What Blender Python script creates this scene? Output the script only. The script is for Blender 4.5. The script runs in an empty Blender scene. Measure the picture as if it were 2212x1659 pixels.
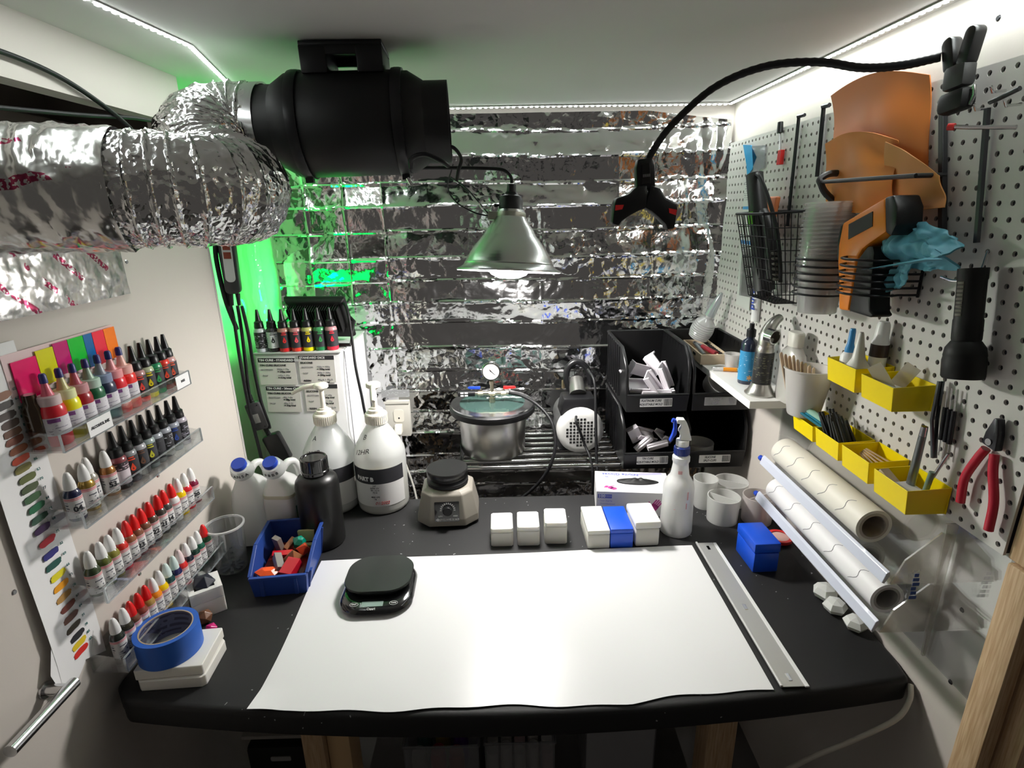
import bpy, bmesh, math, random
from mathutils import Vector, Matrix, Euler, noise

random.seed(7)
PI = math.pi
sc = bpy.context.scene
COL = sc.collection

# ------------------------------------------------------------------ camera (table top is z = 0)
cam_d = bpy.data.cameras.new('camera')
cam_d.sensor_fit = 'HORIZONTAL'
cam_d.sensor_width = 36.0
cam_d.lens = 19.18
cam_d.clip_start = 0.02
cam = bpy.data.objects.new('camera', cam_d)
COL.objects.link(cam)
yaw, pitch, roll = 0.0107, -0.3056, 0.0185
fwd = Vector((math.sin(yaw) * math.cos(pitch), math.cos(yaw) * math.cos(pitch), math.sin(pitch)))
r0 = Vector((math.cos(yaw), -math.sin(yaw), 0))
d0 = fwd.cross(r0)
rt = r0 * math.cos(roll) + d0 * math.sin(roll)
dn = d0 * math.cos(roll) - r0 * math.sin(roll)
m3 = Matrix((rt, -dn, -fwd)).transposed()
cam.matrix_world = Matrix.Translation((0, 0, 0.8)) @ m3.to_4x4()
sc.camera = cam

# ------------------------------------------------------------------ world, exposure, lights
sc.view_settings.view_transform = 'Standard'
sc.view_settings.look = 'None'
sc.view_settings.gamma = 1.0
sc.view_settings.exposure = 0.0
sc.view_settings.use_curve_mapping = False
w = bpy.data.worlds.new('world')
sc.world = w
w.use_nodes = True
w.node_tree.nodes['Background'].inputs[0].default_value = (1.0, 0.93, 0.86, 1)
w.node_tree.nodes['Background'].inputs[1].default_value = 0.06
sc.cycles.transparent_max_bounces = 24
sc.cycles.max_bounces = 10
sc.cycles.sample_clamp_indirect = 3.0
sc.cycles.caustics_reflective = True
sc.cycles.blur_glossy = 1.0
sc.cycles.caustics_refractive = False


def area(name, p, to, sx, sy, power, col=(1, 1, 1), spread=180, rot=None):
    l = bpy.data.lights.new(name, 'AREA')
    l.shape = 'RECTANGLE'
    l.size, l.size_y, l.energy, l.color = sx, sy, power, col
    l.spread = math.radians(spread)
    o = bpy.data.objects.new(name, l)
    COL.objects.link(o)
    p, to = Vector(p), Vector(to)
    o.location = p
    o.rotation_euler = rot if rot else (to - p).to_track_quat('-Z', 'Y').to_euler()
    return o


LED_COL = (0.93, 1.0, 0.97)
LAMP_W, LED_W, GREEN_W = 1.75, 0.30, 1.1
# LED tape along the right wall, the back wall and the left of the ceiling
e = area('led_light_right_wall', (0.683, 1.22, 1.088), (0.60, 1.22, 0.5), 0.008, 1.15, 5.0 * LED_W, LED_COL, rot=(0, -0.25, 0))
e = area('led_light_back_wall', (0.25, 1.772, 1.088), (0.25, 1.66, 0.6), 0.9, 0.008, 4.0 * LED_W, LED_COL, rot=(-0.15, 0, 0))
e = area('led_light_left_ceiling', (-0.588, 1.03, 1.088), (-0.62, 1.03, 0.5), 0.008, 0.85, 4.0 * LED_W, LED_COL, rot=(0, 0.1, 0))
# green flood light throwing into the back left corner
e = area('green_flood_light', (-0.605, 1.668, 0.492), (-0.86, 1.80, 0.72), 0.10, 0.06, 4.6 * GREEN_W, (0.0, 1.0, 0.10), 150)

# ------------------------------------------------------------------ helpers
_mats = {}


def mat(key, col=(0.8, 0.8, 0.8), rough=0.5, metal=0.0, coat=0.0, emit=None, es=0.0, spec=0.5, bump=None, trans=0.0, sss=0.0):
    if key in _mats:
        return _mats[key]
    m = bpy.data.materials.new(key)
    m.use_nodes = True
    nt = m.node_tree
    b = nt.nodes['Principled BSDF']
    b.inputs['Base Color'].default_value = (*col, 1)
    b.inputs['Roughness'].default_value = rough
    b.inputs['Metallic'].default_value = metal
    b.inputs['Coat Weight'].default_value = coat
    b.inputs['Specular IOR Level'].default_value = spec
    b.inputs['Transmission Weight'].default_value = trans
    if sss:
        b.inputs['Subsurface Weight'].default_value = sss
        b.inputs['Subsurface Radius'].default_value = (0.02, 0.018, 0.014)
        b.inputs['Subsurface Scale'].default_value = 1.0
    if emit:
        b.inputs['Emission Color'].default_value = (*emit, 1)
        b.inputs['Emission Strength'].default_value = es
    if bump:
        sc_, st, di = bump
        n = nt.nodes.new('ShaderNodeTexNoise')
        n.inputs['Scale'].default_value = sc_
        n.inputs['Detail'].default_value = 5
        t = nt.nodes.new('ShaderNodeTexCoord')
        bp = nt.nodes.new('ShaderNodeBump')
        bp.inputs['Strength'].default_value = st
        bp.inputs['Distance'].default_value = di
        nt.links.new(t.outputs['Object'], n.inputs['Vector'])
        nt.links.new(n.outputs['Fac'], bp.inputs['Height'])
        nt.links.new(bp.outputs['Normal'], b.inputs['Normal'])
    _mats[key] = m
    return m


def clear_mat(key, tint=(1, 1, 1), gloss=0.12, rough=0.05, body=None, body_fac=0.0):
    """Thin clear plastic: see-through with a fresnel gloss and, if asked, some milky body."""
    if key in _mats:
        return _mats[key]
    m = bpy.data.materials.new(key)
    m.use_nodes = True
    nt = m.node_tree
    for n in list(nt.nodes):
        nt.nodes.remove(n)
    out = nt.nodes.new('ShaderNodeOutputMaterial')
    tr = nt.nodes.new('ShaderNodeBsdfTransparent')
    tr.inputs[0].default_value = (*tint, 1)
    gl = nt.nodes.new('ShaderNodeBsdfGlossy')
    gl.inputs['Roughness'].default_value = rough
    lw = nt.nodes.new('ShaderNodeLayerWeight')
    lw.inputs[0].default_value = 0.35
    ma = nt.nodes.new('ShaderNodeMath')
    ma.operation = 'MULTIPLY_ADD'
    ma.inputs[1].default_value = 0.55
    ma.inputs[2].default_value = gloss * 0.4
    nt.links.new(lw.outputs['Facing'], ma.inputs[0])
    mx = nt.nodes.new('ShaderNodeMixShader')
    nt.links.new(ma.outputs[0], mx.inputs[0])
    src = tr.outputs[0]
    if body:
        df = nt.nodes.new('ShaderNodeBsdfDiffuse')
        df.inputs[0].default_value = (*body, 1)
        tl = nt.nodes.new('ShaderNodeBsdfTranslucent')
        tl.inputs[0].default_value = (*body, 1)
        m1 = nt.nodes.new('ShaderNodeMixShader')
        m1.inputs[0].default_value = 0.28
        nt.links.new(df.outputs[0], m1.inputs[1])
        nt.links.new(tl.outputs[0], m1.inputs[2])
        m2 = nt.nodes.new('ShaderNodeMixShader')
        m2.inputs[0].default_value = body_fac
        nt.links.new(tr.outputs[0], m2.inputs[1])
        nt.links.new(m1.outputs[0], m2.inputs[2])
        src = m2.outputs[0]
    nt.links.new(src, mx.inputs[1])
    nt.links.new(gl.outputs[0], mx.inputs[2])
    nt.links.new(mx.outputs[0], out.inputs[0])
    _mats[key] = m
    return m


def print_mat(key, base, bands, ink=(0.1, 0.1, 0.12), lines=None, rough=0.45, axis='Z', dens=0.5):
    """Label stock: flat bands at given heights (object space metres) and rows of small printed ink."""
    if key in _mats:
        return _mats[key]
    m = mat(key, base, rough)
    nt = m.node_tree
    b = nt.nodes['Principled BSDF']
    tc = nt.nodes.new('ShaderNodeTexCoord')
    sp = nt.nodes.new('ShaderNodeSeparateXYZ')
    nt.links.new(tc.outputs['Object'], sp.inputs[0])
    z = sp.outputs[axis]

    def M(op, a, bb=0.0, c=None):
        n = nt.nodes.new('ShaderNodeMath')
        n.operation = op
        for i, v in enumerate((a, bb, c)):
            if v is None:
                continue
            if isinstance(v, (int, float)):
                n.inputs[i].default_value = v
            else:
                nt.links.new(v, n.inputs[i])
        return n.outputs[0]
    cur = None

    def over(fac, col):
        nonlocal cur
        n = nt.nodes.new('ShaderNodeMix')
        n.data_type = 'RGBA'
        nt.links.new(fac, n.inputs[0])
        if cur is None:
            n.inputs[6].default_value = (*base, 1)
        else:
            nt.links.new(cur, n.inputs[6])
        n.inputs[7].default_value = (*col, 1)
        cur = n.outputs[2]

    def between(a, c):
        return M('MULTIPLY', M('GREATER_THAN', z, a), M('LESS_THAN', z, c))
    if lines:
        z0, z1, pitch = lines
        fr = M('GREATER_THAN', M('FRACT', M('MULTIPLY', z, 1.0 / pitch)), 0.5)
        nz = nt.nodes.new('ShaderNodeTexNoise')
        nz.inputs['Scale'].default_value = 0.6 / pitch
        nz.inputs['Detail'].default_value = 2
        nt.links.new(tc.outputs['Object'], nz.inputs['Vector'])
        tx = M('MULTIPLY', fr, M('GREATER_THAN', nz.outputs['Fac'], 1 - dens))
        over(M('MULTIPLY', tx, between(z0, z1)), ink)
    for a, c, col in bands:
        over(between(a, c), col)
    if cur is not None:
        nt.links.new(cur, b.inputs['Base Color'])
    return m


class G:
    """Collects shapes and links them as one mesh object."""

    def __init__(s):
        s.v, s.f, s.mi = [], [], []

    def add(s, vs, fs, mi=0, M=None):
        o = len(s.v)
        s.v += [(M @ Vector(v)) if M is not None else Vector(v) for v in vs]
        s.f += [[i + o for i in f] for f in fs]
        s.mi += [mi] * len(fs)
        return s

    def box(s, x0, x1, y0, y1, z0, z1, mi=0, M=None):
        vs = [(x, y, z) for z in (z0, z1) for y in (y0, y1) for x in (x0, x1)]
        return s.add(vs, [(0, 2, 3, 1), (4, 5, 7, 6), (0, 1, 5, 4), (2, 6, 7, 3), (0, 4, 6, 2), (1, 3, 7, 5)], mi, M)

    def frus(s, a, b, z0, z1, mi=0, M=None):
        """a, b: (x0,x1,y0,y1) rectangles at z0 and z1"""
        vs = [(x, y, z0) for y in a[2:] for x in a[:2]] + [(x, y, z1) for y in b[2:] for x in b[:2]]
        return s.add(vs, [(0, 2, 3, 1), (4, 5, 7, 6), (0, 1, 5, 4), (2, 6, 7, 3), (0, 4, 6, 2), (1, 3, 7, 5)], mi, M)

    def lathe(s, prof, n=24, M=None, mi=0, a0=0.0, a1=None):
        full = a1 is None
        if full:
            a1 = a0 + 2 * PI
        vs, fs, rings = [], [], []
        k = n if full else n + 1
        for r, z in prof:
            if r < 1e-7:
                rings.append([len(vs)])
                vs.append((0, 0, z))
            else:
                rings.append(list(range(len(vs), len(vs) + k)))
                vs += [(r * math.cos(a0 + (a1 - a0) * i / n), r * math.sin(a0 + (a1 - a0) * i / n), z) for i in range(k)]
        for A, B in zip(rings, rings[1:]):
            for i in range(n):
                j = (i + 1) % k
                if len(A) == 1 and len(B) == 1:
                    continue
                if len(A) == 1:
                    fs.append((A[0], B[j], B[i]))
                elif len(B) == 1:
                    fs.append((A[i], A[j], B[0]))
                else:
                    fs.append((A[i], A[j], B[j], B[i]))
        return s.add(vs, fs, mi, M)

    def cyl(s, p0, p1, r0, r1=None, n=14, mi=0, caps=True):
        p0, p1 = Vector(p0), Vector(p1)
        r1 = r0 if r1 is None else r1
        L = (p1 - p0).length
        M = Matrix.Translation(p0) @ (p1 - p0).to_track_quat('Z', 'Y').to_matrix().to_4x4()
        prof = [(r0, 0), (r1, L)]
        if caps:
            prof = [(0, 0)] + prof + [(0, L)]
        return s.lathe(prof, n, M, mi)

    def tube(s, pts, r, n=8, mi=0, closed=False, rs=None):
        pts = [Vector(p) for p in pts]
        N = len(pts)
        vs, fs = [], []
        up = None
        for i, p in enumerate(pts):
            if closed:
                t = pts[(i + 1) % N] - pts[i - 1]
            else:
                t = pts[min(i + 1, N - 1)] - pts[max(i - 1, 0)]
            t.normalize()
            if up is None:
                up = t.orthogonal().normalized()
            up = (up - t * up.dot(t))
            if up.length < 1e-6:
                up = t.orthogonal()
            up.normalize()
            sd = t.cross(up)
            rr = rs[i] if rs else r
            vs += [p + (up * math.cos(2 * PI * k / n) + sd * math.sin(2 * PI * k / n)) * rr for k in range(n)]
        for i in range(N if closed else N - 1):
            j = (i + 1) % N
            for k in range(n):
                l = (k + 1) % n
                fs.append((i * n + k, i * n + l, j * n + l, j * n + k))
        if not closed:
            fs.append(tuple(range(n - 1, -1, -1)))
            fs.append(tuple((N - 1) * n + k for k in range(n)))
        return s.add(vs, fs, mi)

    def prism(s, poly, h0, h1, M=None, mi=0):
        """poly in XY, extruded along Z from h0 to h1"""
        n = len(poly)
        vs = [(x, y, h0) for x, y in poly] + [(x, y, h1) for x, y in poly]
        fs = [tuple(range(n - 1, -1, -1)), tuple(range(n, 2 * n))]
        fs += [(i, (i + 1) % n, n + (i + 1) % n, n + i) for i in range(n)]
        return s.add(vs, fs, mi, M)

    def sheet(s, fn, nu, nv, mi=0, M=None):
        vs = [fn(i / nu, j / nv) for j in range(nv + 1) for i in range(nu + 1)]
        q = nu + 1
        fs = [(j * q + i, j * q + i + 1, (j + 1) * q + i + 1, (j + 1) * q + i) for j in range(nv) for i in range(nu)]
        return s.add(vs, fs, mi, M)

    def obj(s, name, mats, parent=None, smooth=40, bevel=0, seg=2, solid=0, loc=None):
        me = bpy.data.meshes.new(name)
        me.from_pydata([tuple(v) for v in s.v], [], s.f)
        mats = mats if isinstance(mats, (list, tuple)) else [mats]
        for m in mats:
            me.materials.append(m)
        me.polygons.foreach_set('material_index', s.mi)
        bm = bmesh.new()
        bm.from_mesh(me)
        if solid:
            bmesh.ops.solidify(bm, geom=bm.faces[:], thickness=solid)
        bmesh.ops.recalc_face_normals(bm, faces=bm.faces[:])
        if bevel:
            es = [e for e in bm.edges if len(e.link_faces) == 2 and e.calc_face_angle(0) > math.radians(28)]
            bmesh.ops.bevel(bm, geom=es, offset=bevel, segments=seg, profile=0.5, affect='EDGES', clamp_overlap=True)
        bm.to_mesh(me)
        bm.free()
        if smooth:
            me.polygons.foreach_set('use_smooth', [True] * len(me.polygons))
            me.set_sharp_from_angle(angle=math.radians(smooth))
        o = bpy.data.objects.new(name, me)
        COL.objects.link(o)
        if parent:
            o.parent = parent
        if loc:
            o.location = loc
        return o


def tag(o, label, cat, group=None, kind=None):
    o['label'] = label
    o['category'] = cat
    if group:
        o['group'] = group
    if kind:
        o['kind'] = kind
    return o


def thing(name, label, cat, loc=(0, 0, 0), rot=(0, 0, 0), group=None):
    o = bpy.data.objects.new(name, None)
    o.empty_display_size = 0.02
    COL.objects.link(o)
    o.location = loc
    o.rotation_euler = rot
    return tag(o, label, cat, group)


def struct(o):
    o['kind'] = 'structure'
    return o


def dup(root, loc=None, rot=None, label=None, group=None):
    r = root.copy()
    COL.objects.link(r)
    if loc is not None:
        r.location = loc
    if rot is not None:
        r.rotation_euler = rot
    if label:
        r['label'] = label
    if group:
        r['group'] = group
    for ch in root.children:
        c = ch.copy()
        COL.objects.link(c)
        c.parent = r
        for g in ch.children:
            d = g.copy()
            COL.objects.link(d)
            d.parent = c
    return r


def text(name, s, size, m, parent, loc, rot=(PI / 2, 0, 0), align='CENTER', wrap=None, shear=0.0, sx=1.0, ext=0.0003, spacing=1.0, bold=0.0):
    """Lettering as mesh, flat or wrapped round an upright cylinder of radius wrap (facing -y, at angle rot[2])."""
    cu = bpy.data.curves.new(name, 'FONT')
    cu.body = s
    cu.size = size
    cu.align_x = align
    cu.align_y = 'CENTER'
    cu.extrude = ext
    cu.shear = shear
    cu.space_character = spacing
    cu.offset = bold
    cu.resolution_u = 2
    to = bpy.data.objects.new(name + '_t', cu)
    COL.objects.link(to)
    dg = bpy.context.evaluated_depsgraph_get()
    me = bpy.data.meshes.new_from_object(to.evaluated_get(dg))
    bpy.data.objects.remove(to)
    bpy.data.curves.remove(cu)
    for v in me.vertices:
        v.co.x *= sx
    me.materials.clear()
    me.materials.append(m)
    o = bpy.data.objects.new(name, me)
    COL.objects.link(o)
    o.parent = parent
    if wrap:
        for v in me.vertices:
            x, y, z = v.co
            a = x / wrap
            R = wrap + z + 0.0003
            v.co = (R * math.sin(a), -R * math.cos(a), y)
        o.rotation_euler = (0, 0, rot[2])
        o.location = loc
    else:
        o.location = loc
        o.rotation_euler = rot
    me.name = name
    return o


def attach(o, parent):
    """Make a mesh built in world space a part of a thing."""
    for k in ('label', 'category', 'group'):
        if k in o:
            del o[k]
    pm = Matrix.LocRotScale(parent.location, parent.rotation_euler, parent.scale)
    o.parent = parent
    o.matrix_parent_inverse = pm.inverted()
    return o


def spline(pts, n=8):
    P = [Vector(p) for p in pts]
    P = [P[0] * 2 - P[1]] + P + [P[-1] * 2 - P[-2]]
    out = []
    for i in range(1, len(P) - 2):
        a, b, c, d = P[i - 1:i + 3]
        for k in range(n):
            t = k / n
            out.append(0.5 * ((2 * b) + (c - a) * t + (2 * a - 5 * b + 4 * c - d) * t * t + (3 * b - a - 3 * c + d) * t ** 3))
    out.append(P[-2])
    return out


def rrect(x0, x1, y0, y1, r, n=5):
    out = []
    for cx, cy, a in ((x1 - r, y1 - r, 0), (x0 + r, y1 - r, 90), (x0 + r, y0 + r, 180), (x1 - r, y0 + r, 270)):
        for k in range(n + 1):
            t = math.radians(a + 90 * k / n)
            out.append((cx + r * math.cos(t), cy + r * math.sin(t)))
    return out


def T(x, y, z):
    return Matrix.Translation((x, y, z))


def RX(a):
    return Matrix.Rotation(a, 4, 'X')


def RY(a):
    return Matrix.Rotation(a, 4, 'Y')


def RZ(a):
    return Matrix.Rotation(a, 4, 'Z')


ORD = ['first', 'second', 'third', 'fourth', 'fifth', 'sixth', 'seventh', 'eighth', 'ninth', 'tenth', 'eleventh', 'twelfth',
       'thirteenth', 'fourteenth', 'fifteenth', 'sixteenth', 'seventeenth', 'eighteenth']

# common materials
WALL = mat('painted_wall', (0.60, 0.555, 0.505), 0.75, bump=(60, 0.15, 0.002))
CEIL = mat('painted_ceiling', (0.62, 0.605, 0.58), 0.8, bump=(40, 0.1, 0.002))
BLACK = mat('black_plastic', (0.007, 0.007, 0.008), 0.36, spec=0.35)
BLACKM = mat('matte_black', (0.007, 0.007, 0.007), 0.55, spec=0.3)
RUBBER = mat('black_rubber', (0.006, 0.006, 0.007), 0.5, spec=0.3)
WHITEP = mat('white_plastic', (0.85, 0.85, 0.84), 0.35)
CREAM = mat('cream_plastic', (0.86, 0.82, 0.72), 0.4)
STEEL = mat('steel', (0.62, 0.62, 0.63), 0.22, 1.0)
CHROME = mat('chrome', (0.8, 0.8, 0.8), 0.08, 1.0)
BRASS = mat('brass', (0.75, 0.6, 0.38), 0.28, 1.0)
DARKIRON = mat('dark_iron', (0.03, 0.03, 0.035), 0.35, 0.6)
PAPER = mat('paper_white', (0.82, 0.82, 0.82), 0.7)
INK = mat('ink_black', (0.02, 0.02, 0.025), 0.6)
INKG = mat('ink_grey', (0.28, 0.28, 0.3), 0.6)
RED = mat('red_plastic', (0.62, 0.02, 0.02), 0.35)
BLUE = mat('blue_plastic', (0.012, 0.05, 0.42), 0.35)
WOOD = mat('pine_wood', (0.62, 0.42, 0.22), 0.6, bump=(30, 0.2, 0.002))
ACR = clear_mat('clear_acrylic', (0.97, 0.98, 0.985), 0.12, 0.03)
ACR_EDGE = clear_mat('acrylic_edge', (0.9, 0.93, 0.94), 0.4, 0.1, (0.6, 0.65, 0.68), 0.55)
YELLOW = mat('yellow_plastic', (0.86, 0.66, 0.0), 0.35)

# ================================================================== THE SETTING
g = G()
g.box(-0.76, -0.72, 0.20, 1.375, -0.76, 0.80)
g.box(-0.76, -0.72, 0.20, 1.375, 1.0, 1.10)
g.box(-0.76, -0.72, 1.30, 1.375, 0.80, 1.0)
g.box(-0.76, -0.72, 0.20, 0.50, 0.80, 1.0)
struct(g.obj('wall_left', WALL, smooth=0))
CHASE = mat('chase_shade', (0.12, 0.10, 0.085), 0.8, bump=(25, 0.3, 0.003))  # dark brown puts the shade of the open gap into the colour
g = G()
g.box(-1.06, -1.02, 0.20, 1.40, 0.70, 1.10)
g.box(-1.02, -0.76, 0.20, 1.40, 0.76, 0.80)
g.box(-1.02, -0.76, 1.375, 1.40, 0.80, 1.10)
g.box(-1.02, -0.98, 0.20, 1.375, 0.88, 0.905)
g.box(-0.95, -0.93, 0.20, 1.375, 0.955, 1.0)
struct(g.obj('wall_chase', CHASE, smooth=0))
g = G()
g.box(-0.92, -0.88, 1.40, 1.83, -0.76, 1.10)
g.box(-0.88, -0.76, 1.375, 1.40, -0.76, 0.76)
struct(g.obj('wall_recess', WALL, smooth=0))
struct(G().box(-0.92, 0.755, 1.83, 1.87, -0.76, 1.10).obj('wall_back', WALL, smooth=0))
struct(G().box(0.715, 0.755, 0.655, 1.83, -0.76, 1.10).obj('wall_right', WALL, smooth=0))
struct(G().box(-1.06, 0.90, -0.10, 1.87, 1.10, 1.14).obj('ceiling', CEIL, smooth=0))
struct(G().box(-1.06, 0.90, -0.10, 1.87, -0.80, -0.76).obj('floor', mat('concrete_floor', (0.16, 0.15, 0.14), 0.8, bump=(20, 0.3, 0.004)), smooth=0))
# the corner strip where the left wall stops
g = G()
g.box(-0.733, -0.719, 1.375, 1.384, -0.76, 1.0)
struct(g.obj('trim_1', mat('door_edge', (0.5, 0.48, 0.46), 0.5), smooth=0))

# bare timber beside the pegboard
TIMBER = mat('stud_timber', (0.50, 0.30, 0.13), 0.6, bump=(18, 0.35, 0.003))
nt = TIMBER.node_tree
wv = nt.nodes.new('ShaderNodeTexNoise')
mp = nt.nodes.new('ShaderNodeMapping')
tc = nt.nodes.new('ShaderNodeTexCoord')
mp.inputs['Scale'].default_value = (60, 60, 3)
cr = nt.nodes.new('ShaderNodeValToRGB')
cr.color_ramp.elements[0].position = 0.35
cr.color_ramp.elements[0].color = (0.42, 0.27, 0.14, 1)
cr.color_ramp.elements[1].position = 0.65
cr.color_ramp.elements[1].color = (0.58, 0.41, 0.25, 1)
nt.links.new(tc.outputs['Object'], mp.inputs['Vector'])
nt.links.new(mp.outputs[0], wv.inputs['Vector'])
nt.links.new(wv.outputs['Fac'], cr.inputs[0])
nt.links.new(cr.outputs[0], nt.nodes['Principled BSDF'].inputs['Base Color'])
g = G()
g.box(0.700, 0.722, 0.604, 0.646, -0.76, 0.318)
struct(g.obj('trim_2', TIMBER, smooth=30, bevel=0.003))
g = G()
g.box(0.7055, 0.76, 0.615, 0.6535, 0.3195, 1.0995)
struct(g.obj('trim_4', TIMBER, smooth=30, bevel=0.003))
g = G()
g.box(0.726, 0.775, 0.575, 0.612, -0.76, 1.0995)
struct(g.obj('trim_3', TIMBER, smooth=30, bevel=0.003))

# ------------------------------------------------------------------ pegboard with real holes
PITCH = 0.0222
def pegboard(root):
    ny, nz = 52, 30
    y0, z0 = 0.655, 0.322
    g = G()
    r = 0.0042
    vs, fs = [], []
    # rows run toward the camera; each cell is a square with a round hole through it
    for j in range(nz):
        for i in range(ny):
            cy, cz = y0 + (i + 0.5) * PITCH, z0 + (j + 0.5) * PITCH
            o = len(vs)
            h = PITCH / 2
            sq = [(h, 0), (h, h), (0, h), (-h, h), (-h, 0), (-h, -h), (0, -h), (h, -h)]
            for a, b in sq:
                vs.append((0.700, cy + a, cz + b))
            for k in range(8):
                t = 2 * PI * k / 8
                vs.append((0.700, cy + r * math.cos(t), cz + r * math.sin(t)))
            for k in range(8):
                t = 2 * PI * k / 8
                vs.append((0.704, cy + r * math.cos(t), cz + r * math.sin(t)))
            for k in range(8):
                l = (k + 1) % 8
                fs.append((o + k, o + l, o + 8 + l, o + 8 + k))
                fs.append((o + 8 + k, o + 8 + l, o + 16 + l, o + 16 + k))
    g.add(vs, fs)
    Y1, Z1 = y0 + ny * PITCH, z0 + nz * PITCH
    # edges, then a dark sheet standing in for the shade behind the holes
    g.add([(0.700, y0, z0), (0.704, y0, z0), (0.704, Y1, z0), (0.700, Y1, z0)], [(0, 1, 2, 3)])
    g.add([(0.700, y0, Z1), (0.704, y0, Z1), (0.704, Y1, Z1), (0.700, Y1, Z1)], [(0, 1, 2, 3)])
    g.add([(0.700, y0, z0), (0.704, y0, z0), (0.704, y0, Z1), (0.700, y0, Z1)], [(0, 1, 2, 3)])
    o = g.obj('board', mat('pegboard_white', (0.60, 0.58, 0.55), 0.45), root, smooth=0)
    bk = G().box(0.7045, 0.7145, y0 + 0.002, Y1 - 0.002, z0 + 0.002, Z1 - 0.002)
    bk.obj('hole_shade', mat('hole_shade_dark', (0.055, 0.055, 0.065), 0.9), root, smooth=0)

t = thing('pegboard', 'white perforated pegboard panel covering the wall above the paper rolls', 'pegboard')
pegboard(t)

# ------------------------------------------------------------------ workbench
def front_y(x):
    return 0.700 + 0.052 * (x / 0.70) ** 2
MATB = mat('bench_mat', (0.012, 0.012, 0.013), 0.6, bump=(300, 0.12, 0.001), spec=0.35)
nt = MATB.node_tree
tc = nt.nodes.new('ShaderNodeTexCoord')
vo = nt.nodes.new('ShaderNodeTexVoronoi')
vo.inputs['Scale'].default_value = 42
vo.inputs['Randomness'].default_value = 1
n1 = nt.nodes.new('ShaderNodeTexNoise')
n1.inputs['Scale'].default_value = 4.5
lt = nt.nodes.new('ShaderNodeMath'); lt.operation = 'LESS_THAN'; lt.inputs[1].default_value = 0.085
gt = nt.nodes.new('ShaderNodeMath'); gt.operation = 'GREATER_THAN'; gt.inputs[1].default_value = 0.51
mu = nt.nodes.new('ShaderNodeMath'); mu.operation = 'MULTIPLY'
n2 = nt.nodes.new('ShaderNodeTexNoise'); n2.inputs['Scale'].default_value = 60
va = nt.nodes.new('ShaderNodeVectorMath'); va.operation = 'MULTIPLY_ADD'
va.inputs[1].default_value = (0.025, 0.025, 0.025)
mx = nt.nodes.new('ShaderNodeMix'); mx.data_type = 'RGBA'
mx.inputs[6].default_value = (0.013, 0.013, 0.0135, 1)
mx.inputs[7].default_value = (0.30, 0.30, 0.30, 1)
nt.links.new(tc.outputs['Object'], n2.inputs['Vector'])
nt.links.new(n2.outputs['Color'], va.inputs[0])
nt.links.new(tc.outputs['Object'], va.inputs[2])
nt.links.new(va.outputs[0], vo.inputs['Vector'])
nt.links.new(tc.outputs['Object'], n1.inputs['Vector'])
nt.links.new(vo.outputs['Distance'], lt.inputs[0])
nt.links.new(n1.outputs['Fac'], gt.inputs[0])
nt.links.new(lt.outputs[0], mu.inputs[0])
nt.links.new(gt.outputs[0], mu.inputs[1])
nt.links.new(mu.outputs[0], mx.inputs[0])
nt.links.new(mx.outputs[2], nt.nodes['Principled BSDF'].inputs['Base Color'])

t = thing('workbench', 'workbench under a black spattered rubber mat with rounded front edge', 'workbench')
poly = [(-0.715, 1.44), (-0.715, 0.80)]
poly += [(-0.715 + 0.02 * (1 - math.cos(a)), 0.80 - 0.03 * math.sin(a)) for a in (0.5, 1.0, 1.5)]
N = 26
poly += [(x, front_y(x)) for x in [-0.68 + 1.385 * i / N for i in range(N + 1)]]
poly += [(0.712, 0.80), (0.712, 1.44)]
g = G().prism(poly, -0.052, 0.0)
g.obj('bench_top', MATB, t, smooth=50, bevel=0.021, seg=5)
for (x0, x1, y0, y1) in ((-0.425, -0.382, 0.83, 0.92), (0.395, 0.455, 0.84, 0.90), (-0.60, -0.55, 1.33, 1.41), (0.52, 0.58, 1.33, 1.41)):
    G().box(x0, x1, y0, y1, -0.76, -0.054).obj('leg', TIMBER, t, smooth=30, bevel=0.003)
G().box(-0.381, -0.335, 0.845, 0.905, -0.76, -0.054).obj('leg_brace', WOOD, t, smooth=30, bevel=0.003)

# white sheet of bench paper
PAP = mat('bench_paper', (0.74, 0.74, 0.745), 0.32, bump=(9, 0.12, 0.004), spec=0.35)
def paper(u, v):
    x0 = -0.4535 + 0.004 * math.sin(v * 5) + 0.006 * (1 - v)
    x1 = 0.452
    x = x0 + (x1 - x0) * u
    yf = 0.716 + 0.022 * max(0, (u - 0.72) / 0.28) ** 0.8 + 0.003 * math.sin(u * 17) + 0.002 * math.sin(u * 41)
    yb = 1.139 + 0.025 * u + 0.002 * math.sin(u * 9)
    y = yf + (yb - yf) * v
    z = 0.0016 + 0.0009 * noise.noise(Vector((x * 9, y * 9, 0))) + 0.0007 * (1 - v) ** 3
    if u < 0.06 and v < 0.12:
        z += 0.010 * (1 - u / 0.06) * (1 - v / 0.12)
    if v < 0.03:
        z = min(z, 0.004) if u > 0.06 else z
    return (x, y, z)
g = G().sheet(paper, 90, 44)
tag(g.obj('bench_paper', PAP, solid=-0.0006, smooth=80), 'large sheet of white paper spread over the black bench mat', 'paper')

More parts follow.
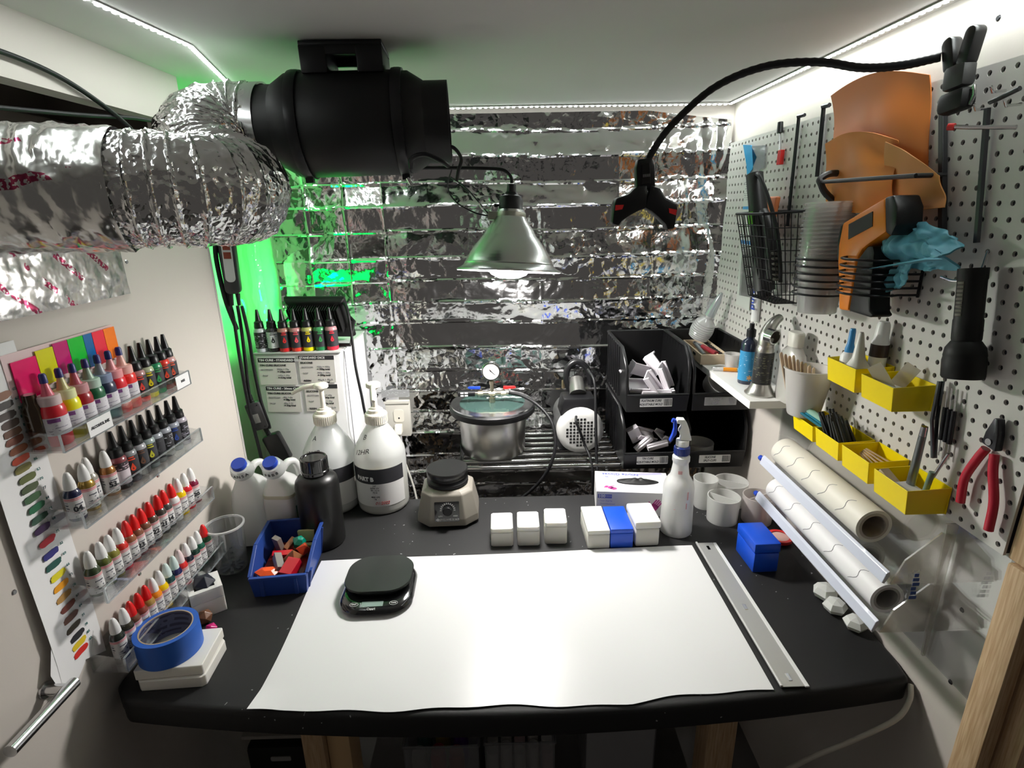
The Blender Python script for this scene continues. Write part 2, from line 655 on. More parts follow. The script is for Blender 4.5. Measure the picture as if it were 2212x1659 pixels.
# ------------------------------------------------------------------ silver foil sheet on the back wall
FOIL = bpy.data.materials.new('silver_foil')
FOIL.use_nodes = True
nt = FOIL.node_tree
b = nt.nodes['Principled BSDF']
b.inputs['Base Color'].default_value = (0.86, 0.86, 0.87, 1)
b.inputs['Metallic'].default_value = 1.0
b.inputs['Roughness'].default_value = 0.10
tc = nt.nodes.new('ShaderNodeTexCoord')
nz = nt.nodes.new('ShaderNodeTexNoise'); nz.inputs['Scale'].default_value = 9; nz.inputs['Detail'].default_value = 3
vm = nt.nodes.new('ShaderNodeVectorMath'); vm.operation = 'MULTIPLY_ADD'; vm.inputs[1].default_value = (0.09, 0.09, 0.09)
v1 = nt.nodes.new('ShaderNodeTexVoronoi'); v1.inputs['Scale'].default_value = 30
v2 = nt.nodes.new('ShaderNodeTexVoronoi'); v2.inputs['Scale'].default_value = 95
n3 = nt.nodes.new('ShaderNodeTexNoise'); n3.inputs['Scale'].default_value = 3.5
rp = nt.nodes.new('ShaderNodeMapRange'); rp.inputs[1].default_value = 0.40; rp.inputs[2].default_value = 0.66; rp.inputs[3].default_value = 0.0; rp.inputs[4].default_value = 0.30
b1 = nt.nodes.new('ShaderNodeBump'); b1.inputs['Distance'].default_value = 0.012
b2 = nt.nodes.new('ShaderNodeBump'); b2.inputs['Distance'].default_value = 0.003; b2.inputs['Strength'].default_value = 0.06
nt.links.new(tc.outputs['Object'], nz.inputs['Vector'])
nt.links.new(nz.outputs['Color'], vm.inputs[0])
nt.links.new(tc.outputs['Object'], vm.inputs[2])
nt.links.new(vm.outputs[0], v1.inputs['Vector'])
nt.links.new(vm.outputs[0], v2.inputs['Vector'])
nt.links.new(tc.outputs['Object'], n3.inputs['Vector'])
nt.links.new(n3.outputs['Fac'], rp.inputs[0])
nt.links.new(rp.outputs[0], b1.inputs['Strength'])
nt.links.new(v1.outputs['Distance'], b1.inputs['Height'])
nt.links.new(v2.outputs['Distance'], b2.inputs['Height'])
nt.links.new(b1.outputs['Normal'], b2.inputs['Normal'])
nt.links.new(b2.outputs['Normal'], b.inputs['Normal'])

HZ = [-0.36, -0.30, -0.23, -0.162, -0.103, -0.042, 0.047, 0.127, 0.208, 0.276, 0.361, 0.448, 0.517, 0.587, 0.66, 0.744, 0.821, 0.889, 0.967, 1.038, 1.10]
VX = [-0.74, -0.62, -0.50, -0.376, -0.236, -0.135, -0.007, 0.123, 0.254, 0.367, 0.485, 0.60, 0.72]
rng = random.Random(3)
TILT = {(i, j): (rng.uniform(-1, 1), rng.uniform(-1, 1)) for i in range(30) for j in range(30)}
def bracket(L, x):
    for i in range(len(L) - 1):
        if x <= L[i + 1]:
            return i, (x - L[i]) / (L[i + 1] - L[i])
    return len(L) - 2, 1.0
def foil(u, v):
    x = -0.735 + 1.437 * u
    ztop = 1.085 - 0.03 * max(0, (x - 0.45) / 0.25)
    z = -0.36 + (ztop + 0.36) * v
    j, fz = bracket(HZ, z + 0.004 * math.sin(x * 7) + 0.003 * noise.noise(Vector((x * 14, z * 4, 1))))
    i, fx = bracket(VX, x)
    a = TILT[(i, j)]
    zig = (fz if j % 2 else 1 - fz)
    d = 0.0095 * zig
    bump = math.sin(fz * PI) * math.sin(min(1, max(0, fx)) * PI)
    d += bump * (0.0035 * a[0]) + 0.003 * a[1] * (fz - 0.5) * math.sin(fx * PI)
    e = min(fz, 1 - fz) * (HZ[j + 1] - HZ[j])
    d += 0.0046 * math.exp(-(e / 0.0032) ** 2) * (0.75 + 0.4 * noise.noise(Vector((x * 5, j * 3.1, 0))))
    k = min(fx, 1 - fx) * (VX[i + 1] - VX[i])
    d += (0.0004 + 0.0014 * max(0, TILT[(i, 20)][0])) * math.exp(-(k / 0.004) ** 2)
    p = Vector((x * 9, z * 9, 3))
    cw = max(0.0, min(1.0, 2.0 * noise.noise(Vector((x * 3, z * 3, 12))) + 0.5))
    d += 0.0045 * noise.noise(p) + (0.0006 + 0.0026 * cw) * abs(noise.noise(p * 3.1)) + (0.0002 + 0.0012 * cw) * abs(noise.noise(p * 7))
    if x > 0.55:
        q = (x - 0.55) / 0.15
        d += 0.02 * q * abs(noise.noise(Vector((x * 16, z * 3.2, 9)))) + 0.015 * q * q
    if x < -0.45:
        q = (-0.45 - x) / 0.28
        d += 0.022 * q * abs(noise.noise(Vector((x * 7 + z * 5, z * 4 - x * 5, 4))))
    return (x, 1.8245 - max(0.0, min(d, 0.05)), z)
g = G().sheet(foil, 330, 330)
o = g.obj('foil_sheet', FOIL, smooth=24)
tag(o, 'creased silver foil sheet covering the back wall behind the bench', 'foil sheet')

# bright clear plastic curtain in the back left recess
SHEETP = clear_mat('plastic_film', (0.93, 0.95, 0.94), 0.3, 0.12, (0.8, 0.8, 0.8), 0.22)
def film(u, v):
    x = -0.872 + 0.10 * u
    z = 0.30 + 0.75 * v
    p = Vector((x * 12, z * 9, 0))
    return (x, 1.795 - 0.012 * noise.noise(p) - 0.01 * abs(noise.noise(p * 2.7)) + 0.02 * math.sin(u * 6), z)
tag(G().sheet(film, 40, 90).obj('plastic_film', SHEETP, smooth=60), 'wrinkled clear plastic film hanging in the green lit back corner', 'plastic film')

# ================================================================== CEILING THINGS
# LED tapes: each is a carrier strip with its diodes
DIODE = mat('led_diode', (1, 1, 1), 0.4, emit=(0.95, 1.0, 1.0), es=22)
TAPE = mat('led_carrier', (0.75, 0.75, 0.72), 0.5)
def led(label, pts, up, step):
    t = thing('led_strip', label, 'led strip', group='led strips along the ceiling edges')
    pts = [Vector(p) for p in pts]
    g, d = G(), G()
    for a, b in zip(pts, pts[1:]):
        L = (b - a).length
        M = Matrix.Translation(a) @ (b - a).to_track_quat('X', 'Z').to_matrix().to_4x4()
        g.box(0, L, -0.005, 0.005, 0.0, 0.0015, M=M)
        for k in range(int(L / step)):
            x = (k + 0.5) * step
            d.box(x - 0.0036, x + 0.0036, -0.0036, 0.0036, -0.0024, 0.0, M=M)
    g.obj('carrier', TAPE, t, smooth=0)
    o = d.obj('diodes', DIODE, t, smooth=0)
    o['kind'] = 'stuff'
led('lit led tape along the top of the right wall over the pegboard', [(0.686, 0.56, 1.0965), (0.686, 1.80, 1.0965)], 1, 0.0165)
led('lit led tape along the ceiling edge above the silver foil', [(-0.25, 1.785, 1.094), (0.05, 1.785, 1.0965), (0.68, 1.785, 1.0945)], 1, 0.0165)
led('lit led tape bending across the ceiling above the silver duct', [(-0.59, 0.50, 1.0975), (-0.580, 0.92, 1.0975), (-0.560, 1.136, 1.0975), (-0.640, 1.46, 1.0975), (-0.68, 1.78, 1.0975)], 1, 0.0165)

# ------------------------------------------------------------------ inline duct fan
t = thing('duct_fan', 'black inline duct fan bracketed to the ceiling above the bench', 'duct fan', (-0.285, 1.165, 0.9655), (0, -0.02, 0.06))
FAN = t
AX = RY(PI / 2)
g = G().lathe([(0.0, -0.092), (0.0905, -0.092), (0.0925, -0.09), (0.0925, 0.09), (0.0905, 0.092), (0, 0.092)], 48, AX)
g.obj('motor_housing', BLACKM, t, smooth=50)
for s in (-1, 1):
    g = G().lathe([(0.088, 0.094), (0.0905, 0.096), (0.0905, 0.112), (0.075, 0.138), (0.0735, 0.140), (0.0735, 0.185), (0.0705, 0.185), (0.0705, 0.130), (0.02, 0.120), (0, 0.120)], 48, AX @ Matrix.Scale(s, 4, (0, 0, 1)))
    o = g.obj('collar', BLACKM, t, smooth=50)
    g = G().lathe([(0.0895, 0.084), (0.0955, 0.084), (0.0965, 0.0895), (0.0965, 0.098), (0.0955, 0.103), (0.0895, 0.103)], 48, AX @ Matrix.Scale(s, 4, (0, 0, 1)))
    g.box(s * 0.086, s * 0.101, -0.020, -0.008, -0.103, -0.090)
    g.obj('clamp_band', BLACK, t, smooth=50)
g = G()
g.box(-0.074, 0.074, -0.048, 0.048, 0.125, 0.1335)
g.box(-0.074, 0.074, -0.050, -0.044, 0.110, 0.126)
g.box(-0.074, 0.074, 0.044, 0.050, 0.110, 0.126)
g.obj('mounting_bracket', BLACK, t, smooth=30, bevel=0.002)
for s in (-1, 1):
    g = G().box(s * 0.050 - 0.024, s * 0.050 + 0.024, -0.052, 0.052, 0.080, 0.1245)
    g.obj('bracket_foot', BLACK, t, smooth=30, bevel=0.004)
G().cyl((0.096, -0.02, -0.100), (0.102, -0.02, -0.112), 0.004, mi=0).obj('band_screw', CHROME, t)

# ------------------------------------------------------------------ silver flexible duct
DUCT = bpy.data.materials.new('duct_foil')
DUCT.use_nodes = True
nt = DUCT.node_tree
b = nt.nodes['Principled BSDF']
b.inputs['Base Color'].default_value = (0.80, 0.80, 0.80, 1)
b.inputs['Metallic'].default_value = 1.0
b.inputs['Roughness'].default_value = 0.16
tc = nt.nodes.new('ShaderNodeTexCoord')
v1 = nt.nodes.new('ShaderNodeTexVoronoi'); v1.inputs['Scale'].default_value = 110
n1 = nt.nodes.new('ShaderNodeTexNoise'); n1.inputs['Scale'].default_value = 40; n1.inputs['Detail'].default_value = 4
b1 = nt.nodes.new('ShaderNodeBump'); b1.inputs['Distance'].default_value = 0.004; b1.inputs['Strength'].default_value = 0.55
b2 = nt.nodes.new('ShaderNodeBump'); b2.inputs['Distance'].default_value = 0.006; b2.inputs['Strength'].default_value = 0.4
nt.links.new(tc.outputs['Object'], v1.inputs['Vector'])
nt.links.new(tc.outputs['Object'], n1.inputs['Vector'])
nt.links.new(v1.outputs['Distance'], b1.inputs['Height'])
nt.links.new(n1.outputs['Fac'], b2.inputs['Height'])
nt.links.new(b1.outputs['Normal'], b2.inputs['Normal'])
nt.links.new(b2.outputs['Normal'], b.inputs['Normal'])

FTAPE = bpy.data.materials.new('foil_tape')
FTAPE.use_nodes = True
nt = FTAPE.node_tree
b = nt.nodes['Principled BSDF']
b.inputs['Metallic'].default_value = 0.95
b.inputs['Roughness'].default_value = 0.20
tc = nt.nodes.new('ShaderNodeTexCoord')
mp = nt.nodes.new('ShaderNodeMapping')
mp.inputs['Rotation'].default_value = (0.75, 0.35, 0.2)
sp = nt.nodes.new('ShaderNodeSeparateXYZ')
nt.links.new(tc.outputs['Object'], mp.inputs['Vector'])
nt.links.new(mp.outputs[0], sp.inputs[0])
def mth(nt, op, a, c=0.0):
    n = nt.nodes.new('ShaderNodeMath'); n.operation = op
    for i, q in enumerate((a, c)):
        if isinstance(q, (int, float)):
            n.inputs[i].default_value = q
        else:
            nt.links.new(q, n.inputs[i])
    return n.outputs[0]
row = mth(nt, 'LESS_THAN', mth(nt, 'FRACT', mth(nt, 'MULTIPLY', sp.outputs['Z'], 21.0)), 0.20)
nz = nt.nodes.new('ShaderNodeTexNoise'); nz.inputs['Scale'].default_value = 210; nz.inputs['Detail'].default_value = 1
nt.links.new(mp.outputs[0], nz.inputs['Vector'])
ns = nt.nodes.new('ShaderNodeTexNoise'); ns.inputs['Scale'].default_value = 11
nt.links.new(mp.outputs[0], ns.inputs['Vector'])
let = mth(nt, 'MULTIPLY', mth(nt, 'GREATER_THAN', nz.outputs['Fac'], 0.47), mth(nt, 'GREATER_THAN', ns.outputs['Fac'], 0.5))
mk = mth(nt, 'MULTIPLY', row, let)
mx = nt.nodes.new('ShaderNodeMix'); mx.data_type = 'RGBA'
mx.inputs[6].default_value = (0.72, 0.72, 0.70, 1)
mx.inputs[7].default_value = (0.36, 0.05, 0.11, 1)
nt.links.new(mk, mx.inputs[0])
nt.links.new(mx.outputs[2], b.inputs['Base Color'])
n4 = nt.nodes.new('ShaderNodeTexVoronoi'); n4.inputs['Scale'].default_value = 26
n5 = nt.nodes.new('ShaderNodeTexNoise'); n5.inputs['Scale'].default_value = 18; n5.inputs['Detail'].default_value = 3
bb = nt.nodes.new('ShaderNodeBump'); bb.inputs['Distance'].default_value = 0.01; bb.inputs['Strength'].default_value = 0.55
nt.links.new(tc.outputs['Object'], n5.inputs['Vector'])
nt.links.new(n5.outputs['Fac'], bb.inputs['Height'])
nt.links.new(bb.outputs['Normal'], b.inputs['Normal'])

t = thing('flexible_duct', 'crinkled silver flexible duct running from the fan into the left wall', 'duct')
path = spline([(-0.468, 1.160, 0.9635), (-0.512, 1.152, 0.962), (-0.545, 1.115, 0.945), (-0.515, 1.03, 0.885), (-0.425, 0.935, 0.842), (-0.435, 0.872, 0.838),
               (-0.50, 0.832, 0.838), (-0.60, 0.800, 0.840), (-0.70, 0.765, 0.842), (-0.85, 0.720, 0.842)], 56)
def hose(pts, r, rib_pitch, rib_a, crumple, n=64, seed=0):
    vs, fs = [], []
    up = None
    s = 0
    N = len(pts)
    for i, p in enumerate(pts):
        if i:
            s += (p - pts[i - 1]).length
        tt = (pts[min(i + 1, N - 1)] - pts[max(i - 1, 0)]).normalized()
        up = tt.orthogonal().normalized() if up is None else (up - tt * up.dot(tt)).normalized()
        sd = tt.cross(up)
        ph = (s / rib_pitch) % 1.0
        rib = rib_a * (1 - math.exp(-((ph - 0.5) / 0.09) ** 2))
        for k in range(n):
            a = 2 * PI * k / n
            d = up * math.cos(a) + sd * math.sin(a)
            q = p + d * r
            cr = crumple * (abs(noise.noise(q * 38 + Vector((seed, 0, 0)))) - 0.25 + 0.5 * noise.noise(q * 90))
            vs.append(p + d * (r - rib + cr))
    for i in range(N - 1):
        for k in range(n):
            l = (k + 1) % n
            fs.append((i * n + k, i * n + l, (i + 1) * n + l, (i + 1) * n + k))
    return G().add(vs, fs)
cut = 0
for i, p in enumerate(path):
    if p.x < -0.545 and i > 220:
        cut = i
        break
hose(path[:cut], 0.0815, 0.0225, 0.0034, 0.0048, 80).obj('ribbed_hose', DUCT, t, smooth=25)
tp = [p for k, p in enumerate(path[cut - 10:]) if k % 3 == 0]
hose(tp, 0.0825, 0.2, 0.0, 0.0075, 48, 5).obj('foil_tape_wrap', FTAPE, t, smooth=40)
g = G().lathe([(0.0742, -0.020), (0.0775, -0.020), (0.0775, 0.018), (0.0742, 0.018)], 48, T(-0.462, 1.158, 0.9635) @ AX @ RX(0.03))
g.obj('collar_clamp', STEEL, t, smooth=40)
# flat patch of the same tape stuck on the wall under the duct
def patch(u, v):
    y = 0.70 + 0.36 * u
    z = 0.664 + (0.115 - 0.008 * u) * v
    p = Vector((y * 20, z * 20, 2))
    d = 0.003 + 0.0022 * abs(noise.noise(p)) + 0.002 * abs(noise.noise(p * 2.3))
    if v > 0.75:
        d += 0.02 * (v - 0.75) * 4 * 0.25
    return (-0.72 + d, y, z)
tag(G().sheet(patch, 60, 24).obj('foil_tape_patch', FTAPE, smooth=40), 'flat silver foil tape patch with red print below the duct on the left wall', 'foil tape')

# ------------------------------------------------------------------ clamp lamp
t = thing('clamp_lamp', 'spun aluminium clamp lamp with a lit bulb hanging over the paper', 'lamp', (0.012, 1.40, 0.657), (-0.12, 0.055, 0.0))
t.scale = (1.215, 1.215, 1.215)
ALU = mat('spun_aluminium', (0.60, 0.61, 0.60), 0.26, 1.0)
ALUIN = mat('shade_inside', (0.62, 0.62, 0.62), 0.45)
prof = [(0.1085, 0.0), (0.1075, 0.003), (0.096, 0.009), (0.092, 0.014)]
z = 0.014
for k in range(9):
    a = k / 8
    r = 0.092 - 0.024 * a - 0.012 * a * a
    zz = 0.016 + 0.054 * a
    prof += [(r, zz), (r - 0.0022, zz + 0.0030)]
prof += [(0.049, 0.082), (0.040, 0.094), (0.033, 0.104), (0.029, 0.112), (0.0275, 0.122)]
g = G().lathe(prof, 64)
g.obj('shade', ALU, t, smooth=30)
g = G().lathe([(r - 0.0012, zz - 0.0006) for r, zz in prof], 64)
g.obj('shade_lining', ALUIN, t, smooth=50)
g = G().lathe([(0.0, 0.158), (0.012, 0.157), (0.014, 0.152), (0.022, 0.148), (0.0245, 0.140), (0.0245, 0.122), (0.026, 0.120), (0.026, 0.113), (0, 0.113)], 28)
g.lathe([(0, 0.172), (0.009, 0.172), (0.010, 0.157), (0, 0.157)], 16)
g.cyl((-0.024, 0, 0.130), (-0.034, 0, 0.130), 0.0035)
g.obj('socket', BLACK, t, smooth=40)
g = G().lathe([(0.0272, 0.101), (0.031, 0.101), (0.031, 0.117), (0.0272, 0.117)], 32)
g.box(-0.046, -0.028, -0.010, 0.010, 0.101, 0.117)
g.obj('collar', mat('dull_zinc', (0.45, 0.44, 0.38), 0.4, 1.0), t, smooth=40, bevel=0.001)
sp = [(-0.052 + 0.012 * math.cos(q * 0.5), -0.004 + 0.0012 * q * 0.45 - 0.012, 0.134 + 0.012 * math.sin(q * 0.5)) for q in range(76)]
G().tube(sp, 0.0009, 6).obj('spring', STEEL, t)
g = G().tube(spline([(-0.046, 0, 0.109), (-0.075, 0.0, 0.115), (-0.112, 0.01, 0.135), (-0.130, 0.015, 0.165), (-0.120, 0.02, 0.21)], 6), 0.0016, 6)
g.tube(spline([(-0.046, -0.006, 0.113), (-0.07, 0.0, 0.140), (-0.095, 0.01, 0.165), (-0.125, 0.02, 0.185)], 6), 0.0014, 6)
g.obj('clamp_wire', DARKIRON, t)
BULB = mat('lit_bulb', (1, 1, 1), 0.3, emit=(1.0, 0.965, 0.93), es=150 * LAMP_W)
G().lathe([(0.0, -0.015), (0.02, -0.0135), (0.036, -0.007), (0.046, 0.006), (0.047, 0.022), (0.042, 0.040), (0.028, 0.060), (0.018, 0.078), (0.013, 0.112), (0, 0.112)], 40).obj('bulb', BULB, t, smooth=80)
# the cord holding it out from the fan
g = G().tube(spline([(-0.300, 1.259, 0.962), (-0.305, 1.30, 0.935), (-0.290, 1.36, 0.910), (-0.245, 1.388, 0.9035), (-0.18, 1.395, 0.9035), (-0.10, 1.40, 0.9025), (-0.03, 1.402, 0.900), (0.000, 1.402, 0.897), (0.014, 1.402, 0.890), (0.0225, 1.402, 0.878), (0.0235, 1.402, 0.866)], 8), 0.0042, 8)
attach(g.obj('lamp_cord', RUBBER, smooth=60), t)
# looped fan cable at the right collar
g = G().tube(spline([(-0.170, 1.10, 0.882), (-0.165, 1.085, 0.897), (-0.140, 1.08, 0.903), (-0.112, 1.085, 0.892), (-0.100, 1.10, 0.884)], 8), 0.0042, 8)
g.tube(spline([(-0.108, 1.13, 0.922), (-0.090, 1.13, 0.918), (-0.078, 1.14, 0.900), (-0.085, 1.15, 0.880), (-0.090, 1.16, 0.862)], 8), 0.0036, 8)
attach(g.obj('fan_cable', RUBBER, smooth=60), FAN)
# cables over the left wall beam
g = G().tube(spline([(-0.712, 0.78, 1.005), (-0.712, 0.86, 1.030), (-0.712, 0.98, 1.025), (-0.712, 1.08, 1.00), (-0.712, 1.16, 0.965), (-0.715, 1.19, 0.93), (-0.72, 1.22, 0.88)], 8), 0.0042, 8)
tag(g.obj('black_cable', RUBBER, smooth=60), 'black cable drooping down the left wall above the duct', 'cable')
g = G().tube(spline([(-0.712, 0.68, 0.94), (-0.712, 0.76, 0.945), (-0.712, 0.88, 0.955), (-0.715, 1.05, 0.972), (-0.715, 1.19, 0.988), (-0.712, 1.30, 0.990), (-0.712, 1.372, 0.985)], 8), 0.0036, 8)
tag(g.obj('black_cable', RUBBER, smooth=60), 'thin black cable running level just above the silver duct', 'cable')

# ------------------------------------------------------------------ gooseneck clip arm from the right wall
t = thing('gooseneck_clip', 'black flexible gooseneck arm with spring clips at both ends', 'gooseneck clip')
arm = spline([(0.668, 0.925, 1.012), (0.63, 0.955, 1.008), (0.585, 0.985, 1.012), (0.53, 1.02, 1.029), (0.455, 1.05, 1.030), (0.382, 1.08, 1.005), (0.318, 1.10, 0.950), (0.284, 1.10, 0.905), (0.272, 1.10, 0.880)], 12)
rs = [0.0062 + 0.0006 * (i % 2) for i in range(len(arm))]
G().tube(arm, 0.0065, 10, rs=rs).obj('flexible_arm', RUBBER, t, smooth=60)
# hanging clip (jaws down)
g = G().prism([(-0.014, 0.075), (0.014, 0.075), (0.018, 0.060), (0.018, 0.020), (-0.018, 0.020), (-0.018, 0.060)], -0.011, 0.011, T(0.2735, 1.10, 0.816) @ RY(-0.08) @ RX(PI / 2))
g.obj('clip_body', BLACK, t, smooth=40, bevel=0.004)
g = G().prism([(-0.0075, 0.066), (0.0075, 0.066), (0.0085, 0.030), (-0.0085, 0.030)], 0.0112, 0.0135, T(0.2735, 1.10, 0.816) @ RY(-0.08) @ RX(PI / 2))
g.obj('latch_slot', mat('slot_black', (0.004, 0.004, 0.004), 0.3), t, smooth=0, bevel=0.001)
g = G()
for k in range(7):
    g.box(-0.006 + k * 0.002, -0.0052 + k * 0.002, -0.0145, -0.0137, 0.042, 0.047, M=T(0.2735, 1.10, 0.816) @ RY(-0.08))
g.obj('screw_thread', STEEL, t, smooth=0)
for s, nm in ((-1, 'jaw'), (1, 'jaw')):
    poly = [(0.0, 0.028), (s * 0.020, 0.026), (s * 0.034, 0.012), (s * 0.058, 0.006), (s * 0.062, -0.004), (s * 0.066, -0.040), (s * 0.052, -0.045), (s * 0.046, -0.036), (s * 0.030, -0.026), (s * 0.014, -0.018), (0.0, -0.014)]
    g = G().prism(poly, -0.016, 0.016, T(0.2735, 1.10, 0.816) @ RY(-0.02 + 0.22 * (s > 0)) @ RX(PI / 2))
    j = g.obj(nm, BLACK, t, smooth=40, bevel=0.004)
    g = G().prism([(s * 0.060, -0.006), (s * 0.044, -0.006), (s * 0.047, -0.014), (s * 0.0605, -0.016)], 0.0162, 0.0172, T(0.2735, 1.10, 0.816) @ RY(-0.02 + 0.22 * (s > 0)) @ RX(PI / 2))
    g.obj('grip_pad', RED, j, smooth=0)
# clip on the pegboard: two grip levers, body and lower jaw
M0 = T(0.675, 0.893, 0.995) @ RX(-0.10) @ Matrix.Scale(0.78, 4)
for s in (-1, 1):
    c = (0.0, -0.028 * s + 0.0, 0.0)
    g = G().prism(rrect(-0.014, 0.014, -0.005, 0.062, 0.012), -0.012, 0.012, M0 @ T(0, -0.014 * s, -0.005) @ RX(0.26 * s) @ RZ(PI / 2) @ RX(PI / 2))
    g.obj('grip_lever', BLACK, t, smooth=40, bevel=0.004)
g = G().box(-0.014, 0.014, -0.028, 0.024, -0.044, 0.000, M=M0)
g.obj('clip_body', mat('grey_black', (0.03, 0.03, 0.03), 0.55), t, smooth=40, bevel=0.006)
g = G().box(-0.018, 0.016, -0.036, 0.028, -0.086, -0.046, M=M0)
g.obj('jaw', BLACKM, t, smooth=40, bevel=0.009)
g = G().tube([M0 @ Vector(p) for p in ((0, -0.03, -0.055), (0, -0.042, -0.050), (0, -0.044, -0.066), (0, -0.036, -0.080))], 0.0025, 8)
g.obj('spring_wire', STEEL, t)

# ================================================================== ON THE BENCH
WTXT = mat('white_print', (0.8, 0.8, 0.8), 0.5)

# ------------------------------------------------------------------ kitchen scale
t = thing('kitchen_scale', 'black digital kitchen scale on the left back of the white paper', 'scale', (-0.290, 1.020, 0.0026), (0, 0, 0.035))
GLB = mat('gloss_black', (0.010, 0.010, 0.011), 0.12, coat=0.5)
g = G()
def loft(g, polys, mi=0, caps=True):
    n = len(polys[0][0])
    vs = [(x, y, z) for P, z in polys for x, y in P]
    fs = []
    for k in range(len(polys) - 1):
        for i in range(n):
            j = (i + 1) % n
            fs.append((k * n + i, k * n + j, (k + 1) * n + j, (k + 1) * n + i))
    if caps:
        fs.append(tuple(range(n - 1, -1, -1)))
        fs.append(tuple((len(polys) - 1) * n + i for i in range(n)))
    g.add(vs, fs, mi)
    return g
loft(g, [(rrect(-0.068, 0.068, -0.072, 0.074, 0.045, 8), 0.0), (rrect(-0.079, 0.079, -0.083, 0.084, 0.052, 8), 0.009),
         (rrect(-0.077, 0.077, -0.081, 0.082, 0.05, 8), 0.014), (rrect(-0.073, 0.073, -0.072, 0.079, 0.046, 8), 0.0185), (rrect(-0.070, 0.070, -0.050, 0.076, 0.044, 8), 0.0215)])
g.obj('base', GLB, t, smooth=50)
g = G()
loft(g, [(rrect(-0.060, 0.060, -0.040, 0.065, 0.04, 8), 0.0215), (rrect(-0.070, 0.070, -0.047, 0.076, 0.046, 8), 0.030), (rrect(-0.073, 0.073, -0.050, 0.079, 0.048, 8), 0.036), (rrect(-0.0715, 0.0715, -0.0485, 0.0775, 0.047, 8), 0.0385)])
g.obj('platform', mat('scale_platform', (0.012, 0.014, 0.013), 0.28), t, smooth=50)
sl = RX(math.atan2(0.0045, 0.022))
Ml = T(-0.003, -0.0645, 0.0196) @ RX(0.165)
G().prism(rrect(-0.0225, 0.0225, -0.0065, 0.0065, 0.001), 0, 0.0006, Ml).obj('display', mat('lcd_green', (0.24, 0.32, 0.29), 0.25), t, smooth=0)
for s, nm in ((-1, 'UNIT'), (1, 'TARE')):
    g = G()
    g.tube([(s * 0.041 + (0.0085 * math.cos(a)), -0.0640 + 0.005 * math.sin(a), 0.0200 + 0.165 * 0.005 * math.sin(a)) for a in [2 * PI * k / 24 for k in range(24)]], 0.0004, 5, closed=True)
    bt = g.obj('button', WTXT, t)
    text('lettering', nm, 0.0048, WTXT, bt, (s * 0.041, -0.0640, 0.0202), (0.165, 0, 0), bold=0.00005)
text('lettering', 'Ozeri', 0.0075, WTXT, t, (-0.004, -0.0765, 0.0172), (0.45, 0, 0), bold=0.0001)

# ------------------------------------------------------------------ white silicone blocks along the back of the paper
SIL = mat('white_silicone', (0.80, 0.78, 0.72), 0.42, sss=0.25)
SIL2 = mat('clear_silicone', (0.82, 0.81, 0.77), 0.35, sss=0.3)
def octo(x0, x1, y0, y1, c):
    return [(x0 + c, y0), (x1 - c, y0), (x1, y0 + c), (x1, y1 - c), (x1 - c, y1), (x0 + c, y1), (x0, y1 - c), (x0, y0 + c)]
for i, (x, y, h, d, rz) in enumerate(((-0.019, 1.183, 0.050, 0.078, 0.01), (0.047, 1.183, 0.053, 0.076, -0.01), (0.116, 1.188, 0.060, 0.072, -0.03))):
    t = thing('silicone_mold', ('white silicone block mold, left one of the three small blocks by the paper',
                                'white silicone block mold, middle one of the three small blocks by the paper',
                                'taller white silicone block mold, third of the row, with a nick at its right edge')[i], 'mold', (x, y, 0), (0, 0, rz), 'white silicone blocks behind the paper')
    g = G().prism(octo(-0.028, 0.028, 0, d, 0.0045), 0.0, h - 0.012)
    g.obj('mold_base', SIL, t, smooth=30, bevel=0.001, seg=1)
    g = G().prism(octo(-0.0277, 0.0277, 0.0003, d - 0.0003, 0.0045), h - 0.0117, h)
    g.obj('mold_lid', SIL2, t, smooth=30, bevel=0.001, seg=1)
t = thing('silicone_mold', 'long white silicone box mold left of the blue one', 'mold', (0.219, 1.162, 0), (0, 0, 0.015), 'long silicone box molds')
G().box(-0.0275, 0.0275, 0, 0.118, 0, 0.040).obj('mold_base', SIL, t, smooth=30, bevel=0.003)
G().box(-0.0275, 0.0275, 0, 0.118, 0.0405, 0.052).obj('mold_lid', SIL2, t, smooth=30, bevel=0.002)
BSIL = mat('blue_silicone', (0.005, 0.075, 0.60), 0.4)
t = thing('silicone_mold', 'bright blue silicone box mold between two white ones', 'mold', (0.277, 1.164, 0), (0, 0, 0.012), 'long silicone box molds')
G().box(-0.0285, 0.0275, 0, 0.110, 0, 0.0415).obj('mold_base', BSIL, t, smooth=30, bevel=0.002)
G().box(-0.0285, 0.0275, 0, 0.110, 0.0419, 0.0535).obj('mold_lid', BSIL, t, smooth=30, bevel=0.0015)
t = thing('silicone_mold', 'tall two-layer white silicone box mold right of the blue one', 'mold', (0.341, 1.168, 0), (0, 0, 0.03), 'long silicone box molds')
G().box(-0.030, 0.030, 0, 0.092, 0, 0.0490).obj('mold_base', SIL, t, smooth=30, bevel=0.005)
G().box(-0.0325, 0.0325, -0.002, 0.094, 0.0500, 0.070).obj('mold_lid', SIL2, t, smooth=30, bevel=0.005)

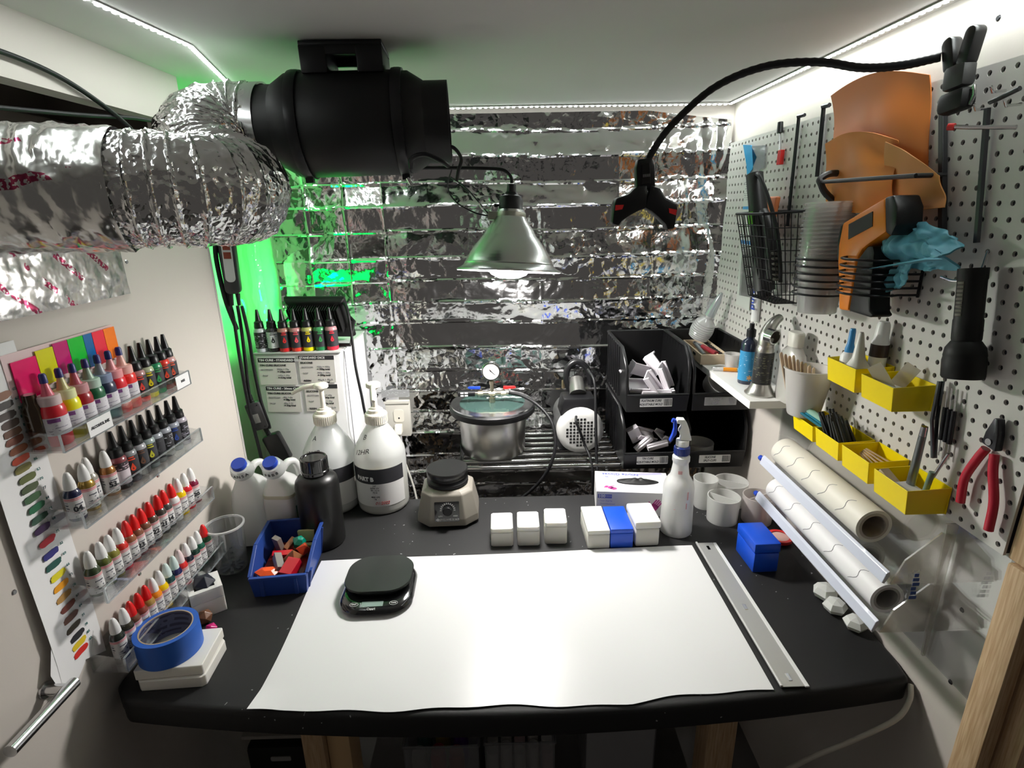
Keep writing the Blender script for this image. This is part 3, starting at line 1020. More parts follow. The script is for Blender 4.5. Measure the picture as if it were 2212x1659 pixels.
# ------------------------------------------------------------------ spray bottle
t = thing('spray_bottle', 'translucent spray bottle with a blue and white trigger head', 'spray bottle', (0.432, 1.236, 0), (0, 0, -0.12))
HDPE = clear_mat('hdpe_milky', (0.95, 0.95, 0.95), 0.15, 0.3, (0.90, 0.90, 0.89), 0.90)
NATURAL = clear_mat('natural_plastic', (0.95, 0.96, 0.96), 0.15, 0.25, (0.90, 0.92, 0.92), 0.74)
prof = [(0, 0), (0.037, 0), (0.0405, 0.004), (0.041, 0.012), (0.0395, 0.06), (0.0385, 0.10), (0.0385, 0.128), (0.036, 0.140), (0.030, 0.152), (0.0245, 0.160), (0.0225, 0.167), (0.0205, 0.180), (0.0190, 0.192), (0.0195, 0.198), (0.0215, 0.201), (0.0215, 0.212), (0.0180, 0.216), (0.0150, 0.218), (0.0150, 0.226), (0, 0.226)]
o = G().lathe(prof, 40).obj('bottle', HDPE, t, smooth=40)
NAVY = mat('navy_cap', (0.012, 0.03, 0.20), 0.35)
g = G().lathe([(0.0155, 0.219), (0.0188, 0.219), (0.0188, 0.238), (0.016, 0.241), (0, 0.241)], 28)
for k in range(28):
    a = 2 * PI * k / 28
    g.box(0.0180, 0.0196, -0.0008, 0.0008, 0.2205, 0.2365, M=RZ(a))
g.obj('screw_collar', NAVY, t, smooth=30)
g = G().lathe([(0.0145, 0.2412), (0.0158, 0.2412), (0.0158, 0.257), (0, 0.257)], 24)
head = [(0.0155, 0.2572), (0.0200, 0.2585), (0.0185, 0.264), (0.0150, 0.274), (0.0115, 0.288), (0.0060, 0.302), (-0.0010, 0.312), (-0.0170, 0.3125), (-0.0185, 0.3085), (-0.0185, 0.302), (-0.0090, 0.300), (-0.0070, 0.292), (-0.0110, 0.284), (-0.0110, 0.276), (-0.0060, 0.270), (-0.0070, 0.2572)]
g.prism(head, -0.0095, 0.0095, RX(PI / 2))
g.obj('sprayer_head', WHITEP, t, smooth=35, bevel=0.0012)
trig = [(-0.0190, 0.3085), (-0.0255, 0.3110), (-0.0250, 0.300), (-0.0240, 0.286), (-0.0270, 0.270), (-0.0330, 0.254), (-0.0290, 0.252), (-0.0225, 0.264), (-0.0175, 0.272), (-0.0165, 0.286), (-0.0180, 0.300)]
g = G().prism(trig, -0.0075, 0.0075, RX(PI / 2))
g.obj('trigger', BLUE, t, smooth=35, bevel=0.0008)
G().cyl((-0.0235, 0, 0.3055), (-0.0290, 0, 0.3075), 0.0062, 0.0055, 16).obj('nozzle', BLUE, t)
PINKST = mat('pink_stain', (0.75, 0.42, 0.42), 0.6)
for (a, z0, dw, dh, R) in ((-1.75, 0.176, 0.005, 0.009, 0.0215), (-1.15, 0.120, 0.002, 0.022, 0.0388), (-1.95, 0.082, 0.0018, 0.0018, 0.0393), (-1.2, 0.092, 0.0015, 0.016, 0.0389)):
    G().lathe([(R, z0 - dh / 2), (R + 0.0003, z0 - dh / 2), (R + 0.0003, z0 + dh / 2), (R, z0 + dh / 2)], 4, None, 0, a - dw / R, a + dw / R).obj('resin_stain', PINKST, t, smooth=0)

# ------------------------------------------------------------------ glove box
t = thing('glove_box', 'white cardboard box of nitrile gloves with purple print and a black glove opening', 'glove box', (0.340, 1.312, 0), (0, 0, -0.12))
CARD = mat('glove_card', (0.80, 0.78, 0.80), 0.5)
LAV = mat('lavender_print', (0.50, 0.48, 0.72), 0.5)
VIO = mat('violet_print', (0.14, 0.16, 0.50), 0.5)
MAG = mat('magenta_print', (0.45, 0.04, 0.25), 0.5)
g = G()
g.box(-0.102, 0.102, 0, 0.122, 0, 0.0715)
g.obj('carton', CARD, t, smooth=0, bevel=0.0008, seg=1)
op = [(0.058 * math.cos(a) * (1 + 0.05 * math.cos(3 * a)) + 0.012, 0.062 + 0.020 * math.sin(a)) for a in [2 * PI * k / 36 for k in range(36)]]
G().prism(op, 0.0715, 0.0722).obj('opening', mat('opening_black', (0.005, 0.005, 0.006), 0.9), t, smooth=0)
def crump(u, v):
    a = u * 2 * PI
    r = v
    x = 0.012 + 0.052 * r * math.cos(a)
    y = 0.064 + 0.017 * r * math.sin(a)
    return (x, y, 0.0724 + 0.009 * (1 - r * r) * (0.6 + 0.9 * abs(noise.noise(Vector((x * 60, y * 60, 1))))))
G().sheet(crump, 48, 12).obj('glove', mat('black_nitrile', (0.012, 0.012, 0.012), 0.5), t, smooth=60)
text('lettering', 'Nitrile Gloves', 0.018, VIO, t, (-0.030, 0.104, 0.0718), (0, 0, PI), bold=0.0002)
g = G().box(-0.062, -0.045, 0.085, 0.090, 0.0715, 0.0719)
g.obj('print_tag', LAV, t, smooth=0)
text('lettering', 'XL', 0.008, VIO, t, (-0.070, 0.0875, 0.0718), (0, 0, PI), bold=0.0003)
def hand(name, M, m):
    g = G()
    g.prism(rrect(-0.008, 0.008, -0.008, 0.006, 0.003), 0, 0.0004, M)
    for k, (dx, ln) in enumerate(((-0.0066, 0.011), (-0.0024, 0.0135), (0.0018, 0.0125), (0.006, 0.010))):
        g.prism(rrect(dx - 0.0015, dx + 0.0015, 0.0, 0.006 + ln, 0.0014), 0, 0.0004, M)
    g.prism(rrect(-0.0015, 0.0015, 0, 0.013, 0.0014), 0, 0.0004, M @ T(-0.007, -0.005, 0) @ RZ(0.9))
    g.prism([(-0.006, -0.0095), (0.006, -0.0095), (0.010, -0.019), (-0.004, -0.019)], 0, 0.0004, M)
    g.obj(name, m, t, smooth=0)
hand('printed_hand', T(-0.062, 0.022, 0.0716) @ RZ(-2.1) @ Matrix.Diagonal((0.9, 0.9, 1, 1)), MAG)
hand('printed_hand', T(0.055, -0.0001, 0.030) @ RX(PI / 2) @ RZ(-0.6) @ Matrix.Diagonal((1.25, 1.25, 1, 1)), MAG)
G().prism(rrect(-0.098, -0.060, 0.051, 0.063, 0.001), 0, 0.0003, RX(PI / 2)).obj('print_tag', VIO, t, smooth=0)
text('lettering', '100', 0.0125, WTXT, t, (-0.087, -0.0005, 0.057), bold=0.0003)
text('lettering', 'Gloves', 0.006, LAV, t, (-0.0675, -0.0005, 0.057))
text('lettering', '• Non Sterile', 0.007, LAV, t, (-0.096, -0.0003, 0.043), align='LEFT')
text('lettering', '• Ambidextrous', 0.007, LAV, t, (-0.096, -0.0003, 0.034), align='LEFT')
G().prism([(0.005, 0.1), (0.03, 0.118), (0.085, 0.120), (0.09, 0.112), (0.05, 0.104)], 0.0715, 0.0718).obj('printed_swoosh', LAV, t, smooth=0)

# ------------------------------------------------------------------ silicone mixing cups at the right
CUPSIL = clear_mat('frosted_silicone', (0.95, 0.95, 0.94), 0.1, 0.35, (0.86, 0.86, 0.84), 0.78)
def cup(name, label, cat, x, y, r0, r1, h, m, wall=0.0022, group=None, rim=0.0, base=0.003, n=40):
    prof = [(0, 0), (r0, 0), (r1, h)]
    if rim:
        prof += [(r1 + rim, h), (r1 + rim, h + 0.0025), (r1 - wall, h + 0.0025)]
    else:
        prof += [(r1 - wall, h)]
    prof += [(r0 - wall, base), (0, base)]
    o = G().lathe(prof, n).obj(name, m, None, smooth=40)
    o.location = (x, y, 0)
    tag(o, label, cat, group)
    return o
cup('silicone_cup', 'small rounded silicone cup standing behind the spray bottle', 'cup', 0.548, 1.357, 0.026, 0.0335, 0.086, CUPSIL, group='silicone mixing cups on the bench')
def split_cup(label, x, y, r, h, rz, pink=None):
    t = thing('split_cup', label, 'cup', (x, y, 0), (0, 0, rz), 'silicone mixing cups on the bench')
    m = CUPSIL if not pink else clear_mat('frosted_pink', (0.95, 0.93, 0.92), 0.1, 0.35, (0.74, 0.68, 0.66), 0.72)
    G().lathe([(0, 0), (r * 0.93, 0), (r, h), (r - 0.0025, h), (r * 0.93 - 0.0025, 0.003), (0, 0.003)], 44).obj('cup_wall', m, t, smooth=40)
    g = G().box(-r * 0.93, r * 0.93, -0.001, 0.001, 0.003, h * 0.97)
    g.obj('divider', m, t, smooth=0)
split_cup('wide split silicone cup at the back with a slanted divider', 0.628, 1.375, 0.0465, 0.066, -0.5)
split_cup('split silicone cup standing in front of the other cups', 0.572, 1.284, 0.0420, 0.070, -0.75)
split_cup('pinkish stained split silicone cup beside the paper rail', 0.662, 1.277, 0.0405, 0.074, 0.4, True)
# blue lidded silicone box
t = thing('silicone_mold', 'blue silicone box with a loose lid at the right of the bench', 'mold', (0.584, 1.056, 0), (0, 0, 0.03))
G().box(-0.029, 0.029, 0, 0.090, 0, 0.050).obj('mold_base', BSIL, t, smooth=30, bevel=0.003)
G().box(-0.031, 0.030, -0.001, 0.091, 0.0512, 0.0755).obj('mold_lid', BSIL, t, smooth=30, bevel=0.0035)
# red lidded pot
t = thing('silicone_pot', 'small pink pot with a red rim lying under the paper rail', 'pot', (0.676, 1.178, 0.0))
g = G().lathe([(0, 0), (0.021, 0), (0.026, 0.010), (0.022, 0.012), (0, 0.009)], 28)
g.obj('pot_body', mat('pale_pink', (0.66, 0.42, 0.38), 0.5), t)
G().lathe([(0.0262, 0.006), (0.030, 0.006), (0.030, 0.014), (0.022, 0.014), (0.0225, 0.0125)], 28).obj('rim', RED, t)
# clear crystals
CRY = mat('clear_resin', (0.72, 0.73, 0.70), 0.15, trans=0.0, sss=0.2)
for i, (x, y, s) in enumerate(((0.672, 0.968, 0.026), (0.668, 0.925, 0.024), (0.680, 0.876, 0.023))):
    bm_ = G()
    r_ = random.Random(i)
    bm_.lathe([(0, 0.0), (s * 0.8, 0.004), (s, s * 0.55), (s * 0.72, s * 1.0), (0, s * 1.15)], 6, RZ(i * 0.7))
    o = bm_.obj('resin_crystal', CRY, smooth=0)
    o.location = (x, y, 0)
    tag(o, ('faceted clear resin lump farthest along under the lower paper rail', 'faceted clear resin lump in the middle under the lower paper rail', 'smaller faceted clear resin lump nearest the bench front under the rail')[i], 'resin lump', 'clear resin lumps under the paper rail')

# ------------------------------------------------------------------ straightedge on the paper
t = thing('straightedge', 'long aluminium straightedge lying along the right edge of the paper', 'ruler', (0.489, 0.738, 0.0036), (0, 0, 0.004))
AL2 = mat('brushed_aluminium', (0.46, 0.46, 0.45), 0.42, 0.45)
g = G().box(-0.020, 0.018, 0, 0.432, 0, 0.0016)
g.obj('blade', AL2, t, smooth=0)
g = G().box(-0.0245, -0.0202, 0, 0.434, 0, 0.0045)
g.obj('raised_edge', mat('aluminium_bright', (0.6, 0.6, 0.59), 0.4, 0.3), t, smooth=0, bevel=0.0008)
G().box(0.0182, 0.0255, -0.002, 0.430, 0, 0.0030).obj('grip_strip', mat('white_strip', (0.75, 0.75, 0.75), 0.5), t, smooth=0, bevel=0.0006)
for y_ in (0.02, 0.20, 0.41):
    G().box(-0.004, 0.003, y_ - 0.008, y_ + 0.008, 0.0017, 0.0024).obj('rivet_plate', CHROME, t, smooth=0, bevel=0.0004)

# ------------------------------------------------------------------ pump jugs of resin
def cone_text(name, s, size, m, parent, prof, z0, ang, slant=0.0):
    o = text(name, s, size, m, parent, (0, 0, 0), bold=0.0)
    def rad(z):
        for (ra, za), (rb, zb) in zip(prof, prof[1:]):
            if za <= z <= zb:
                return ra + (rb - ra) * (z - za) / max(zb - za, 1e-6)
        return prof[-1][0]
    for v in o.data.vertices:
        x, y, zz = v.co
        z = z0 + y * 0.85 + slant * x
        R = rad(z) + 0.0006
        a = ang + x / R
        v.co = (R * math.sin(a), -R * math.cos(a), z)
    o.rotation_euler = (0, 0, 0)
    return o
JUGP = [(0.0, 0.0), (0.064, 0.0), (0.070, 0.006), (0.0715, 0.014), (0.0715, 0.162), (0.0690, 0.176), (0.060, 0.196), (0.046, 0.220), (0.033, 0.240), (0.0255, 0.252), (0.0255, 0.262), (0, 0.262)]
LIQA = mat('resin_clear', (0.78, 0.80, 0.76), 0.4)
LIQB = mat('resin_yellow', (0.76, 0.66, 0.40), 0.4)
def jug(label, x, y, rz, letter, marks, part, spout):
    t = thing('pump_jug', label, 'jug', (x, y, 0), (0, 0, rz), 'resin pump jugs behind the black bottle')
    G().lathe(JUGP, 48).obj('jug_body', NATURAL, t, smooth=35)
    G().lathe([(0, 0.003), (0.0665, 0.004), (0.0695, 0.013), (0.0695, 0.085), (0, 0.085)], 40).obj('resin', LIQB if letter == 'B' else LIQA, t, smooth=40)
    g = G().lathe([(0.0262, 0.252), (0.0300, 0.253), (0.0300, 0.279), (0.0275, 0.282), (0.0200, 0.283), (0.0200, 0.291), (0.0120, 0.293), (0.0120, 0.297), (0, 0.297)], 36)
    for k in range(36):
        g.box(0.0295, 0.0310, -0.0011, 0.0011, 0.256, 0.277, M=RZ(2 * PI * k / 36))
    g.obj('pump_cap', CREAM, t, smooth=30)
    G().cyl((0, 0, 0.297), (0, 0, 0.352), 0.0068, 0.0062, 18).obj('pump_stem', CREAM, t)
    Ms = RZ(spout)
    g = G()
    g.lathe([(0, 0.350), (0.012, 0.350), (0.0195, 0.356), (0.0195, 0.364), (0.016, 0.367), (0, 0.367)], 28)
    vs = [Ms @ Vector(q) for q in ((0.0, 0, 0.359), (0.022, 0, 0.360), (0.045, 0, 0.357), (0.066, 0, 0.348), (0.080, 0, 0.340))]
    g.tube(vs, 0.006, 10, rs=[0.0085, 0.0078, 0.0066, 0.0056, 0.0048])
    g.obj('pump_head', CREAM, t, smooth=50)
    L = mat('jug_label_white', (0.74, 0.73, 0.72), 0.5)
    a0, a1 = -PI / 2 - 1.28, -PI / 2 + 1.22
    R = 0.0720
    G().lathe([(R, 0.030), (R + 0.0004, 0.030), (R + 0.0004, 0.098), (R, 0.098)], 30, None, 0, a0, a1).obj('label', L, t, smooth=60)
    G().lathe([(R, 0.0982), (R + 0.0004, 0.0982), (R + 0.0004, 0.142), (R, 0.142)], 30, None, 0, a0, a1).obj('label_band', INK, t, smooth=60)
    text('lettering', part, 0.0165, WTXT, t, (0, 0, 0.112), wrap=R + 0.0004, rot=(0, 0, -0.40 if letter == 'B' else 0.0), bold=0.0007)
    for k, s in enumerate(('3.8"', 'LOW CV', '10 - 12 H', '72 H', '', '4800 CPS', '70')):
        if s and letter == 'B':
            text('lettering', s, 0.0062, INK, t, (0, 0, 0.093 - k * 0.0068), wrap=R + 0.0004, rot=(0, 0, -0.02))
    text('lettering', '01/2022' if letter == 'B' else '8 |  O', 0.012, mat('marker_red', (0.55, 0.03, 0.03), 0.6) if letter == 'B' else INKG, t, (0, 0, 0.040), wrap=R + 0.0004, rot=(0, 0, 0.22), shear=0.3)
    cone_text('lettering', letter, 0.020, INK, t, JUGP[1:], 0.222, -0.58, 0.2)
    cone_text('lettering', marks, 0.021, INK, t, JUGP[1:], 0.186, -0.52, 0.25)
jug('translucent pump jug marked A with its spout turned to the left', -0.503, 1.416, 0.10, 'A', '12HR', 'PART A', PI - 0.1)
jug('translucent pump jug marked B with yellow resin, its spout facing forward', -0.361, 1.413, -0.05, 'B', '12HR', 'PART B', -PI / 2 + 0.25)

# ------------------------------------------------------------------ black bottle
t = thing('black_bottle', 'matt black round bottle with a glossy screw cap', 'bottle', (-0.476, 1.226, 0))
G().lathe([(0, 0), (0.046, 0), (0.0515, 0.004), (0.0525, 0.012), (0.0525, 0.165), (0.0500, 0.178), (0.0430, 0.188), (0.0340, 0.193), (0.0300, 0.195), (0.0300, 0.200), (0, 0.200)], 48).obj('bottle_body', mat('bottle_black', (0.006, 0.006, 0.006), 0.36, spec=0.4), t, smooth=40)
g = G().lathe([(0.0300, 0.1975), (0.0335, 0.198), (0.0335, 0.2045), (0.0318, 0.206), (0.0318, 0.236), (0.0300, 0.2385), (0.0275, 0.2385), (0.0270, 0.236), (0, 0.236)], 40)
for k in range(40):
    g.box(0.0312, 0.0326, -0.0010, 0.0010, 0.208, 0.234, M=RZ(2 * PI * k / 40))
g.obj('screw_cap', GLB, t, smooth=30)

# ------------------------------------------------------------------ two handled jugs with blue caps
def handle_jug(label, x, y, liq, lab, rz, lettering):
    t = thing('handled_jug', label, 'jug', (x, y, 0), (0, 0, rz), 'small handled jugs by the left wall')
    W, D = 0.040, 0.044
    secs = [(0.0, 0.034), (0.004, 0.040), (0.115, 0.0405), (0.125, 0.039), (0.150, 0.036)]
    g = G()
    polys = [(rrect(-q, q, -q * 1.08, q * 1.08, q * 0.45, 5), z) for z, q in secs]
    polys += [(rrect(-0.030, 0.026, -0.036, 0.034, 0.018, 5), 0.165), (rrect(-0.022, 0.018, -0.034, 0.010, 0.012, 5), 0.182), (rrect(-0.0175, 0.0145, -0.034, -0.002, 0.0155, 5), 0.196), (rrect(-0.0165, 0.0135, -0.034, -0.004, 0.0145, 5), 0.204)]
    loft(g, polys)
    g.obj('jug_body', HDPE, t, smooth=45)
    g = G()
    g.tube(spline([(0.004, 0.000, 0.190), (0.014, 0.016, 0.204), (0.024, 0.030, 0.200), (0.030, 0.037, 0.180), (0.031, 0.040, 0.155), (0.030, 0.040, 0.138)], 6), 0.0095, 12)
    g.obj('handle', HDPE, t, smooth=60)
    if liq:
        g = G()
        loft(g, [(rrect(-q, q, -q * 1.08, q * 1.08, q * 0.45, 5), z) for z, q in ((0.003, 0.034), (0.006, 0.0385), (0.138, 0.0385))])
        g.obj('resin', liq, t, smooth=45)
    M = T(-0.0015, -0.020, 0.198) @ RX(0.55)
    G().lathe([(0.0170, 0), (0.0270, 0.003), (0.0275, 0.012), (0.0225, 0.030), (0.0140, 0.032)], 36, M).obj('neck_ring', clear_mat('cloudy_collar', (0.95, 0.96, 0.96), 0.2, 0.2, (0.8, 0.82, 0.8), 0.55), t, smooth=40)
    for s_, a_ in zip(lettering, (-0.7, -0.35, 0.0, 0.35, 0.7)):
        o = text('lettering', s_, 0.011, INK, t, (0, 0, 0), bold=0.0003)
        for v in o.data.vertices:
            px, py, pz = v.co
            a = a_ + px / 0.0262
            R = 0.0260 - py * 0.28 + 0.0008
            v.co = M @ Vector((R * math.sin(a), -R * math.cos(a), 0.020 + py))
        o.rotation_euler = (0, 0, 0)
    G().lathe([(0.0158, 0.028), (0.0175, 0.030), (0.0175, 0.040), (0.0162, 0.042), (0, 0.0412)], 32, M).obj('cap', mat('cap_blue', (0.010, 0.045, 0.36), 0.35), t, smooth=40)
    if lab:
        g = G().box(0.0412, 0.0418, -0.030, 0.036, 0.035, 0.105)
        g.obj('label', lab, t, smooth=0)
handle_jug('cloudy white handled jug with a blue cap beside the left wall', -0.654, 1.250, None, None, 0.10, '5AN5A')
handle_jug('handled jug of yellowish resin with a blue cap beside the black bottle', -0.575, 1.255, mat('resin_olive', (0.60, 0.58, 0.44), 0.4),
           print_mat('green_label', (0.05, 0.16, 0.08), [(0.09, 0.105, (0.0, 0.10, 0.06))], ink=(0.12, 0.3, 0.14), lines=(0.04, 0.088, 0.006)), -0.05, '588B8')

# ------------------------------------------------------------------ clear measuring cup
t = thing('measuring_cup', 'clear plastic measuring cup with dark scraps at the bottom by the left wall', 'cup', (-0.663, 1.122, 0))
CLR = clear_mat('clear_cup', (0.97, 0.98, 0.98), 0.15, 0.05, (0.7, 0.72, 0.74), 0.10)
G().lathe([(0, 0), (0.031, 0), (0.034, 0.004), (0.0400, 0.118), (0.0390, 0.118), (0.033, 0.005), (0, 0.003)], 44).obj('cup_wall', CLR, t, smooth=40)
G().lathe([(0.0392, 0.116), (0.0435, 0.1165), (0.0435, 0.120), (0.0392, 0.1205)], 44).obj('rim', clear_mat('cup_rim', (0.97, 0.97, 0.97), 0.4, 0.1, (0.85, 0.87, 0.88), 0.7), t, smooth=50)
g = G()
for k in range(9):
    g.box(0.006, 0.026, -0.0035, 0.0035, 0.0045, 0.0085, M=RZ(k * 0.73))
g.obj('scraps', mat('dark_scraps', (0.03, 0.04, 0.06), 0.4), t, smooth=0)['kind'] = 'stuff'
for k in range(5):
    text('lettering', ('60', '50', '40', '30', '20')[k] + ' —', 0.007, INK, t, (0, 0, 0.075 - k * 0.013), wrap=0.0368 - 0.0007 * k, rot=(0, 0, 0.75))

# ------------------------------------------------------------------ blue parts bin with its castings
t = thing('parts_bin', 'blue stackable parts bin holding coloured castings', 'bin', (-0.509, 1.020, 0), (0, 0, 0.10), None)
BINB = mat('bin_blue', (0.018, 0.055, 0.26), 0.42)
def open_bin(t, w, d, h, hf, m, th=0.003, taper=0.006, lip=0.004, name='bin_shell'):
    """Open-front stacking bin: floor, two side walls cut down toward a low front, back wall, rims."""
    g = G()
    x = w / 2
    g.box(-x + taper, x - taper, 0.004, d - 0.004, 0.0, th)
    for s in (-1, 1):
        prof = [(0.0, 0.0), (d, 0.0), (d, h), (d * 0.42, h), (0.004, hf), (-0.004, hf)]
        vs = []
        for q, (yy, zz) in enumerate(prof):
            xo = x - taper + taper * zz / h
            vs += [(s * xo, yy, zz), (s * (xo - th), yy, zz)]
        n = len(prof)
        fs = [tuple(2 * k for k in range(n)), tuple(2 * k + 1 for k in range(n))]
        fs += [(2 * k, 2 * ((k + 1) % n), 2 * ((k + 1) % n) + 1, 2 * k + 1) for k in range(n)]
        g.add(vs, fs)
    g.frus((-x + taper, x - taper, d - th, d), (-x, x, d - th, d), 0, h)
    g.frus((-x + taper, x - taper, 0, th), (-x + taper * 0.6, x - taper * 0.6, -0.004, th - 0.004), 0, hf)
    g.obj(name, m, t, smooth=0, bevel=0.0006, seg=1)
    g = G()
    for s in (-1, 1):
        pts = [(s * (x + 0.0005), d, h), (s * (x + 0.0005), d * 0.42, h), (s * (x - taper * 0.5), 0.002, hf)]
        for a, b in zip(pts, pts[1:]):
            a, b = Vector(a), Vector(b)
            Mx = Matrix.Translation(a) @ (b - a).to_track_quat('Y', 'Z').to_matrix().to_4x4()
            g.box(-lip, lip, 0, (b - a).length, -0.002, 0.002, M=Mx)
    g.box(-x, x, d - lip, d + lip * 0.6, h - 0.003, h + 0.002)
    g.box(-x + taper * 0.5, x - taper * 0.5, -0.007, 0.001, hf - 0.003, hf + 0.002)
    g.obj('rim', m, t, smooth=0, bevel=0.0008, seg=1)
    for s in (-1, 1):
        for yy in (d * 0.12, d * 0.86):
            G().frus((s * (x - taper) - 0.002, s * (x - taper) + 0.002, yy - 0.004, yy + 0.004), (s * x - 0.003, s * x + 0.003, yy - 0.006, yy + 0.006), 0.0, h * 0.55 if yy < d / 2 else h * 0.86).obj('stiffening_rib', m, t, smooth=0, bevel=0.0006, seg=1)
    for xx in (-0.55, 0.55):
        G().box(x * xx - 0.004, x * xx + 0.004, -0.004, 0.0, 0.002, hf * 0.85).obj('stiffening_rib', m, t, smooth=0, bevel=0.0006, seg=1)
open_bin(t, 0.130, 0.178, 0.084, 0.050, BINB, taper=0.009)
def gem(label, name, m, x, y, z, verts_fn, rot, parent_bin=None):
    o = verts_fn().obj(name, m, smooth=0, bevel=0.0006, seg=1)
    o.location, o.rotation_euler = (x, y, z), rot
    tag(o, label, 'casting', 'resin castings in the blue parts bin')
def slabg(a, b, c):
    return lambda: G().box(-a, a, -b, b, -c, c)
def octg(r):
    return lambda: G().lathe([(0, -r), (r * 0.95, 0), (0, r)], 4)
RESR = mat('resin_red', (0.50, 0.008, 0.02), 0.15, coat=0.4)
RESO = mat('resin_orange', (0.85, 0.10, 0.02), 0.3)
RESBR = mat('resin_brown', (0.30, 0.12, 0.05), 0.3)
RESG = mat('resin_green', (0.0, 0.22, 0.14), 0.25)
RESY = mat('resin_khaki', (0.42, 0.40, 0.20), 0.4)
RESGR = mat('resin_grey', (0.25, 0.24, 0.22), 0.25)
RESDR = mat('resin_dark_red', (0.16, 0.006, 0.004), 0.3)
gem('dark red resin slab lining the floor of the blue bin', 'resin_slab', RESDR, -0.520, 1.105, 0.018, lambda: G().box(-0.048, 0.048, -0.075, 0.075, -0.0135, 0.0135), (0, 0, 0.10))
gem('glossy crimson resin block at the front of the blue bin', 'resin_block', RESR, -0.493, 1.052, 0.046, slabg(0.015, 0.021, 0.011), (0.35, 0.05, -0.25))
gem('bright orange resin shard at the front left of the blue bin', 'resin_shard', RESO, -0.541, 1.044, 0.043, lambda: G().lathe([(0, -0.009), (0.020, -0.004), (0.023, 0.002), (0.010, 0.009), (0, 0.009)], 6, Matrix.Diagonal((1.25, 0.75, 1, 1))), (0.1, 0.15, 0.3))
gem('brown pyramid casting in the middle of the blue bin', 'resin_pyramid', RESBR, -0.502, 1.090, 0.047, octg(0.024), (0.25, 0.1, 0.5))
gem('orange red pyramid casting against the right side of the blue bin', 'resin_pyramid', mat('resin_vermilion', (0.62, 0.06, 0.02), 0.25), -0.487, 1.120, 0.049, octg(0.019), (0.5, 0.3, 0.3))
gem('grey glossy resin bar leaning in the front of the blue bin', 'resin_bar', RESGR, -0.528, 1.072, 0.047, slabg(0.008, 0.026, 0.009), (0.15, 0.35, 0.55))
gem('red resin sliver behind the grey bar in the blue bin', 'resin_sliver', RESR, -0.533, 1.107, 0.044, slabg(0.022, 0.008, 0.007), (0.2, 0.1, 0.25))
gem('upright grey brown resin tile at the left of the blue bin', 'resin_tile', mat('resin_taupe', (0.22, 0.19, 0.17), 0.35), -0.549, 1.130, 0.057, slabg(0.010, 0.006, 0.022), (0.25, 0.1, -0.5))
gem('small brown resin stick beside the green casting', 'resin_stick', RESBR, -0.527, 1.142, 0.050, slabg(0.007, 0.016, 0.005), (0.5, 0.2, -0.45))
gem('teal green casting with pale numbers in the blue bin', 'resin_die', RESG, -0.506, 1.143, 0.053, lambda: G().lathe([(0, -0.017), (0.013, -0.010), (0.017, 0.004), (0.008, 0.015), (0, 0.017)], 5), (0.4, 0.3, 0.6))
gem('khaki resin tray piece standing at the back of the blue bin', 'resin_tray', RESY, -0.497, 1.170, 0.054, lambda: G().frus((-0.017, 0.017, -0.004, 0.004), (-0.020, 0.020, -0.005, 0.005), -0.014, 0.014), (-0.2, 0, 0.12))
gem('khaki resin strip lying below the tray piece in the blue bin', 'resin_strip', RESY, -0.499, 1.146, 0.040, slabg(0.021, 0.006, 0.005), (0, 0, 0.12))

# ------------------------------------------------------------------ tape roll on two silicone slabs
for k, (z0, z1, dx, dr) in enumerate(((0.0, 0.0215, 0, 0), (0.022, 0.042, -0.004, 0.03))):
    g = G().prism(octo(-0.058, 0.058, -0.042, 0.052, 0.006 if k == 0 else 0.002), z0, z1)
    o = g.obj('silicone_slab', SIL, smooth=0, bevel=0.0015)
    o.location, o.rotation_euler = (-0.609 + dx, 0.815 - dx, 0), (0, 0, 0.06 + dr)
    tag(o, ('white silicone slab lying on the bench under another slab', 'white silicone slab topmost of two, carrying the blue tape roll')[k], 'slab', 'white silicone slabs under the tape')
t = thing('tape_roll', 'roll of blue masking tape on the white silicone slabs', 'tape roll', (-0.628, 0.823, 0.0425))
BT = mat('masking_tape_blue', (0.02, 0.11, 0.48), 0.5)
G().lathe([(0.0440, 0), (0.0525, 0), (0.0525, 0.050), (0.0440, 0.050)], 64).obj('tape', BT, t, smooth=40)
g = G().lathe([(0.0418, 0), (0.0438, 0), (0.0438, 0.0502), (0.0418, 0.0502), (0.0418, 0)], 64)
g.obj('cardboard_core', print_mat('core_print', (0.13, 0.14, 0.24), [(0.0485, 0.06, (0.45, 0.36, 0.26))], ink=(0.05, 0.05, 0.10), lines=(0.008, 0.046, 0.012), dens=0.55), t, smooth=40)

# ------------------------------------------------------------------ die molds by the left wall
t = thing('silicone_mold', 'white silicone cube mold with a black die sitting in its top', 'mold', (-0.650, 0.985, 0), (0, 0, 0.62))
g = G().box(-0.031, 0.031, -0.031, 0.031, 0, 0.036)
g.obj('mold_base', SIL, t, smooth=0, bevel=0.0015)
g = G()
g.box(-0.031, -0.020, -0.031, 0.031, 0.0362, 0.062)
g.box(0.018, 0.031, -0.031, 0.031, 0.0362, 0.062)
g.box(-0.020, 0.018, 0.018, 0.031, 0.0362, 0.062)
g.box(-0.020, 0.018, -0.031, -0.020, 0.0362, 0.062)
g.obj('mold_lid', SIL2, t, smooth=0)
def ico(r):
    bm = bmesh.new()
    bmesh.ops.create_icosphere(bm, subdivisions=1, radius=r)
    g = G().add([v.co.copy() for v in bm.verts], [[v.index for v in f.verts] for f in bm.faces])
    bm.free()
    return g
o = ico(0.0245).obj('twenty_sided_die', mat('die_navy', (0.012, 0.014, 0.025), 0.4), smooth=0, bevel=0.0012)
o.location, o.rotation_euler = (-0.6505, 0.985, 0.0585), (0.3, 0.2, 0.5)
tag(o, 'dark navy twenty sided die sitting in the white mold', 'die')
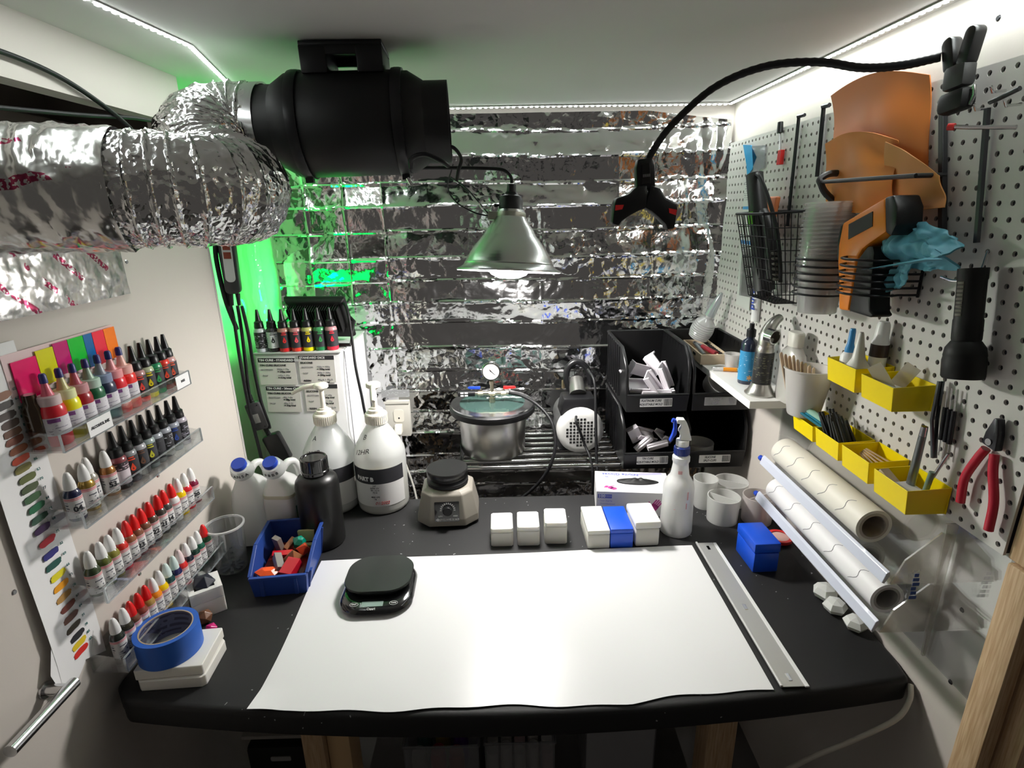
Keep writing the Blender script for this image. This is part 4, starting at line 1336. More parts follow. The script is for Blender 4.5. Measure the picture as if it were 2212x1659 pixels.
o = G().prism(octo(-0.018, 0.018, -0.018, 0.018, 0.003), 0, 0.040).obj('silicone_mold', mat('dusty_silicone', (0.55, 0.52, 0.47), 0.5), smooth=0, bevel=0.0015)
o.location, o.rotation_euler = (-0.690, 0.962, 0), (0, 0, 0.3)
tag(o, 'small dusty silicone block against the wall behind the tape roll', 'mold')
o = ico(0.016).obj('resin_die', mat('die_brown', (0.16, 0.07, 0.035), 0.4), smooth=0, bevel=0.0008)
o.location, o.rotation_euler = (-0.633, 0.941, 0.0135), (0.2, 0.1, 0.3)
tag(o, 'brown many sided die in front of the white cube mold', 'die')
o = ico(0.013).obj('resin_die', mat('die_magenta', (0.50, 0.01, 0.14), 0.3), smooth=0, bevel=0.0008)
o.location, o.rotation_euler = (-0.604, 0.908, 0.0105), (0.5, 0.1, 0.3)
tag(o, 'magenta die just behind the blue tape roll', 'die')

# ------------------------------------------------------------------ dental vibrator
t = thing('vibrator', 'grey vibrating table with a round black top and a dial panel', 'vibrator', (-0.166, 1.345, 0), (0, 0, 0.03))
GREY = mat('warm_grey_enamel', (0.30, 0.275, 0.235), 0.4)
def hexo(rx, ry, c):
    return [(-rx + c, -ry), (rx - c, -ry), (rx, -ry + c * 0.9), (rx, ry - c), (rx - c, ry), (-rx + c, ry), (-rx, ry - c), (-rx, -ry + c * 0.9)]
g = G()
loft(g, [(hexo(0.082, 0.078, 0.034), 0.008), (hexo(0.081, 0.077, 0.034), 0.028), (hexo(0.068, 0.064, 0.028), 0.092), (hexo(0.058, 0.054, 0.024), 0.100)])
g.obj('housing', GREY, t, smooth=0, bevel=0.003)
G().box(-0.052, 0.052, -0.05, 0.05, 0, 0.0078).obj('rubber_foot', RUBBER, t, smooth=0, bevel=0.002)
G().lathe([(0, 0.1005), (0.052, 0.1005), (0.056, 0.104), (0.056, 0.112), (0.050, 0.118), (0.050, 0.122), (0, 0.122)], 44).obj('rubber_boot', RUBBER, t, smooth=40)
G().lathe([(0, 0.1225), (0.0535, 0.1225), (0.0555, 0.125), (0.0555, 0.141), (0.0535, 0.1435), (0, 0.1435)], 48).obj('top_plate', mat('plate_dark', (0.045, 0.045, 0.045), 0.3, 0.7), t, smooth=40)
sl = math.atan2(0.013, 0.064)
MP = T(0, -0.0728, 0.050) @ RX(PI / 2 - sl)
G().prism(rrect(-0.0325, 0.0325, -0.0265, 0.0265, 0.002), -0.001, 0.0012, MP).obj('dial_panel', GLB, t, smooth=0)
g = G().lathe([(0, 0), (0.0125, 0), (0.0115, 0.011), (0.010, 0.0125), (0, 0.0125)], 24, MP @ T(0.002, 0.004, 0.0013))
for k in range(16):
    g.box(0.0110, 0.0130, -0.0009, 0.0009, 0.001, 0.010, M=MP @ T(0.002, 0.004, 0.0013) @ RZ(2 * PI * k / 16))
g.obj('dial_knob', BLACK, t, smooth=30)
g = G()
for k in range(12):
    a = PI * 1.0 - k * (PI * 1.0 / 11)
    g.box(0.0155, 0.0205, -0.0015, 0.0015, 0, 0.0003, M=MP @ T(0.002, 0.004, 0.00125) @ RZ(a))
g.obj('dial_marks', WTXT, t, smooth=0)
Mt = MP.to_euler()
for s_, xx, yy, sz in (('LOW', -0.017, -0.012, 0.005), ('HIGH', 0.022, -0.012, 0.005), ('JINGUANG 31 & D', 0.006, -0.0215, 0.0062)):
    p = MP @ Vector((xx, yy, 0.0016))
    text('lettering', s_, sz, WTXT, t, p, tuple(Mt), bold=0.0001)
g = G().prism([(-0.006, 0), (0, 0.0042), (0.006, 0), (0, -0.0042)], 0, 0.0003, MP @ T(-0.0245, -0.0212, 0.0013))
g.obj('emblem', WTXT, t, smooth=0)
# white cord past the right end of the bench
g = G().tube(spline([(0.706, 0.752, -0.012), (0.695, 0.735, -0.030), (0.665, 0.72, -0.055), (0.60, 0.72, -0.10), (0.54, 0.73, -0.15), (0.49, 0.75, -0.22), (0.45, 0.80, -0.32)], 8), 0.0045, 8)
tag(g.obj('white_cord', mat('cord_white', (0.55, 0.52, 0.45), 0.5), smooth=60), 'white cord drooping below the right front corner of the bench', 'cord')

# ================================================================== BEHIND THE BENCH
# white box in the back left corner with recipe sheets
BOXW = mat('box_white', (0.76, 0.76, 0.77), 0.55, bump=(14, 0.2, 0.006))
BOXTOP = mat('box_top_grey', (0.52, 0.53, 0.52), 0.6, bump=(20, 0.3, 0.004))  # flat grey, darker than the box body
t = thing('corner_box', 'white painted box standing in the back left corner behind the jugs', 'box', (0, 0, 0))
G().frus((-0.717, -0.474, 1.520, 1.80), (-0.717, -0.474, 1.520, 1.80), -0.76, 0.424).obj('box_body', BOXW, t, smooth=30, bevel=0.004)
G().box(-0.719, -0.470, 1.516, 1.80, 0.4245, 0.4300).obj('box_top', BOXTOP, t, smooth=30, bevel=0.002)
G().box(-0.4735, -0.4715, 1.560, 1.562, 0.05, 0.42).obj('side_seam', INKG, t, smooth=0)
SHEET = mat('recipe_paper', (0.80, 0.77, 0.73), 0.6)
def sheet(label, x0, x1, z0, z1, head, rows, tilt=0.0):
    t = thing('recipe_sheet', label, 'paper', ((x0 + x1) / 2, 1.5185, (z0 + z1) / 2), (0, tilt, 0), 'recipe sheets on the white box')
    w_, h_ = (x1 - x0) / 2, (z1 - z0) / 2
    G().box(-w_, w_, -0.0008, 0.0, -h_, h_).obj('paper', SHEET, t, smooth=0)
    G().box(-w_ * 0.98, w_, -0.0012, -0.0008, h_ - 0.0135, h_ - 0.001).obj('header_band', INK, t, smooth=0)
    text('lettering', head, 0.0088, WTXT, t, (-w_ + 0.004, -0.0015, h_ - 0.0075), align='LEFT', bold=0.00025, sx=1.05)
    for (s, xx, zz, sz, m, b) in rows:
        text('lettering', s, sz, INKG if m else INK, t, (-w_ + xx * 2 * w_, -0.0011, h_ - zz), align='LEFT', bold=b, sx=1.1)
R1 = lambda a: [(a[0], 0.05, 0.0225, 0.0075, 0, 0.0002), ('BOTTOM', 0.07, 0.036, 0.0072, 1, 0), (a[1], 0.50, 0.034, 0.0068, 1, 0), (a[2], 0.50, 0.0415, 0.0068, 0, 0.0002),
                ('TOP', 0.09, 0.054, 0.0072, 1, 0), (a[3], 0.50, 0.052, 0.0068, 1, 0), (a[4], 0.50, 0.0595, 0.0068, 0, 0.0002)] + ([('RESIN', 0.09, 0.076, 0.0075, 0, 0.0002)] + [(a[5], 0.50, 0.073, 0.0066, 1, 0), (a[6], 0.50, 0.0805, 0.0066, 0, 0.0002)] if len(a) > 5 else [])
sheet('recipe sheet headed tin cure standard dice, upper left on the white box', -0.710, -0.604, 0.334, 0.415, 'TIN CURE - STANDARD DICE', R1(['TIN CURE SILICONE', '220g + 22g', '= 242g total', '100g + 10g', '= 110g total']), 0.02)
sheet('recipe sheet headed standard dice, upper right on the white box', -0.594, -0.492, 0.338, 0.420, 'STANDARD DICE', R1(['SILICONE', '150g + 150g', '= 300g total', '100g + 100g', '= 200g total', '30g A + 15g B', '= 45g total']), 0.015)
sheet('recipe sheet headed tin cure chonk, lower left on the white box', -0.700, -0.602, 0.250, 0.330, 'TIN CURE - 20mm CHONK', R1(['TIN CURE SILICONE', '80g + 8g', '= 88g total', '40g + 4g', '= 44g total']), 0.03)
sheet('recipe sheet lower right on the white box behind the pump spout', -0.588, -0.492, 0.250, 0.334, '', R1(['SILICONE', '60g + 60g', '= 120g total', '25g + 25g', '= 50g total', '10g A + 5g B', '']), 0.02)

# ------------------------------------------------------------------ tint bottles
BOT = {}
def tint_bottle(label, x, y, z, rz, body, name='tint_bottle', drop=None, shoulder=None, lab=None, group=None, white=False, parent=None):
    """30 ml round bottle, black label with a drop, black twist spout."""
    t = thing(name, label, 'bottle', (x, y, z), (0, 0, rz), group)
    bm_ = mat('tint_%02x%02x%02x' % tuple(int(c * 255) for c in body), body, 0.25, coat=0.3)
    sm_ = bm_ if not shoulder else mat('tint_%02x%02x%02x' % tuple(int(c * 255) for c in shoulder), shoulder, 0.25, coat=0.3)
    G().lathe([(0, 0), (0.0130, 0), (0.0148, 0.002), (0.0148, 0.016), (0, 0.016)], 24).obj('bottle_body', bm_, t, smooth=40)
    o = G().lathe([(0, 0.016), (0.0148, 0.0162), (0.0148, 0.052), (0.0135, 0.0575), (0.0100, 0.0605), (0.0085, 0.0620), (0, 0.0620)], 24).obj('bottle_shoulder', sm_, t, smooth=40)
    G().lathe([(0.0149, 0.010), (0.0152, 0.010), (0.0152, 0.0505), (0.0149, 0.0505)], 24).obj('label', lab or INK, t, smooth=40)
    G().lathe([(0, 0.060), (0.0118, 0.060), (0.0118, 0.0665), (0.0110, 0.068), (0.0110, 0.0750), (0.0075, 0.078), (0.0068, 0.080), (0.0034, 0.1040), (0.0030, 0.1060), (0, 0.1060)], 22).obj('spout_cap', BLACK, t, smooth=30)
    if drop:
        dm = mat('drop_%02x%02x%02x' % tuple(int(c * 255) for c in drop), drop, 0.4)
        pts = [(0, 0.0385)] + [(0.0042 * math.cos(a), 0.0275 + 0.0042 * math.sin(a)) for a in [math.radians(q) for q in range(30, -211, -20)]]
        R = 0.0153
        vs = [(R * math.sin(px / R), -R * math.cos(px / R), pz) for px, pz in pts]
        vs2 = [((R + 0.0003) * math.sin(px / R), -(R + 0.0003) * math.cos(px / R), pz) for px, pz in pts]
        n = len(pts)
        g = G().add(vs + vs2, [tuple(range(n)), tuple(range(n, 2 * n))] + [(i, (i + 1) % n, n + (i + 1) % n, n + i) for i in range(n)])
        g.obj('drop_emblem', dm, t, smooth=0)
        g = G()
        for a, b, zz in ((-0.40, 0.40, 0.0432), (-0.30, 0.30, 0.0475)):
            g.lathe([(0.0153, zz), (0.0155, zz), (0.0155, zz + 0.0022), (0.0153, zz + 0.0022)], 6, None, 0, -PI / 2 + a, -PI / 2 + b)
        g.obj('label_print', dm if not white else WTXT, t, smooth=0)
    return t
LTXT = print_mat('label_fine_print', (0.02, 0.02, 0.022), [(0.046, 0.06, (0.02, 0.02, 0.022))], ink=(0.5, 0.5, 0.55), lines=(0.012, 0.045, 0.0042), dens=0.45)
LWHT = print_mat('label_white_print', (0.72, 0.74, 0.74), [], ink=(0.25, 0.3, 0.4), lines=(0.014, 0.045, 0.005), dens=0.42)
GRP = 'tint bottles on the white box'
row = [(-0.698, 1.536, (0.55, 0.58, 0.62), None, (0.50, 0.53, 0.55), LTXT, 'pale grey tint bottle with a black label at the wall end of the row'),
       (-0.664, 1.538, (0.02, 0.02, 0.022), (0.02, 0.02, 0.022), (0.03, 0.03, 0.03), LWHT, 'black tint bottle with a white label, standing on the white box'),
       (-0.631, 1.535, (0.60, 0.02, 0.02), (0.55, 0.02, 0.02), (0.42, 0.20, 0.16), None, 'red tint bottle with a dark red drop, third on the white box'),
       (-0.598, 1.537, (0.70, 0.05, 0.03), (0.70, 0.08, 0.10), (0.48, 0.22, 0.22), None, 'vermilion tint bottle with pink drop, middle one on the white box'),
       (-0.565, 1.540, (0.80, 0.70, 0.0), (0.75, 0.62, 0.0), (0.42, 0.42, 0.14), None, 'yellow tint bottle with a yellow drop on the white box'),
       (-0.532, 1.543, (0.02, 0.22, 0.07), (0.04, 0.32, 0.08), (0.05, 0.26, 0.09), None, 'green tint bottle with a green drop on the white box'),
       (-0.499, 1.545, (0.75, 0.03, 0.06), (0.75, 0.03, 0.05), (0.50, 0.25, 0.27), None, 'pinkish red tint bottle at the right end of the white box row')]
for x, y, c, dr, sh, lab, L in row:
    tb = tint_bottle(L, x, y, 0.4302, 0.35, c, drop=dr, shoulder=sh, lab=lab, group=GRP)
    tb.scale = (1.12, 1.12, 1.14)

# ------------------------------------------------------------------ green flood light on the box
t = thing('flood_light', 'black finned flood light shining green into the corner, on the white box', 'flood light', (-0.556, 1.635, 0.4305), (0, 0, -0.10))
t.scale = (1.13, 1.05, 1.10)
MF = T(0, 0, 0.070) @ RX(0.45)
g = G()
g.frus((-0.075, 0.075, -0.058, 0.058), (-0.082, 0.082, -0.064, 0.064), -0.012, 0.0, M=MF @ RX(-PI / 2))
g.box(-0.082, 0.082, -0.064, 0.064, 0.0, 0.010, M=MF @ RX(-PI / 2))
g.obj('housing', BLACKM, t, smooth=0, bevel=0.003)
g = G()
for k in range(22):
    x = -0.066 + k * 0.0063
    hgt = 0.024 + (0.006 if 7 < k < 15 else 0.0)
    g.box(x - 0.0012, x + 0.0012, -0.048, 0.026, -0.012 - hgt, -0.011, M=MF @ RX(-PI / 2))
g.obj('cooling_fin', BLACKM, t, smooth=0)
G().prism(rrect(-0.068, 0.068, -0.050, 0.050, 0.004), 0.0102, 0.0118, MF @ RX(-PI / 2)).obj('light_window', mat('green_window', (0.0, 0.5, 0.2), 0.3, emit=(0.0, 1.0, 0.07), es=2.0), t, smooth=0)
g = G()
g.tube([Vector(q) for q in ((-0.082, 0.0, 0.070), (-0.094, -0.006, 0.060), (-0.094, -0.052, 0.005), (0.094, -0.052, 0.005), (0.094, -0.006, 0.060), (0.082, 0.0, 0.070))], 0.005, 6)
g.obj('stand_bracket', BLACKM, t, smooth=0)
for sx in (-0.070, 0.058):
    G().lathe([(0, 0), (0.0032, 0), (0.0032, 0.002), (0, 0.002)], 12, MF @ RX(-PI / 2) @ T(sx, -0.05, -0.014) @ RX(PI)).obj('screw', CHROME, t)
g = G().tube(spline([(-0.475, 1.600, 0.555), (-0.462, 1.585, 0.550), (-0.450, 1.565, 0.520), (-0.443, 1.55, 0.45), (-0.436, 1.53, 0.38), (-0.425, 1.52, 0.30), (-0.415, 1.52, 0.22), (-0.40, 1.60, 0.15)], 8), 0.0042, 8)
attach(g.obj('power_cord', RUBBER, smooth=60), t)

# ------------------------------------------------------------------ cables and controllers in the left corner gap
t = thing('temperature_controller', 'black plug-in temperature controller with two small displays hanging in the corner', 'controller', (-0.683, 1.40, 0.690), (0, 0.03, 0.22))
G().prism(rrect(-0.018, 0.018, -0.075, 0.075, 0.012), -0.014, 0.014, RX(PI / 2)).obj('case', mat('controller_case', (0.02, 0.022, 0.022), 0.45), t, smooth=40, bevel=0.004)
G().prism(rrect(-0.0115, 0.0115, -0.045, 0.058, 0.010), 0.0142, 0.0150, RX(PI / 2)).obj('face_plate', mat('face_grey', (0.45, 0.47, 0.45), 0.4), t, smooth=0)
for z_ in (0.041, 0.020):
    G().box(-0.0085, 0.0085, -0.0160, -0.0151, z_ - 0.008, z_ + 0.008).obj('display', mat('display_red_dark', (0.16, 0.035, 0.02), 0.25), t, smooth=0)
for x_ in (-0.008, 0.008):
    G().cyl((x_, 0, -0.075), (x_, 0, -0.105), 0.006, 0.004, 10).obj('strain_relief', RUBBER, t)
def cable(label, pts, r=0.0045):
    return tag(G().tube(spline(pts, 8), r, 8).obj('black_cable', RUBBER, smooth=60), label, 'cable')
cable('black cable hanging straight down by the edge of the left wall', [(-0.706, 1.405, 0.78), (-0.704, 1.405, 0.62), (-0.700, 1.405, 0.55), (-0.702, 1.405, 0.44), (-0.700, 1.405, 0.30), (-0.690, 1.405, 0.15), (-0.685, 1.405, -0.05)])
cable('black cable from the controller to the grey cord box', [(-0.688, 1.412, 0.582), (-0.690, 1.415, 0.52), (-0.696, 1.42, 0.44), (-0.700, 1.42, 0.37), (-0.7005, 1.42, 0.325)])
cable('black cable from the controller down to the lower plug', [(-0.672, 1.402, 0.582), (-0.676, 1.42, 0.50), (-0.684, 1.435, 0.42), (-0.680, 1.435, 0.32), (-0.668, 1.435, 0.245), (-0.667, 1.432, 0.232)])
cable('thick black cable draped over the controller from the duct', [(-0.712, 1.405, 0.80), (-0.708, 1.40, 0.76), (-0.715, 1.40, 0.70), (-0.710, 1.40, 0.60), (-0.700, 1.412, 0.52)], 0.006)
t = thing('cord_box', 'dark grey inline cord box hanging on a cable before the recipe sheets', 'cord box', (-0.694, 1.43, 0.275), (0, -0.20, 0.15))
G().prism(rrect(-0.020, 0.020, -0.042, 0.038, 0.007), -0.011, 0.011, RX(PI / 2)).obj('case', mat('cordbox_grey', (0.045, 0.045, 0.047), 0.5), t, smooth=40, bevel=0.003)
G().box(-0.008, 0.007, -0.0118, -0.0111, -0.020, 0.006).obj('rating_label', mat('label_grey', (0.35, 0.35, 0.34), 0.5), t, smooth=0)
for k in range(5):
    G().lathe([(0.0052, 0), (0.0068, 0), (0.0068, 0.003), (0.0052, 0.003)], 12, T(0, 0, 0.038 + k * 0.0045)).obj('strain_relief', RUBBER, t)
for x_, z_ in ((-0.013, 0.030), (0.013, 0.030), (-0.013, -0.034), (0.013, -0.034)):
    G().lathe([(0, 0), (0.0022, 0), (0.0022, 0.0006), (0, 0.0006)], 10, T(x_, -0.0112, z_) @ RX(PI / 2)).obj('screw', BLACK, t)
t = thing('plug_adapter', 'large black plug adapter hanging behind the handled jugs', 'plug', (-0.657, 1.437, 0.178), (0, -0.32, 0.1))
G().prism(rrect(-0.024, 0.024, -0.050, 0.038, 0.008), -0.014, 0.014, RX(PI / 2)).obj('case', BLACK, t, smooth=40, bevel=0.004)
for k in range(5):
    G().lathe([(0.0050, 0), (0.0066, 0), (0.0066, 0.003), (0.0050, 0.003)], 12, T(-0.004, 0, 0.038 + k * 0.0045)).obj('strain_relief', RUBBER, t)

# ------------------------------------------------------------------ power outlet on the back wall
t = thing('power_outlet', 'cream power outlet box on the foil between the pump jug and the pot', 'outlet', (-0.370, 1.765, 0.135))
G().box(-0.040, 0.040, -0.030, 0.0, -0.062, 0.062).obj('outlet_box', mat('outlet_cream', (0.62, 0.60, 0.54), 0.45), t, smooth=30, bevel=0.003)
G().box(-0.042, 0.042, -0.034, -0.0305, 0.058, 0.066).obj('cover_flap', mat('outlet_cream', ), t, smooth=0)
G().prism(rrect(-0.017, 0.017, -0.022, 0.022, 0.008), 0.0305, 0.0325, T(0.004, 0, 0.014) @ RX(PI / 2)).obj('socket_face', CREAM, t, smooth=0)
g = G()
g.cyl((0.004, -0.0325, 0.006), (0.004, -0.0332, 0.006), 0.003)
g.obj('ground_hole', BLACK, t)
g = G().frus((-0.010, 0.014, -0.062, -0.031), (-0.010, 0.014, -0.050, -0.031), -0.044, -0.014)
g.obj('white_plug', CREAM, t, smooth=0, bevel=0.003)
tag(G().tube(spline([(-0.367, 1.715, 0.088), (-0.362, 1.70, 0.04), (-0.345, 1.69, -0.02), (-0.325, 1.68, -0.09), (-0.31, 1.66, -0.16)], 8), 0.0035, 8).obj('white_cord', mat('cord_cream', (0.7, 0.68, 0.62), 0.5), smooth=60), 'white cord running down from the plug beside the pump jug', 'cord')
tag(G().box(-0.425, -0.330, 1.762, 1.764, 0.206, 0.232).obj('mesh_tape', print_mat('mesh_grey', (0.34, 0.35, 0.36), [], ink=(0.2, 0.2, 0.2), lines=(0.2, 0.24, 0.004), dens=0.6), smooth=0), 'grey mesh tape strip stuck above the cream outlet', 'tape')

# ------------------------------------------------------------------ chrome rail rack
t = thing('rail_rack', 'chrome tube rack behind the bench carrying pot, pump and black bins', 'rack')
for k in range(7):
    G().cyl((-0.140, 1.508 + k * 0.042, 0.058), (0.705, 1.508 + k * 0.042, 0.058), 0.0078, n=16).obj('rail', CHROME, t)
for x_ in (-0.146, 0.30):
    G().box(x_ - 0.004, x_ + 0.004, 1.497, 1.800, 0.040, 0.0500).obj('side_bar', STEEL, t, smooth=0, bevel=0.001)
t = thing('rack_gusset', 'steel triangular gusset at the left end of the chrome rack', 'gusset')
G().add([(-0.150, 1.495, 0.05), (-0.150, 1.790, 0.05), (-0.150, 1.790, 0.175), (-0.1485, 1.495, 0.05), (-0.1485, 1.790, 0.05), (-0.1485, 1.790, 0.175)], [(0, 1, 2), (3, 4, 5), (0, 1, 4, 3), (1, 2, 5, 4), (0, 2, 5, 3)]).obj('side_plate', STEEL, t, smooth=0)

# ------------------------------------------------------------------ vacuum pot
t = thing('vacuum_pot', 'stainless steel vacuum pot with gauge and glass lid on the rack', 'vacuum pot', (-0.046, 1.625, 0.0662))
SST = mat('brushed_stainless', (0.50, 0.49, 0.47), 0.30, 1.0)
G().lathe([(0, 0), (0.090, 0), (0.099, 0.004), (0.102, 0.010), (0.106, 0.130), (0.104, 0.1345), (0, 0.1345)], 56).obj('pot_wall', SST, t, smooth=40)
G().lathe([(0.100, 0.135), (0.131, 0.1352), (0.1345, 0.140), (0.1345, 0.154), (0.130, 0.158), (0.104, 0.158), (0.100, 0.155)], 56).obj('gasket_ring', RUBBER, t, smooth=40)
G().lathe([(0.103, 0.1585), (0.130, 0.1585), (0.130, 0.163), (0.103, 0.163)], 56).obj('lid_rim', STEEL, t, smooth=40)
GL = mat('lid_glass', (0.05, 0.095, 0.085), 0.06, coat=0.6, spec=0.8)
G().lathe([(0, 0.157), (0.1028, 0.157), (0.1028, 0.1625), (0, 0.1625)], 48).obj('glass_lid', GL, t, smooth=40)
g = G()
g.cyl((0, 0, 0.163), (0, 0, 0.177), 0.0095, n=6)
g.cyl((0, 0, 0.177), (0, 0, 0.222), 0.0058, n=14)
g.cyl((-0.052, 0, 0.193), (0.052, 0, 0.193), 0.0060, n=14)
g.cyl((-0.010, 0, 0.193), (0.010, 0, 0.193), 0.0085, n=6)
for s in (-1, 1):
    g.cyl((s * 0.028, 0, 0.193), (s * 0.044, 0, 0.193), 0.0088, n=6)
    g.cyl((s * 0.036, 0, 0.198), (s * 0.036, 0, 0.208), 0.0035, n=10)
g.cyl((0, 0, 0.222), (0, 0, 0.232), 0.0078, n=6)
g.obj('brass_manifold', mat('nickel_brass', (0.62, 0.54, 0.42), 0.28, 1.0), t, smooth=30)
g = G().prism([(0, -0.0045), (0.034, -0.003), (0.040, 0.001), (0.034, 0.005), (0, 0.0055)], -0.0035, 0.0035, T(0.036, 0, 0.2095) @ RX(PI / 2))
g.obj('valve_handle', RED, t, smooth=30, bevel=0.001)
g = G().prism([(0, -0.004), (-0.034, -0.003), (-0.040, 0.002), (-0.034, 0.005), (0, 0.005)], -0.0035, 0.0035, T(-0.036, 0, 0.2105) @ RX(PI / 2))
g.obj('valve_handle', BLUE, t, smooth=30, bevel=0.001)
g = G().cyl((-0.053, 0, 0.193), (-0.106, 0, 0.193), 0.0098, n=16)
g.obj('muffler', BLACK, t, smooth=40)
g = G()
for zz in (0.1975, 0.189):
    for xx in (-0.098, -0.085):
        g.box(xx, xx + 0.010, -0.0104, -0.0090, zz - 0.0022, zz + 0.0022)
g.obj('muffler_slot', WTXT, t, smooth=0)
GA = T(-0.001, 0.010, 0.262) @ RX(PI / 2 - 0.08)
G().lathe([(0, -0.014), (0.026, -0.014), (0.0295, -0.010), (0.0295, 0.008), (0.0280, 0.010), (0.0255, 0.010), (0.0255, 0.0065), (0, 0.0065)], 40, GA).obj('gauge_case', CHROME, t, smooth=40)
fc = G().lathe([(0, 0.0068), (0.0253, 0.0068), (0.0253, 0.0072), (0, 0.0072)], 40, GA).obj('gauge_face', mat('gauge_white', (0.80, 0.78, 0.76), 0.4), t, smooth=0)
g = G()
for k in range(21):
    a = -0.7 + k * (PI + 1.4) / 20
    g.box(0.017 if k % 5 else 0.015, 0.0195, -0.0003, 0.0003, 0.0073, 0.0076, M=GA @ RZ(a))
g.obj('dial_marks', INK, fc, smooth=0)
G().prism([(-0.0012, 0), (-0.0005, 0.018), (0.0005, 0.018), (0.0012, 0)], 0.0078, 0.0083, GA @ RZ(-2.30)).obj('needle', INK, fc, smooth=0)
G().prism([(-0.0026, 0), (-0.0005, 0.008), (0.0005, 0.008), (0.0026, 0)], 0.0078, 0.0084, GA @ RZ(0.75)).obj('needle_tail', INK, fc, smooth=0)
text('lettering', 'inHg', 0.0065, mat('print_red', (0.5, 0.05, 0.04), 0.5), fc, GA @ Vector((0, 0.0055, 0.0075)), tuple(GA.to_euler()))
text('lettering', '-30   0', 0.0062, INK, fc, GA @ Vector((0, -0.0145, 0.0075)), tuple(GA.to_euler()))
g = G().tube(spline([(0.008, 1.623, 0.259), (0.05, 1.60, 0.255), (0.098, 1.56, 0.235), (0.132, 1.52, 0.200), (0.142, 1.49, 0.150), (0.130, 1.47, 0.095), (0.105, 1.475, 0.040), (0.070, 1.49, -0.010), (0.02, 1.50, -0.06), (-0.02, 1.52, -0.11)], 8), 0.0052, 10)
attach(g.obj('vacuum_hose', RUBBER, smooth=60), t)

# ------------------------------------------------------------------ vacuum pump
t = thing('vacuum_pump', 'black vacuum pump with a white round grille on the rack', 'vacuum pump', (0.229, 1.575, 0.0662), (0, 0, 0.03))
t.scale = (1.1, 1.0, 1.1)
PW = mat('pump_white', (0.62, 0.62, 0.60), 0.4)
MY = RX(-PI / 2)
G().lathe([(0, 0.012), (0.062, 0.012), (0.066, 0.016), (0.066, 0.110), (0.060, 0.118), (0.058, 0.20), (0, 0.20)], 44, T(0, 0, 0.068) @ MY).obj('motor_body', mat('motor_grey', (0.10, 0.10, 0.10), 0.4, 0.3), t, smooth=40)
G().lathe([(0, -0.004), (0.048, -0.004), (0.060, 0.000), (0.066, 0.008), (0.0675, 0.030), (0.0662, 0.030), (0.0640, 0.012), (0, 0.012)], 44, T(0, 0, 0.068) @ MY).obj('fan_cowl', PW, t, smooth=40)
g = G()
for i in range(-4, 5):
    for j in range(-4, 5):
        if i * i + j * j < 18.5 and (i or j):
            g.box(i * 0.0098 - 0.0032, i * 0.0098 + 0.0032, -0.0046, -0.0035, 0.068 + j * 0.0098 - 0.0032, 0.068 + j * 0.0098 + 0.0032)
g.obj('grille_hole', mat('hole_black', (0.004, 0.004, 0.004), 0.8), t, smooth=0)
G().frus((-0.056, 0.052, 0.022, 0.110), (-0.046, 0.044, 0.026, 0.106), 0.108, 0.160).obj('switch_box', BLACK, t, smooth=30, bevel=0.006)
G().cyl((0.0, 0.070, 0.16), (0.0, 0.110, 0.192), 0.024, 0.022, 20).obj('exhaust_dome', mat('dome_grey', (0.16, 0.16, 0.15), 0.35, 0.6), t)
g = G().tube(spline([(-0.020, 0.10, 0.165), (-0.030, 0.10, 0.20), (-0.026, 0.10, 0.232), (-0.004, 0.10, 0.250), (0.020, 0.10, 0.240), (0.036, 0.10, 0.215), (0.042, 0.10, 0.180)], 8), 0.0095, 12)
g.obj('carry_handle', BLACK, t, smooth=60)
G().box(-0.058, 0.058, 0.03, 0.19, -0.0005, 0.006).obj('foot_plate', BLACK, t, smooth=0)
G().cyl((-0.036, 0.12, 0.165), (-0.036, 0.12, 0.190), 0.0055, n=6).obj('intake_fitting', BRASS, t)
_pc = (G().tube(spline([(0.212, 1.565, 0.198), (0.210, 1.548, 0.185), (0.222, 1.545, 0.155), (0.238, 1.548, 0.11), (0.252, 1.515, 0.075), (0.256, 1.492, 0.03), (0.257, 1.487, -0.08), (0.257, 1.487, -0.20)], 8), 0.0040, 8).obj('power_cord', RUBBER, smooth=60))
attach(_pc, t)
tag(G().tube(spline([(0.256, 1.64, 0.325), (0.270, 1.600, 0.30), (0.272, 1.575, 0.24), (0.271, 1.545, 0.15), (0.270, 1.515, 0.075), (0.270, 1.488, 0.02), (0.270, 1.486, -0.12), (0.270, 1.486, -0.2)], 8), 0.0048, 8).obj('pump_cable', RUBBER, smooth=60), 'straight black cable hanging down the right side of the pump', 'cable')

